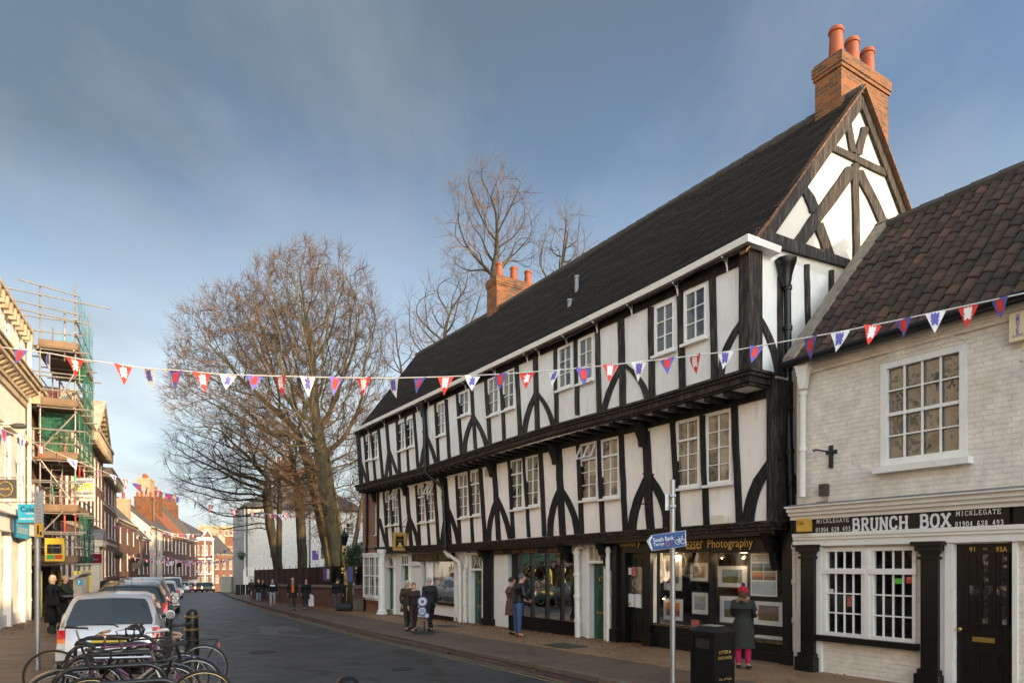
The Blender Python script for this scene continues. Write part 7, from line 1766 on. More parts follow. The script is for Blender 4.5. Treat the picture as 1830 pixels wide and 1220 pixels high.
for x, k in FL:
    y = interp(MP, x); p = at(x, y, mY(x)); q = at(x+20, interp(MP, x+20), mY(x+20))
    fl.append((p, q-p, k, .265*(mY(x)/11.3) if x < 1400 else .30*mY(x)/11.3))
bunting('nearest string of large castle pennants crossing the whole picture in front of the timber building', pts, fl, .3, 5)
def far_bunting(label, P0, P1, sag, n, w, seed, cord=.012):
    P0, P1 = V(P0), V(P1); pts = []; fl = []
    for i in range(25): s = i/24; pts.append(P0.lerp(P1, s)-V((0, 0, sag*4*s*(1-s))))
    for i in range(n):
        s = (i+.5)/n; p = P0.lerp(P1, s)-V((0, 0, sag*4*s*(1-s))); fl.append((p, P1-P0, 'PWR'[i % 3], w))
    bunting(label, pts, fl, .3, seed)
far_bunting('long string of small pennants from the scaffolded building down to the churchyard trees', at(-10, 760, 20.5), at(560, 915, 46), 1.0, 36, .34, 11)
far_bunting('high string of tiny pennants between the far brick houses and the churchyard trees', at(200, 938, 56), at(440, 945, 68), .6, 26, .34, 12)
far_bunting('lower string of tiny pennants in front of the far cream house', at(206, 985, 66), at(436, 965, 78), 1.6, 26, .34, 13)
far_bunting('faint string of tiny pennants before the quoined house', at(232, 962, 85), at(440, 985, 95), 2.2, 28, .36, 14)
far_bunting('farthest string of tiny pennants where the street bends', at(330, 1000, 110), at(446, 988, 112), .8, 26, .36, 15)

manhole('dark rectangular cover in the pavement outside the antiques shop', 1010, 1153, .45, 'flag')
manhole('dark rectangular cover in the pavement near the news shop', 800, 1118, .4, 'flag')
manhole('round iron cover in the middle of the road', 470, 1165, .30)
manhole('small round iron cover in the road near the right kerb', 720, 1195, .20)
# extra scaffold members: inner lift tubes and a ladder
ts_ = [o for o in bpy.data.objects if o.name == 'scaffolding'][0]
for z in (1.0, 2.9, 4.8, 6.9):
    for d in (.35, .9, 1.45):
        mb = MB(); mb.tube([SFc.P(-.3, CZ+z, d), SFc.P(5.3, CZ+z, d)], .025, 6); mb.build('ledger', M['pole'], ts_)
    for a in (0, 2.8): mb = MB(); mb.tube([SFc.P(a, CZ+z+.2, -.2), SFc.P(a, CZ+z+.2, 1.8)], .025, 6); mb.build('transom', M['pole'], ts_)
mb = MB()
for d in (.6, .95): mb.tube([SFc.P(.35, CZ+2.0, d), SFc.P(1.0, CZ+4.9, d)], .02, 6)
for i in range(10): s_ = i/10+.05; mb.tube([SFc.P(.35+.65*s_, CZ+2+2.9*s_, .6), SFc.P(.35+.65*s_, CZ+2+2.9*s_, .95)], .014, 5)
mb.build('ladder', M['pole'], ts_)
# ------------------------------------------------------------------ people
def skin_mesh(name, verts, edges, rad, m, parent, sub=1):
    me = bpy.data.meshes.new(name); me.from_pydata([V(v) for v in verts], edges, [])
    o = bpy.data.objects.new(name, me); COL.objects.link(o)
    md = o.modifiers.new('s', 'SKIN'); md.use_smooth_shade = True
    for i, r in enumerate(rad):
        sv = me.skin_vertices[0].data[i]
        sv.radius = (r, r) if isinstance(r, (int, float)) else r
        sv.use_root = (i == 0)
    s2 = o.modifiers.new('b', 'SUBSURF'); s2.levels = sub; s2.render_levels = sub
    ev = o.evaluated_get(bpy.context.evaluated_depsgraph_get())
    m2 = bpy.data.meshes.new_from_object(ev); o.modifiers.clear(); old = o.data; o.data = m2; bpy.data.meshes.remove(old)
    m2.name = name; m2.materials.clear(); m2.materials.append(m); m2.shade_smooth()
    if parent is not None: o.parent = parent
    return o
def cloth(name, c, rough=.85, spec=.3): 
    if name not in M: M[name] = mat(name, c, rough, .2, 14, .004, 60, spec=spec)
    return M[name]
def person(label, pos, face, h=1.6, top=('cloth black', (.012, .012, .014)), trousers=('cloth dark blue', (.03, .04, .08)), hair=('hair brown', (.10, .06, .035)), shoes=('shoe black', (.015, .013, .012)),
           arms=None, lean=0.0, stride=.0, coat=0, hairlen=0, hat=None, longhair=False, width=1.0, group=None, fingers=True, extra=None, turn=0):
    s = h/1.75; root = thing('person', label, 'person', (0, 0, 0), group)
    L = lean
    def q(x, y, z): return (x*s*width if z > .2 else x*s, (y+max(0, z-.9)*L)*s, z*s)
    if arms is None: arms = [((-.24, -.03, 1.13), (-.24, .08, .90)), ((.24, -.03, 1.13), (.24, .08, .90))]
    v = [q(0, 0, .95), q(0, -.01, 1.10), q(0, 0, 1.28), q(0, 0, 1.43), q(0, .01, 1.50), q(0, .03, 1.565), q(0, .03, 1.64), q(0, .02, 1.70)]
    r = [(.11*s, .08*s), (.11*s, .075*s), (.13*s, .085*s), (.08*s, .06*s), .050*s, .068*s, .078*s, .06*s]
    e = [(0, 1), (1, 2), (2, 3), (3, 4), (4, 5), (5, 6), (6, 7)]
    nz = len(v); v.append(q(0, .115, 1.60)); r.append(.014*s); e.append((5, nz))
    for sg in (-1, 1):
        k = len(v); v.append(q(sg*.078, .02, 1.60)); r.append(.014*s); e.append((5, k))
    armv = []
    for i, sg in enumerate((-1, 1)):
        el, wr = arms[i]; k = len(v)
        v += [q(sg*.18, 0, 1.40), q(*el), q(*wr)]; r += [.058*s, .042*s, .027*s]; e += [(3, k), (k, k+1), (k+1, k+2)]
        E_, W_ = V(v[k+1]), V(v[k+2]); d = (W_-E_).normalized(); side = V((1, 0, 0)) if abs(d.x) < .8 else V((0, 0, 1)); ot = d.cross(side).normalized()
        pm = W_+d*.05*s; v.append(tuple(pm)); r.append((.036*s, .018*s)); pk = len(v)-1; e.append((k+2, pk))
        armv.append((k, k+1, k+2, W_, d, ot))
        if fingers:
            for f, ln in ((-1.5, .062), (-.5, .074), (.5, .07), (1.5, .055)):
                p0 = pm+ot*f*.019*s+d*.02*s; p1 = p0+d*ln*.55*s+side*.006*s; p2 = p1+d*ln*.45*s+side*sg*-.016*s
                b = len(v); v += [tuple(p0), tuple(p1), tuple(p2)]; r += [.009*s, .0085*s, .007*s]; e += [(pk, b), (b, b+1), (b+1, b+2)]
            p0 = W_+d*.03*s+ot*.035*s; p1 = p0+(d*.6+ot*.5).normalized()*.045*s; b = len(v); v += [tuple(p0), tuple(p1)]; r += [.011*s, .009*s]; e += [(pk, b), (b, b+1)]
    legs = []
    for sg in (-1, 1):
        st = stride*sg; k = len(v); v += [q(sg*.09, 0, .88), q(sg*.10, st*.35+abs(st)*.1, .50), q(sg*.10, st*.8-(.05 if st < 0 else 0), .09+(abs(st)*.08 if st < 0 else 0)), q(sg*.12, st*.8+.15, .045)]
        r += [.085*s, .055*s, .038*s, .035*s]; e += [(0, k), (k, k+1), (k+1, k+2), (k+2, k+3)]; legs.append(k)
    skin_mesh('body', v, e, r, M['skin'], root)
    tm = cloth(*top); cv = [q(0, 0, 1.12), q(0, 0, .86), v[2], v[3], q(0, .01, 1.49)]; cr = [(.18*s, .145*s), (.19*s, .15*s), (.205*s, .155*s), (.15*s, .12*s), (.085*s, .08*s)]; ce = [(0, 1), (0, 2), (2, 3), (3, 4)]
    for (a, b, c, W_, d, ot) in armv:
        k = len(cv); cv += [v[a], v[b], tuple(W_-d*.01)]; cr += [.082*s, .064*s, .048*s]; ce += [(3, k), (k, k+1), (k+1, k+2)]
    skin_mesh('jacket' if not coat else 'coat', cv, ce, cr, tm, root)
    if coat:
        mb = MB(); n = 18; rows = [(1.10, .15, .125), (1.0, .20, .165), (.86, .222, .185), (.95-coat*.75, .24, .20), (.95-coat, .25, .21)]
        b = 0
        for (z, rx, ry) in rows:
            for i in range(n):
                t = 2*math.pi*i/n; w = 1+.035*math.sin(t*5+z*4); p = q(rx*math.cos(t)*w, ry*math.sin(t)*w, z); mb.v.append(V(p))
        for j in range(len(rows)-1):
            for i in range(n): mb.f.append((j*n+i, (j+1)*n+i, (j+1)*n+(i+1) % n, j*n+(i+1) % n))
        mb.build('coat_skirt', tm, root, smooth=True, uv=False)
    tv = [v[0], q(0, 0, 1.05)]; tr = [(.15*s, .12*s), (.13*s, .11*s)]; te = [(0, 1)]
    for k in legs:
        b = len(tv); tv += [v[k], v[k+1], (v[k+2][0], v[k+2][1], v[k+2][2]+.01)]; tr += [.102*s, .078*s, .064*s]; te += [(0, b), (b, b+1), (b+1, b+2)]
    skin_mesh('trousers', tv, te, tr, cloth(*trousers), root)
    for k in legs:
        a, t_ = V(v[k+2]), V(v[k+3]); g = a.z-.09*s; skin_mesh('shoe', [(a.x, a.y-.05*s, g+.045*s), (a.x, a.y+.03*s, g+.05*s), (t_.x, t_.y+.03*s, g+.035*s)], [(0, 1), (1, 2)], [.045*s, .05*s, (.045*s, .034*s)], cloth(*shoes), root)
    hc = V(q(0, .012, 1.645)); mb = MB()
    if hat:
        mb.lathe([(.104*s, -.045*s), (.108*s, .0), (.10*s, .05*s), (.075*s, .09*s), (.03*s, .112*s), (.001, .115*s)], hc, 14); mb.build('hat', cloth(*hat[0]), root, smooth=True)
        if hat[1]: mb = MB(); mb.ball(hc+V((0, 0, .14*s)), .045*s, 10); mb.build('bobble', cloth(*hat[1]), root, smooth=True)
    hm = cloth(*hair); mb = MB(); hn = 14
    for j in range(9):
        ph = math.pi*j/8*(.62+hairlen*.2)
        for i in range(hn):
            t = 2*math.pi*i/hn; fr = math.sin(t)   # front where +y
            rr_ = .094*s*(1 if fr < .3 else .93); drop = 1.12 if fr < .2 else .62
            p2 = ph if fr < .2 else min(ph, math.pi*.42)
            mb.v.append(hc+V((math.cos(t)*math.sin(p2)*rr_, math.sin(t)*math.sin(p2)*rr_*1.12-.012*s, math.cos(p2)*rr_*1.12-(.0 if fr > .2 else hairlen*.12*s*(j/8)**2))))
    for j in range(8):
        for i in range(hn): mb.f.append((j*hn+i, (j+1)*hn+i, (j+1)*hn+(i+1) % hn, j*hn+(i+1) % hn))
    if not hat or longhair: mb.build('hair', hm, root, smooth=True, uv=False)
    for sg in (-1, 1):
        mb = MB(); mb.ball(V(q(sg*.03, .098, 1.625)), .009*s, 8); mb.build('eye', M['blackpaint'], root)
    mb = MB(); p = V(q(0, .103, 1.563)); mb.box(p.x-.022*s, p.x+.022*s, p.y-.01, p.y+.006, p.z-.004, p.z+.004); mb.build('mouth', cloth('lips', (.30, .09, .08)), root)
    if extra: extra(root, s, q)
    root.location = pos; root.rotation_euler = (0, 0, math.atan2(-face[0], face[1]))
    return root
def pos_at(px, Y, dz=.11): return V(((px-CX)/FX*Y, Y, gz(Y)+dz))
WN = (.85, .527)
person('man in a black leather jacket and blue jeans looking into the antiques window', pos_at(925, 17.7), (.93, .35), 1.66, ('black leather', (.010, .010, .011), .38, .5), ('blue denim', (.05, .09, .20)), ('grey hair', (.10, .09, .08)), ('brown shoe', (.16, .06, .03)),
       arms=[((-.30, .02, 1.13), (-.16, .24, 1.02)), ((.30, .02, 1.13), (.16, .24, 1.02))], lean=.16, width=1.2)
person('woman in a brown coat half hidden behind the man in the black leather jacket', pos_at(914.5, 18.35), (.93, .35), 1.56, ('brown coat', (.11, .07, .055)), ('black trousers', (.01, .01, .012)), ('dark hair', (.04, .03, .025)), coat=.35)
def fur(root, s, q):
    mb = MB(); rf_ = random.Random(2)
    for i in range(500):
        t = rf_.uniform(0, 6.28); c = V(q(.10*math.cos(t), -.02+.11*math.sin(t), 1.455+.02*math.sin(3*t))); d = V((math.cos(t)+rf_.gauss(0, .5), math.sin(t)+rf_.gauss(0, .5), rf_.gauss(.2, .6))).normalized()*.04; mb.tube([c, c+d], [.009, .002], 3)
    mb.build('fur_collar', cloth('fur', (.36, .24, .14)), root, uv=False)
    mb = MB(); mb.lathe([(.03, 0), (.034, .01), (.03, .02)], V(q(.27, 0, 1.2)), 10, 'x'); mb.build('arm_badge', cloth('badge', (.5, .38, .2)), root)
person('girl in a dark parka, red bobble hat and pink tights at the gallery window', pos_at(1328, 11.9), (.55, .84), 1.44, ('dark green grey parka', (.028, .030, .026)), ('pink tights', (.42, .02, .085)), ('chestnut hair', (.10, .04, .03)), ('navy boots', (.012, .018, .035)),
       arms=[((-.25, .05, 1.14), (-.08, .24, 1.12)), ((.25, .05, 1.14), (.08, .24, 1.10))], coat=.50, hat=(('red wool', (.42, .015, .04)), ('purple wool', (.06, .02, .12))), longhair=True, hairlen=1.0, extra=fur)
person('blond woman in a brown coat walking left of the disc sign', pos_at(728, 19.8), (.5, -.8), 1.46, ('olive brown coat', (.055, .042, .025)), ('grey brown trousers', (.05, .045, .04)), ('blond hair', (.45, .36, .24)), coat=.3, stride=.22, hairlen=.5)
person('brown haired person in a dark coat just left of the round disc sign', pos_at(739, 19.2), (.5, -.8), 1.40, ('dark brown coat', (.035, .026, .020)), ('dark brown trousers', (.045, .03, .025)), ('auburn hair', (.22, .10, .05)), stride=.2)
person('grey haired person in dark clothes striding right of the disc sign', pos_at(769, 19.3), (-.5, .8), 1.54, ('charcoal jacket', (.02, .02, .022)), ('black trousers', (.01, .01, .012)), ('pale hair', (.35, .28, .25)), stride=.35, lean=.12)
person('person in a dark jacket and grey trousers beside a black bag at the gate', pos_at(603, 31.6), (.3, .9), 1.54, ('black jacket', (.014, .014, .015)), ('grey trousers', (.07, .068, .065)), ('dark hair', (.04, .03, .025)), width=1.15)
def carry(side, m, w, h):
    def f(root, s, q):
        mb = MB(); p = V(q(side*.27, .05, .80)); pr = [(-.5, 0), (.5, 0), (.42, 1), (.1, 1.12), (-.1, 1.12), (-.42, 1)]
        mb.prism([V((p.x+x*w, p.y-.05, p.z-h+z*h)) for x, z in pr], (0, .12, 0)); mb.build('carrier_bag', m, root)
    return f
person('man in an open black coat over an orange jumper walking toward the camera', pos_at(523, 32.2), (.35, -.93), 1.55, ('black coat', (.012, .012, .013)), ('olive trousers', (.07, .058, .035)), ('bald pinkish head', (.50, .30, .21)), coat=.25, stride=.18,
       extra=lambda root, s, q: (lambda mb: (mb.prism([V(q(x, .155, z)) for x, z in ((-.07, .98), (.07, .98), (.06, 1.42), (-.06, 1.42))], (0, .03, 0)), mb.build('orange_jumper', cloth('orange knit', (.50, .12, .02)), root)))(MB()))
person('woman in a long black coat carrying a white bag beside the orange jumper', pos_at(547, 33.0), (.35, -.93), 1.50, ('black coat', (.012, .012, .013)), ('dark jeans', (.02, .03, .07)), ('brown hair', (.14, .08, .05)), coat=.32, stride=.15, hairlen=.5,
       extra=carry(-1, cloth('white bag', (.6, .58, .52)), .26, .5))
def stripes(root, s, q):
    mb = MB(); mb.prism([V(q(x, .15, z)) for x, z in ((-.15, 1.27), (.15, 1.27), (.13, 1.37), (-.13, 1.37))], (0, .02, 0)); mb.build('white_chest_band', cloth('white cloth', (.65, .65, .67)), root)
person('man in a black and white top and pale grey trousers walking toward the camera', pos_at(487, 36.8), (.35, -.93), 1.54, ('black top', (.013, .013, .016)), ('pale grey trousers', (.33, .32, .32)), ('dark hair', (.04, .03, .025)), stride=.12, extra=stripes, width=1.1)
person('person in a black coat and pale jeans at the far end of the boards', pos_at(462, 45), (.35, -.93), 1.52, ('black coat', (.012, .012, .013)), ('pale jeans', (.25, .30, .38)), ('dark hair', (.04, .03, .025)), coat=.2, stride=.1)
person('person with a yellow scarf behind the one in the black coat and pale jeans', pos_at(470, 47.5), (.35, -.93), 1.5, ('black jacket', (.014, .014, .015)), ('dark jeans', (.02, .03, .07)), ('dark hair', (.04, .03, .025)), extra=lambda root, s, q: (lambda mb: (mb.tube([V(q(.08, .12, 1.45)), V(q(.1, .17, 1.2)), V(q(.1, .17, 1.0))], .05, 6), mb.build('scarf', cloth('yellow scarf', (.55, .45, .08)), root)))(MB()))
person('person in a dark green coat, farthest figure on the churchyard pavement', pos_at(449, 54), (.35, -.93), 1.48, ('dark green coat', (.03, .04, .035)), ('black trousers', (.01, .01, .012)), ('dark hair', (.04, .03, .025)), coat=.3)
def bagx(root, s, q):
    mb = MB(); p = V(q(.26, .12, .98)); mb.prism([p+V((0, y, z)) for y, z in ((-.16, -.12), (.16, -.12), (.13, .12), (-.13, .12))], (.10, 0, 0)); mb.tube([p+V((.05, -.1, .1)), V(q(.12, 0, 1.44)), p+V((.05, .1, .1))], .012, 5); mb.build('shoulder_bag', M['blackpaint'], root)
person('blond woman in a long black coat with a shoulder bag by the parking meter', pos_at(94, 18.9), (.9, .3), 1.62, ('long black coat', (.008, .008, .009)), ('black trousers', (.01, .01, .012)), ('blond hair', (.52, .42, .28)), coat=.62, hairlen=.9, arms=[((-.23, .05, 1.15), (-.10, .30, 1.1)), ((.24, .0, 1.13), (.22, .16, .95))], extra=bagx, width=1.1)
person('person in a dark green jacket reaching toward the parking meter', pos_at(112, 19.9), (.9, .25), 1.60, ('dark green jacket', (.02, .03, .022)), ('black trousers', (.01, .01, .012)), ('fair hair', (.35, .25, .16)), arms=[((-.22, .15, 1.2), (-.14, .50, 1.2)), ((.22, .15, 1.2), (.14, .52, 1.2))], lean=.1)
for (px, Y, c, hr, lb) in ((217, 44, ('brown coat', (.11, .07, .055)), ('auburn hair', (.22, .10, .05)), 'brown haired head seen over the roofs of the parked cars, leftmost'), (228, 50, ('orange coat', (.45, .10, .03)), ('dark hair', (.04, .03, .025)), 'person in an orange coat on the far pavement beyond the parked cars'), (234, 47, ('red coat', (.5, .02, .02)), ('dark hair', (.04, .03, .025)), 'person in a red coat on the far pavement beyond the parked cars')):
    x = min((px-CX)/FX*Y, KL(Y)-.5); person(lb, V((x, Y, gz(Y)+.11)), (.3, -.9), 1.6, c, ('black trousers', (.01, .01, .012)), hr, fingers=False, hat=((('red wool', (.42, .015, .04))), None) if 'red' in lb else None)
# holdall beside the gate, pushchair
t = thing('holdall', 'full black holdall lying on the pavement beside the churchyard gate', 'bag', pos_at(617, 31.3)); p = pos_at(617, 31.3)
mb = MB(); mb.lathe([(.02, -.36), (.15, -.34), (.19, -.2), (.2, .1), (.17, .3), (.02, .36)], p+V((0, 0, .19)), 12, 'x'); mb.build('bag', M['rubber'], t, smooth=50)
mb = MB(); mb.tube([p+V((-.15, -.12, .3)), p+V((-.08, -.14, .5)), p+V((.08, -.14, .5)), p+V((.15, -.12, .3))], .015, 6); mb.build('handle', M['rubber'], t)
t = thing('pushchair', 'black pushchair with small wheels between the blond woman and the parking meter', 'pushchair', pos_at(121, 18.9)); p = pos_at(121, 18.9)
mb = MB()
for d in (-.2, .2): mb.tube([p+V((-.45, d, 1.0)), p+V((-.3, d, .95)), p+V((.25, d, .15))], .014, 6); mb.tube([p+V((.05, d, .6)), p+V((-.3, d, .12))], .014, 6)
mb.tube([p+V((-.45, -.2, 1.0)), p+V((-.45, .2, 1.0))], .02, 6); mb.build('frame', M['rubber'], t)
mb = MB(); mb.prism([p+V((x, -.2, z)) for x, z in ((-.12, .42), (.22, .36), (.26, .46), (-.0, .5), (-.16, .98), (-.24, .96))], (0, .4, 0)); mb.build('seat', M['blackpaint'], t)
mb = MB(); mb.prism([p+V((x, -.21, z)) for x, z in ((-.24, .96), (-.12, 1.05), (.08, 1.0), (.05, .94), (-.14, .9))], (0, .42, 0)); mb.build('hood', M['blackpaint'], t)
for x in (-.3, .25):
    for d in (-.22, .22): mb = MB(); mb.lathe([(.09, -.02), (.12, -.015), (.12, .015), (.09, .02)], p+V((x, d, .12)), 14, 'y'); mb.build('wheel', M['rubber'], t)
# ------------------------------------------------------------------ disc sign, poles, bin, meter, bollards
M['navy'] = mat('navy sign rim', (.02, .025, .10), .4); M['palesign'] = mat('pale sign face', (.48, .50, .58), .4, .12, 9)
t = thing('disc_sign', 'pavement sign of three navy rimmed discs standing between the blurred walkers', 'sign', pos_at(758, 18.6))
for (px, py, r_) in ((755, 1074, 10.2), (754.5, 1091, 8.6), (762.5, 1099, 5.2)):
    c = at(px, py, 18.55-r_*.002); k = 18.55/FX
    mb = MB(); mb.lathe([(r_*k, -.01), (r_*k, .01)], c, 28, 'y'); d = mb.build('disc', M['navy'], t)
    mb = MB(); mb.lathe([(r_*k*.74, -.014), (r_*k*.74, -.011)], c, 28, 'y'); mb.build('face', M['palesign'], d)
c = at(754.5, 1091, 18.5)
for i, s_ in enumerate(('BLACK', 'SWAN')): text(s_, 1, M['blackpaint'], t, 'lettering', V((c.x-.065, 18.508, c.z+.015-.055*i)), (1, 0, 0), (0, 0, 1), .002, width=.13, height=.035, bold=.03)
mb = MB(); c = at(755, 1074, 18.53); mb.ball(c+V((0, -.005, 0)), .045, 8); mb.prism([c+V((x, -.0, z)) for x, z in ((-.08, -.06), (.05, -.08), (.08, .02), (-.02, .0))], (0, .01, 0)); mb.build('emblem', M['dgrey'], t)
mb = MB(); b = pos_at(759, 18.65); mb.tube([b+V((0, 0, .02)), b+V((-.01, 0, .35))], .02, 6); mb.box(b.x-.25, b.x+.25, b.y-.2, b.y+.2, b.z, b.z+.05); mb.build('base', M['rubber'], t)
# blue cycle sign on its pole
Yp = 9.5; t = thing('signpost', 'galvanised post with a blue South Bank cycle sign in front of the gallery', 'sign', pos_at(1202, Yp))
b = pos_at(1202, Yp); mb = MB(); mb.tube([b-V((0, 0, .1)), at(1202, 857, Yp)], .038, 14); mb.build('post', M['steel'], t, smooth=40)
mb = MB(); q = [at(x, y, 9.42) for x, y in ((1156, 966), (1165, 955.5), (1225.5, 947), (1226.5, 975), (1165, 984))]
M['signblue'] = mat('blue sign face', (.008, .055, .21), .5, .06); M['signwhite'] = mat('white sign print', (.72, .74, .76), .4, .03)
mb.prism(q, (0, .03, 0)); pl = mb.build('sign_plate', M['signwhite'], t)
cen = sum(q, V())/5; mb = MB(); mb.prism([cen+(p-cen)*.965+V((0, -.003, 0)) for p in q], (0, .003, 0)); mb.build('blue_face', M['signblue'], pl)
def onsign(pts, nm='symbol', m_='signwhite', y=9.413):
    mb = MB(); mb.add([at(px, py, y) for px, py in pts], [tuple(range(len(pts)))]); return mb.build(nm, M[m_], pl, uv=False)
onsign([(1158.5, 966.2), (1164, 958.5), (1166.5, 958.0), (1161.8, 966.2), (1166.5, 981), (1164, 981)], 'arrow')
sl_ = V((1, 0, .13)).normalized(); su = V((-.13, 0, 1)).normalized()
for s_, px, py, w_ in (('South Bank', 1168, 968.5, 37), ('Terrys', 1168.5, 977.5, 19)):
    text(s_, 1, M['signwhite'], pl, 'lettering', at(px, py, 9.413), sl_, su, .001, width=w_/FX*9.41, height=7.6/FX*9.41, bold=.005)
mb = MB(); c = at(1193, 971, 9.412)
mb.tube([c+V((.022*math.cos(a), 0, .028*math.sin(a))) for a in [2*math.pi*i/16 for i in range(17)]], .006, 5); mb.build('route_number', mat('pink print', (.6, .12, .25), .5), pl)
mb = MB()
for cx_ in (1211, 1220.5):
    c = at(cx_, 967.5 if cx_ < 1215 else 966.5, 9.411); mb.tube([c+V((.033*math.cos(a), 0, .033*math.sin(a))) for a in [2*math.pi*i/16 for i in range(17)]], .004, 4)
mb.tube([at(1211, 967.5, 9.411), at(1214, 962, 9.411), at(1219, 961.5, 9.411), at(1220.5, 966.5, 9.411)], .004, 4); mb.tube([at(1211, 967.5, 9.411), at(1215.5, 967.3, 9.411), at(1219, 961.5, 9.411)], .004, 4); mb.tube([at(1215.5, 967.3, 9.411), at(1213.4, 959.5, 9.411)], .004, 4); mb.tube([at(1219, 961.5, 9.411), at(1218, 958, 9.411), at(1220, 958, 9.411)], .004, 4)
mb.build('bicycle_symbol', M['signwhite'], pl)
mb = MB(); mb.box(at(1189, 900, 9.53).x, at(1197, 900, 9.53).x, 9.53, 9.55, at(0, 911, 9.53).z, at(0, 882, 9.53).z)
for y in (887, 906): mb.tube([at(1197, y, 9.5), at(1207, y, 9.5)], .043, 6)
mb.build('rear_plate', M['steel'], t)
# grey post left with parking plate
Yp = 11.8; t = thing('signpost', 'tall galvanised post with a narrow grey parking plate at the left', 'sign', pos_at(67, Yp))
b = pos_at(67, Yp); mb = MB(); mb.tube([b-V((0, 0, .1)), at(67, 869, Yp)], .046, 14); mb.build('post', M['steel'], t, smooth=40)
q0 = at(62, 959, Yp-.07); q1 = at(77.5, 877, Yp-.07); mb = MB(); mb.box(q0.x, q1.x, Yp-.085, Yp-.06, q0.z, q1.z); pp = mb.build('parking_plate', mat('grey plate', (.33, .34, .36), .4), t)
zs = q0.z+(q1.z-q0.z)*.30; mb = MB(); mb.box(q0.x+.03, q1.x, Yp-.089, Yp-.085, q0.z, zs); mb.build('yellow_panel', mat('yellow panel', (.65, .36, .03), .4), pp)
mb = MB(); mb.box(q0.x+.055, q0.x+.085, Yp-.091, Yp-.089, q0.z+.05, zs-.04); mb.box(q0.x+.10, q1.x-.015, Yp-.091, Yp-.089, q0.z+.03, q0.z+.09); mb.build('marks', M['rubber'], pp)
for i, s_ in enumerate(('P', 'Mon - Sun', 'At any time', 'Pay and', 'display', 'Return', 'ticket', 'Pay here', 'at meter')):
    text(s_, 1, M['rubber'], pp, 'lettering', V((q0.x+.04, Yp-.0875, q1.z-.09-.058*i)), (1, 0, 0), (0, 0, 1), .002, width=.03 if i == 0 else .085, height=.05 if i == 0 else .018)
# parking meter
Ym = 17.6; b = pos_at(143, Ym); t = thing('parking_meter', 'pale grey pay and display machine with a blue P disc and slanted top', 'parking meter', b)
M['metergrey'] = mat('meter grey', (.40, .36, .32), .45); 
x0, x1 = at(136.5, 0, Ym).x, at(151, 0, Ym).x; zt = at(0, 1031, Ym).z
mb = MB(); mb.prism([V((x0-.02, Ym-.12, b.z)), V((x1+.0, Ym-.12, b.z)), V((x1, Ym-.12, b.z+.9)), V((x1-.01, Ym-.12, zt)), V((x0+.02, Ym-.12, zt-.02)), V((x0, Ym-.12, b.z+.9))], (0, .26, 0)); mb.build('body', M['metergrey'], t)
mb = MB(); mb.prism([V((x0-.09, Ym-.2, zt-.03)), V((x1+.06, Ym-.2, zt+.14)), V((x1+.06, Ym-.2, zt+.09)), V((x0+.02, Ym-.2, zt-.06))], (0, .4, 0)); mb.build('solar_top', M['metergrey'], t)
c = at(142, 1040, Ym-.125); mb = MB(); mb.lathe([(.085, -.006), (.085, .004)], c, 24, 'y'); dsc = mb.build('disc', M['cyan'], t)
text('P', 1, M['signwhite'], dsc, 'lettering', V((c.x-.03, Ym-.133, c.z-.05)), (1, 0, 0), (0, 0, 1), .002, width=.06, height=.10, bold=.04)
# litter bin
t = thing('litter_bin', 'black square litter bin with gold lettering in front of the gallery', 'bin', (2.84, 9.72, gz(9.7)+.11))
cn_ = V((2.80, 9.42)); f = Face(cn_, U, NO); g = gz(9.7)+.11; zt = at(0, 1132, 9.45).z
mb = MB(); w, d = .44, .40
f.box(mb, 0, w, g+.02, zt-.02, -d, 0); f.box(mb, -.02, w+.02, g, g+.06, -d-.02, .02); f.box(mb, -.025, w+.025, zt-.03, zt+.02, -d-.025, .025)
for x in (0, w-.05): f.box(mb, x, x+.05, g+.06, zt-.03, 0, .012)
a = [f.P(-.025, zt+.02, .025), f.P(w+.025, zt+.02, .025), f.P(w+.025, zt+.02, -d-.025), f.P(-.025, zt+.02, -d-.025)]; c = [f.P(.09, zt+.09, -.09), f.P(w-.09, zt+.09, -.09), f.P(w-.09, zt+.09, -d+.09), f.P(.09, zt+.09, -d+.09)]
mb.hexa(a+c); mb.build('body', M['blackpaint'], t)
mb = MB(); f.box(mb, .1, w-.1, zt+.091, zt+.1, -d+.1, -.1); mb.build('stub_plate', M['steel'], t)
g2 = Face(cn_, BK, (-U[0], -U[1])); dx = V((BK[0], BK[1], 0))
for i, (s_, wd, z) in enumerate((('LITTER &', .24, zt-.28), ('DOG WASTE', .27, zt-.36), ('City of York', .25, zt-.66), ('Council', .17, zt-.73))):
    text(s_, 1, M['gold'], t, 'lettering', g2.P(.2-wd/2, z, .004), dx, (0, 0, 1), .002, width=wd, height=.042)
mb = MB(); f.box(mb, .1, w-.1, zt-.22, zt-.08, .001, .004); mb.build('opening', M['rubber'], t)
# bollards
def bollard(label, px, Y, dz, r=.105, h=1.05):
    b = pos_at(px, Y, dz); t = thing('bollard', label, 'bollard', b, 'black bollards with gold rings')
    mb = MB(); mb.lathe([(r*1.25, 0), (r*1.25, .06), (r*1.08, .1), (r*1.02, h*.5), (r*.92, h-.24), (r*.9, h-.12), (r*.82, h-.10), (r*.8, h-.06), (r*.68, h-.02), (r*.4, h), (.001, h+.01)], b, 20); mb.build('post', M['blackpaint'], t, smooth=40)
    for z in (h-.12, h-.32): mb = MB(); mb.lathe([(r*.9, -.02), (r*1.15, -.012), (r*1.18, .01), (r*.9, .022)], b+V((0, 0, z)), 20); mb.build('gold_ring', M['brass'], t, smooth=40)
bollard('black bollard with two gold rings at the corner of the bicycle stands', 343, 10.9, .11, .105, 1.10)
bollard('black bollard of which only the domed top shows at the bottom edge', 621, 4.9, .11, .11, .985)
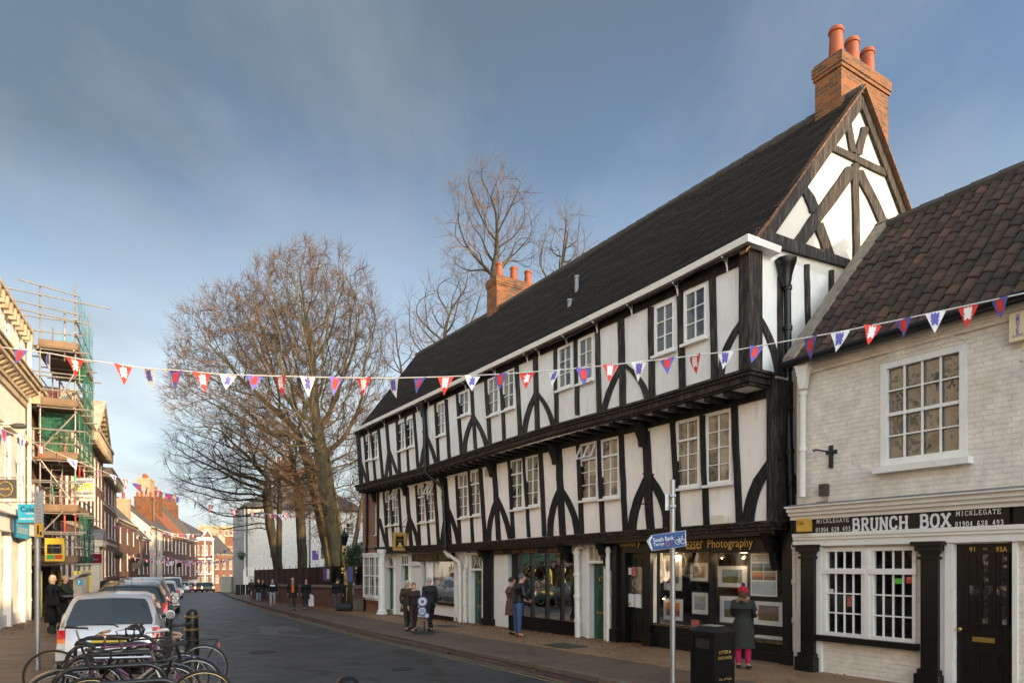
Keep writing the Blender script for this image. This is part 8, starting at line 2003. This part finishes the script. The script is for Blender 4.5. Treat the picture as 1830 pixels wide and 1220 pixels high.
# alarm etc on left pavement handled above
# ------------------------------------------------------------------ bicycles and stands
def ring(mb, c, R_, r_, n=40, k=6):
    b = len(mb.v)
    for i in range(n):
        a = 2*math.pi*i/n
        for j in range(k):
            t_ = 2*math.pi*j/k; rr = R_+r_*math.cos(t_); mb.v.append(V(c)+V((rr*math.cos(a), r_*math.sin(t_), rr*math.sin(a))))
    for i in range(n):
        for j in range(k): mb.f.append((b+i*k+j, b+((i+1) % n)*k+j, b+((i+1) % n)*k+(j+1) % k, b+i*k+(j+1) % k))
M['rimgold'] = mat('gold alloy rim', (.50, .38, .20), .3, .1, metal=.9); M['rimgrey'] = mat('grey alloy rim', (.4, .4, .4), .3, .1, metal=.9); M['chrome'] = mat('chrome', (.6, .6, .6), .15, .05, metal=1); M['tan grip'] = mat('tan bar tape', (.45, .30, .18), .7)
def bicycle(label, pos, ang, frame='blackpaint', rim='rimgrey', saddle='rubber', bars='drop', grip='rubber', guard=None, rack=False):
    t = thing('bicycle', label, 'bicycle', (0, 0, 0), 'bicycles locked to the stands')
    Rw = .325
    for x in (-.52, .52):
        c = V((x, 0, .34)); mb = MB(); ring(mb, c, Rw, .014); w = mb.build('wheel', M['rubber'], t, smooth=True)
        mb = MB(); ring(mb, c, Rw-.022, .009, 40, 4); mb.build('rim', M[rim], w, smooth=True)
        mb = MB()
        for i in range(14):
            a = 2*math.pi*i/14; mb.tube([c+V((0, .02*(-1)**i, 0)), c+V((math.cos(a)*(Rw-.025), 0, math.sin(a)*(Rw-.025)))], .0016, 3)
        mb.tube([c-V((0, .04, 0)), c+V((0, .04, 0))], .02, 8); mb.build('spokes', M['chrome'], w)
        if guard:
            mb = MB(); n = 16
            for i in range(n+1):
                a = R(-10)+R(165)*i/n if x < 0 else R(25)+R(150)*i/n
                for d, rr in ((-.028, .352), (0, .365), (.028, .352)): mb.v.append(c+V((math.cos(a)*rr, d, math.sin(a)*rr)))
            for i in range(n):
                for j in range(2): mb.f.append((i*3+j, i*3+j+1, i*3+j+4, i*3+j+3))
            mb.build('mudguard', M[guard], t, smooth=True)
    bb, st, hd, hdb = V((-.08, 0, .29)), V((-.22, 0, .80)), V((.34, 0, .80)), V((.38, 0, .68)); rw, fw_ = V((-.52, 0, .34)), V((.52, 0, .34))
    mb = MB(); mb.tube([bb, st], .016, 8); mb.tube([st, hd+V((0, 0, -.02))], .014, 8); mb.tube([bb, hdb], .018, 8); mb.tube([hdb-V((-.01, 0, .03)), hd+V((-.01, 0, .05))], .02, 8)
    for d in (-.05, .05): mb.tube([bb+V((0, d*.5, 0)), rw+V((0, d, 0))], .009, 6); mb.tube([st+V((0, d*.3, -.04)), rw+V((0, d, 0))], .008, 6); mb.tube([hdb+V((0, d*.6, -.03)), hdb+V((.03, d, -.1)), fw_+V((0, d, 0))], .011, 6)
    mb.build('frame', M[frame], t, smooth=40)
    mb = MB(); s0 = V((-.255, 0, .93)); mb.tube([st, s0], .012, 8); mb.build('seat_post', M['chrome'], t)
    mb = MB(); sv = []
    for (x, w, z) in ((-.13, .03, .02), (-.11, .068, .045), (-.05, .072, .04), (.03, .035, .022), (.10, .018, .02), (.14, .008, .012)):
        for k in range(8): a = 2*math.pi*k/8; sv.append(s0+V((x+.0, w*math.cos(a), z+.014*math.sin(a)*(1.6 if w > .05 else 1))))
    mb.v = sv; mb.f = [(i*8+k, i*8+(k+1) % 8, (i+1)*8+(k+1) % 8, (i+1)*8+k) for i in range(5) for k in range(8)]+[tuple(range(7, -1, -1)), tuple(range(40, 48))]; mb.build('saddle', M[saddle], t, smooth=True)
    mb = MB(); top = hd+V((-.015, 0, .13)); mb.tube([hd+V((-.01, 0, .03)), top, top+V((.08, 0, .0))], .013, 8); ctr = top+V((.08, 0, 0))
    if bars == 'drop':
        mb.tube([ctr+V((0, -.2, 0)), ctr+V((0, .2, 0))], .012, 8)
        for d in (-.2, .2): mb.tube([ctr+V((0, d, 0)), ctr+V((.09, d, 0)), ctr+V((.12, d, -.05)), ctr+V((.08, d, -.13)), ctr+V((0, d, -.14))], .015, 8)
    else:
        mb.tube([ctr+V((-.10, -.29, .03)), ctr+V((0, -.12, .02)), ctr, ctr+V((0, .12, .02)), ctr+V((-.10, .29, .03))], .012, 8)
    hb = mb.build('handlebars', M['rubber' if bars == 'drop' else 'chrome'], t, smooth=50)
    for d in (-1, 1):
        mb = MB()
        if bars == 'drop': mb.tube([ctr+V((.10, d*.2, .02)), ctr+V((.14, d*.2, -.04)), ctr+V((.11, d*.2, -.12))], .008, 5); mb.tube([ctr+V((.07, d*.2, .02)), ctr+V((.13, d*.2, .05))], .018, 6)
        else: mb.tube([ctr+V((-.10, d*.29, .03)), ctr+V((-.03, d*.18, .025))], .019, 8)
        mb.build('grip', M[grip], hb)
    mb = MB()
    for i in range(3): c_ = ctr+V((.02, .03*i-.03, 0)); mb.tube([c_, c_+V((.12, .02*i, -.02)), hdb+V((.04, .02, .02)), hdb+V((.02, .01, -.2))], .003, 4)
    mb.build('cables', M['rubber'], hb)
    mb = MB(); mb.lathe([(.085, -.003), (.095, 0), (.085, .003)], bb+V((0, -.05, 0)), 20, 'y')
    mb.tube([bb+V((0, -.06, 0)), bb+V((.12, -.07, -.12)), bb+V((.12, -.15, -.12))], .009, 6); mb.tube([bb+V((0, .06, 0)), bb+V((-.12, .07, .12)), bb+V((-.12, .15, .12))], .009, 6)
    mb.tube([bb+V((0, -.05, .09)), rw+V((0, -.05, .03))], .004, 4); mb.tube([bb+V((0, -.05, -.09)), rw+V((0, -.05, -.04))], .004, 4); mb.build('crankset', M['chrome'], t)
    for p in (bb+V((.12, -.15, -.12)), bb+V((-.12, .15, .12))): mb = MB(); mb.box(p.x-.045, p.x+.045, p.y-.04, p.y+.04, p.z-.012, p.z+.012); mb.build('pedal', M['rubber'], t)
    if rack:
        mb = MB()
        for d in (-.05, .05): mb.tube([V((-.25, d, .74)), V((-.72, d, .74)), V((-.52, d, .36))], .007, 5)
        for i in range(5): mb.tube([V((-.3-.1*i, -.05, .74)), V((-.3-.1*i, .05, .74))], .005, 4)
        mb.build('luggage_rack', M['rubber'], t)
        mb = MB(); c_ = V((-.72, 0, .66)); mb.box(c_.x-.02, c_.x, -.03, .03, c_.z-.03, c_.z+.03); mb.build('rear_reflector', M['str'], t)
    t.location = V((pos[0], pos[1], ZB+.012)); t.rotation_euler = (0, R(pos[2]) if len(pos) > 2 else 0, R(ang))
    return t
M['purplep'] = mat('purple mudguard', (.09, .07, .16), .35); M['pinkf'] = mat('pink frame', (.16, .035, .10), .4); M['whites'] = mat('white saddle', (.62, .61, .58), .5)
bicycle('black road bicycle with gold rims and dropped handlebars, leftmost of the parked bicycles', (-5.60, 9.24), 24, 'blackpaint', 'rimgold', 'rubber', 'drop')
bicycle('dark bicycle with a raised black saddle and a luggage rack, farthest right of the stands', (-4.84, 9.42), 206, 'rubber', 'rimgrey', 'rubber', 'flat', rack=True)
bicycle('pink framed bicycle with a white saddle in the middle of the stands', (-4.72, 8.55), 205, 'pinkf', 'rimgrey', 'whites', 'flat', 'tan grip')
bicycle('black bicycle with purple mudguards and tan grips, front wheel to the right', (-4.32, 8.02), 26, 'blackpaint', 'rimgrey', 'darkbrown', 'flat', 'tan grip', guard='purplep')
bicycle('black bicycle with a gold rimmed wheel, nearest to the camera on the right', (-3.78, 7.08), 207, 'blackpaint', 'rimgold', 'rubber', 'drop')
bicycle('grey bicycle with mudguards, lowest on the left of the stands', (-4.30, 7.42), 27, 'rimgrey', 'rimgrey', 'rubber', 'drop', guard='rimgrey')
M['rackm'] = mat('black stand tube', (.03, .03, .03), .3, .3, metal=.4, dirt=(.16, .14, .11), dirts=6, dirtp=(.6, .8))
for i, (x, y) in enumerate(((-5.25, 10.05), (-4.75, 9.1), (-4.12, 8.1), (-3.62, 7.15), (-2.98, 6.2))):
    e_ = V((x, y, ZB+.012)); d = V((-.898, -.44, 0)); hh = .77
    t = thing('bicycle_stand', ['farthest', 'second farthest', 'middle', 'second nearest', 'nearest'][i]+' of the black tubular bicycle stands', 'bicycle stand', e_, 'tubular bicycle stands')
    pts = [e_, e_+V((0, 0, hh-.2))]+[e_+d*(.2-.2*math.cos(a))+V((0, 0, hh-.2+.2*math.sin(a))) for a in [R(15*k) for k in range(1, 7)]]
    o_ = e_+d*1.0; pts += [o_-d*(.2-.2*math.cos(a))+V((0, 0, hh-.2+.2*math.sin(a))) for a in [R(90-15*k) for k in range(0, 6)]]+[o_+V((0, 0, hh-.2)), o_]
    mb = MB(); mb.tube(pts, .025, 10); mb.build('tube', M['rackm'], t, smooth=50)
    for p in (e_, o_): mb = MB(); mb.lathe([(.07, 0), (.07, .01), (.03, .014)], p, 12); mb.build('base_plate', M['rackm'], t)
# ------------------------------------------------------------------ cars
M['glassdark'] = mat('car glass', (.016, .020, .022), .05, .7, 1.2, spec=.8, coat=.3); M['lampred'] = mat('red lamp', (.5, .01, .01), .15, .1, coat=.6); M['lampclear'] = mat('clear lamp', (.55, .52, .5), .12, coat=.6); M['amber'] = mat('amber lamp', (.7, .2, .03), .15, coat=.6)
M['taillit'] = mat('lit tail lamp', (.9, .1, .03), .3, 0, emit=(1, .22, .05), estr=6)
M['tyre'] = mat('tyre', (.018, .018, .018), .8, .2, 12); M['plate'] = mat('yellow plate', (.62, .45, .04), .4)
def carpaint(nm, c, metal=.5): 
    if nm not in M: M[nm] = mat(nm, c, .30, .05, 2, coat=.6, metal=metal, dirt=sc(c, .6), dirts=2, dirtp=(.55, .9))
    return M[nm]
def vehicle(name, label, paint, Lc=3.7, hw=.78, H=1.43, prof=None, belt=.86, roofw=.58, zb=.22, rg=None, fg=None, cat='car', wheels=(.62, 3.0), wr=.29, rails=False, lights='low', front=False, group='parked and waiting vehicles', lit=False, plates=True, van=False):
    t = thing(name, label, cat, (0, 0, 0), group)
    prof = prof or [(0, .52), (.03, .64), (.08, .82), (.13, .90), (.50, 1.33), (.62, 1.385), (.8, 1.41), (1.5, H), (2.1, 1.39), (2.3, 1.33), (2.95, .96), (3.5, .84), (3.66, .70), (Lc, .50)]
    prof = [(y*Lc/3.7, z*(H/1.43) if z > belt else z) for y, z in prof]
    ys = sorted(set([p[0] for p in prof]+[Lc*k for k in (.1, .3, .45, .72, .88)]))
    mb = MB(); n = 0; secs = []
    for y in ys:
        zt = interp(prof, y); e_ = min(y, Lc-y); w = hw*(1-.10*max(0, 1-e_/.25)**2); zbb = zb+(.10 if e_ < .05 else 0)
        if zt > belt+.06:
            f_ = min(1, (zt-belt)/(H-belt)); wt = w-(w-roofw)*f_
            s_ = [(0, zbb), (w*.85, zbb), (w*.985, zbb+.1), (w, (zb+belt)/2), (w*.985, belt-.04), (w*.96, belt), ((w*.96+wt)/2+.015, (belt+zt-.05)/2), (wt, zt-.055), (wt*.86, zt-.012), (0, zt+.012)]
        else:
            s_ = [(0, zbb), (w*.85, zbb), (w*.985, min(zbb+.1, zt-.1)), (w, (zbb+zt)/2), (w*.985, zt-.07), (w*.96, zt-.04), (w*.92, zt-.02), (w*.85, zt-.006), (w*.6, zt+.002), (0, zt+.01)]
        full = [(-x, z) for x, z in s_[1:-1]][::-1]
        ring_ = s_+full; secs.append(ring_); n = len(ring_)
        mb.v += [V((x, y, z)) for x, z in ring_]
    for i in range(len(ys)-1):
        for k in range(n): mb.f.append((i*n+k, i*n+(k+1) % n, (i+1)*n+(k+1) % n, (i+1)*n+k))
    mb.f.append(tuple(range(n))); b = (len(ys)-1)*n; mb.f.append(tuple(b+k for k in range(n-1, -1, -1)))
    mb.build('body', paint, t, smooth=32, uv=False)
    def topz(y): return interp(prof, y)
    def widt(z): f_ = max(0, min(1, (z-belt)/(H-belt))); return hw*.96-(hw*.96-roofw)*f_
    def screen(y0, z0, y1, z1, nm, out):
        z0, z1 = topz(y0), topz(y1); mb = MB(); d = V((0, y1-y0, z1-z0)).normalized(); nn = V((0, -d.z, d.y))*out*.016
        if (nn.z < 0): nn = -nn
        rowsn = 6; P_ = []
        for j in range(rowsn+1):
            s_ = j/rowsn; y = y0+(y1-y0)*s_; z = topz(y); w = widt(z)-.085-(.03 if j in (0, rowsn) else 0); 
            P_.append([V((x*w, y, z+.012-.024*x*x))+nn for x in (-1, -.92, -.5, 0, .5, .92, 1)])
        for j in range(rowsn):
            for k in range(6): mb.quad(P_[j][k], P_[j][k+1], P_[j+1][k+1], P_[j+1][k])
        return mb.build(nm, M['glassdark'], t, smooth=True)
    k_ = Lc/3.7; hs_ = H/1.43
    rg = rg or (.14*k_, belt+.035, .50*k_, 1.30*hs_); fg = fg or (2.93*k_, belt+.10, 2.33*k_, 1.31*hs_)
    if not van or not front: screen(*rg, 'rear_window', 1)
    screen(*fg, 'windscreen', -1)
    for sg in (-1, 1):
        for (a, b_) in (((.55, 1.12), (1.18, 2.25)) if not van else ((2.3, 3.0),)):
            mb = MB(); z0, z1 = belt+.04, H*.93; a *= k_; b_ *= k_
            fz = lambda y: min(z1, topz(y)-.12)
            q = [(a+.0, z0), (b_+(.42*k_ if b_ > 2.2*k_ else 0), z0), (b_, fz(b_)), (a+.14, fz(a+.14))]
            P_ = [V((sg*(widt(z)+.020), y, z)) for y, z in q]; mb.quad(*P_); mb.build('side_window', M['glassdark'], t)
        mb = MB(); c = V((sg*(hw+.10), 2.35*k_, belt+.06)); mb.lathe([(.02, -.05), (.085, -.045), (.09, .0), (.06, .06), (.02, .07)], c, 12, 'y'); mr = mb.build('wing_mirror', paint, t, smooth=50)
        mb = MB(); mb.lathe([(.07, -.053), (.07, -.051)], c, 12, 'y'); mb.build('mirror_glass', M['chrome'], mr); 
        mb = MB(); mb.tube([c, V((sg*(hw-.03), 2.4*k_, belt+.02))], .025, 6); mb.build('mirror_arm', M['rubber'], mr)
        for y in wheels:
            y *= k_; c = V((sg*(hw-.10), y, wr)); mb = MB(); mb.lathe([(wr*.62, -.10), (wr*.95, -.10), (wr, -.07), (wr, .07), (wr*.95, .10), (wr*.62, .10)], c, 24, 'x'); w_ = mb.build('wheel', M['tyre'], t, smooth=40)
            mb = MB(); mb.lathe([(wr*.62, sg*.085), (wr*.5, sg*.06), (wr*.2, sg*.08), (.001, sg*.09)], c, 20, 'x'); mb.build('rim', M['rimgrey'], w_, smooth=40)
        # lamps
        if not front:
            z0, z1 = (.56, .86) if lights == 'low' else (.80, 1.06)
            for (a, b_, m_) in ((0, .30, 'lampclear'), (.30, .52, 'amber'), (.52, 1.0, 'lampred')) if lights == 'low' else ((0, 1, 'lampred'),):
                mb = MB(); za, zb_ = z0+(z1-z0)*a, z0+(z1-z0)*b_; xo = hw*.99; xi = hw-.155
                yb = interp([(.5, .0), (.64, .03), (.82, .08), (.90, .13), (1.3, .45)], (za+zb_)/2) if lights == 'low' else interp([(.5, 0), (.82, .06), (.95, .13), (1.3, .42)], (za+zb_)/2)
                mb.hexa([V(p) for p in ((sg*xi, yb-.03, za), (sg*(xo-.03), yb-.02, za), (sg*xo, yb+.16, za), (sg*xi, yb+.1, za), (sg*xi, yb-.015, zb_), (sg*(xo-.04), yb-.0, zb_), (sg*(xo-.01), yb+.16, zb_), (sg*xi, yb+.1, zb_))])
                mb.build('tail_lamp', M['taillit' if lit else m_], t)
        else:
            mb = MB(); mb.hexa([V(p) for p in ((sg*hw*.60, Lc-.02, .62), (sg*hw*.95, Lc-.10, .62), (sg*hw*.95, Lc-.3, .62), (sg*hw*.6, Lc-.2, .62), (sg*hw*.64, Lc-.06, .86), (sg*hw*.93, Lc-.18, .90), (sg*hw*.93, Lc-.35, .9), (sg*hw*.64, Lc-.25, .86))]); mb.build('headlamp', M['lampclear'], t)
    if front:
        mb = MB(); mb.box(-.42, .42, Lc-.06, Lc+.012, .50, .66); mb.box(-.5, .5, Lc-.06, Lc+.01, .30, .40); mb.build('grille', M['rubber'], t)
    else:
        mb = MB(); mb.box(-hw*.96, hw*.96, -.05, .12, .38, .52); mb.build('bumper', paint, t)
        mb = MB(); mb.box(-hw*.97, hw*.97, -.055, .1, .34, .38); mb.build('bumper_strip', M['rubber'], t)
        if plates: mb = MB(); mb.box(-.26, .26, -.005, .03, .60, .71); mb.build('number_plate', M['plate'], t)
        for sg in (-1, 1): mb = MB(); mb.tube([V((sg*(hw-.175), .012, .53)), V((sg*(hw-.175), topz(.13)*0+.105, belt-.06))], .006, 4); mb.build('panel_gap', M['rubber'], t)
        mb = MB(); mb.box(-.16, .16, .055, .10, .735, .765); mb.build('boot_handle', paint, t)
        mb = MB(); mb.tube([V((.12, .10, belt+.02)), V((.05, .13, belt+.06)), V((-.42, .16, belt+.06))], .010, 5); mb.build('wiper', M['rubber'], t)
        mb = MB(); mb.tube([V((.06*math.cos(a), .085, .80+.035*math.sin(a))) for a in [2*math.pi*i/16 for i in range(17)]], .006, 5); mb.build('badge', M['chrome'], t)
        mb = MB(); mb.box(-.12, .12, rg[2]-.05, rg[2]-.03, rg[3]-.035, rg[3]-.015); mb.build('high_brake_lamp', M['lampclear'], t)
    if rails:
        for sg in (-1, 1): mb = MB(); mb.tube([V((sg*roofw*.92, .7*k_, H*.985)), V((sg*roofw*.95, .85*k_, H+.06)), V((sg*roofw*.95, 2.0*k_, H+.06)), V((sg*roofw*.92, 2.2*k_, H*.97))], .018, 6); mb.build('roof_rail', M['steel'], t)
    mb = MB(); mb.tube([V((0, 1.0*k_, H)), V((0, .9*k_, H+.22))], .005, 5); mb.build('aerial', M['rubber'], t)
    return t
def place(t, x, y, ang, dz=0): t.location = (x, y, gz(y)+dz); t.rotation_euler = (0, 0, R(ang))
def cl(Y): return -6.66-.49*(Y-11.3)
A_ = 26.1
place(vehicle('parked_car', 'silver hatchback parked behind the bicycle stands, nearest of the cars', carpaint('silver paint', (.50, .50, .51), .35), lights='low'), cl(11.3), 11.3, A_)
place(vehicle('parked_car', 'black estate car parked directly in front of the silver hatchback', carpaint('black car paint', (.012, .013, .015), .2), 4.1, .84, 1.50, belt=.92, roofw=.60, lights='high'), cl(15.8), 15.8, A_)
place(vehicle('parked_car', 'dark car with silver roof rails, third in the parked line', carpaint('grey car paint', (.10, .10, .10), .4), 4.3, .86, 1.52, belt=.92, roofw=.62, lights='high', rails=True), cl(20.6), 20.6, A_)
place(vehicle('parked_car', 'dark green car, fourth in the parked line', carpaint('green car paint', (.02, .04, .03), .4), 4.0, .82, 1.42, lights='low'), cl(25.6)-.1, 25.6, A_)
place(vehicle('parked_car', 'small silver car just in front of the white van in the parked line', carpaint('silver paint', (.50, .50, .51), .35), 3.9, .80, 1.46, lights='high'), cl(31)+.35, 31, A_)
place(vehicle('parked_car', 'dark blue car half hidden in the parked line before the white van', carpaint('navy car paint', (.02, .03, .06), .4), 4.0, .82, 1.42, lights='low'), cl(40)+.2, 40, A_)
VP = [(0, .5), (.02, .7), (.04, 1.2), (.10, 1.75), (.3, 1.80), (2.3, 1.80), (2.55, 1.74), (3.05, 1.12), (3.5, .92), (3.65, .75), (3.7, .5)]
v_ = vehicle('white_van', 'white van facing the camera in the parked line down the hill', carpaint('white van paint', (.62, .62, .62), 0), 4.3, .90, 1.80, prof=[(y, z*1.43/1.80 if z > 1.0 else z) for y, z in VP], belt=1.0, roofw=.76, cat='van', front=True, van=True, fg=(3.52, 1.15, 2.98, 1.66), wheels=(.7, 3.0))
x = (295-CX)/FX*60; place(v_, x+.3, 60.5, A_+180)
for (px, Y, nm, c, lb, lit_, ang) in ((314, 84, 'blue car paint', (.05, .09, .18), 'blue car parked beyond the white van', False, 25), (328, 93, 'white car paint', (.6, .6, .6), 'small white car parked beyond the blue car', False, 25), (339, 101, 'red car paint', (.30, .02, .02), 'red car parked beyond the small white car', False, 24),
        (359, 100, 'black car paint', (.012, .013, .015), 'black car with glowing tail lamps, left of the two waiting down the hill', True, 22), (371, 97, 'slate car paint', (.05, .06, .07), 'grey car with glowing tail lamps, right of the two waiting down the hill', True, 22)):
    place(vehicle('parked_car' if not lit_ else 'waiting_car', lb, carpaint(nm, c, .3), 4.0, .84, 1.45, lit=lit_), (px-CX)/FX*Y, Y, ang)
# cream cabinets and dark enclosure at the far right of the road bend
for i, (px, Y, w, h, m_, lb) in enumerate(((387, 74, 1.1, 1.6, 'creampaint', 'pale utility cabinet on the right pavement at the bend'), (398, 78, .8, 1.2, 'metergrey', 'grey utility cabinet on the right pavement at the bend'))):
    p = V((max((px-CX)/FX*Y, KR(Y)+.6), Y, gz(Y)+.1)); t = thing('utility_cabinet', lb, 'cabinet', p); mb = MB(); mb.box(p.x-w/2, p.x+w/2, Y-.3, Y+.3, p.z, p.z+h); mb.build('box', M[m_], t); mb = MB(); mb.box(p.x-w/2-.05, p.x+w/2+.05, Y-.35, Y+.35, p.z+h, p.z+h+.08); mb.build('lid', M[m_], t)
t = thing('bicycle_stand_row', 'dark cafe screens on the pavement in front of the white corner building', 'screen', pos_at(440, 60)); t.name = 'pavement_screen'
for i in range(3): p = pos_at(425+i*9, 60+i*.6); mb = MB(); mb.box(p.x-.2, p.x+.2, p.y, p.y+.04, p.z+.1, p.z+1.0); mb.build('panel', M['rubber'], t)
# street lamps in the far street
for (px, Y, h, lb) in ((233, 48, 4.2, 'slim dark post on the far left pavement'), (268, 78, 7, 'grey post before the cream far house')):
    p = V((KL(Y)-.5, Y, gz(Y)+.1)); t = thing('lamp_post', lb, 'post', p); mb = MB(); mb.tube([p, p+V((0, 0, h))], .06, 8); mb.build('post', M['dgrey'], t)
    mb = MB(); mb.lathe([(.05, 0), (.12, .15), (.14, .3), (.03, .45)], p+V((0, 0, h)), 8); mb.build('lantern', M['dgrey'], t)
# hanging baskets
for (px, py, Y, lb) in ((212, 992, 60, 'hanging basket of greenery on the first far brick house'), (240, 1000, 70, 'hanging basket on the second far brick house'), (432, 993, 64, 'hanging basket on the corner of the white building')):
    c = at(px, py, Y); t = thing('hanging_basket', lb, 'plant', c); mb = MB(); rq = random.Random(px)
    for i in range(200):
        v = V((rq.gauss(0, .2), rq.gauss(0, .2), rq.gauss(0, .16))); a = V((rq.uniform(-1, 1), rq.uniform(-1, 1), rq.uniform(-1, 1))).normalized()*.08; b = a.orthogonal().normalized()*.05; p = c+v; mb.add([p-a, p+b, p+a, p-b], [(0, 1, 2, 3)])
    mb.build('foliage', M['leafg'], t, uv=False); mb = MB(); mb.lathe([(.05, -.3), (.22, -.1), (.24, 0)], c, 10); mb.tube([c+V((-.6, 0, .45)), c+V((0, 0, .5)), c], .015, 5); mb.build('basket', M['rubber'], t)
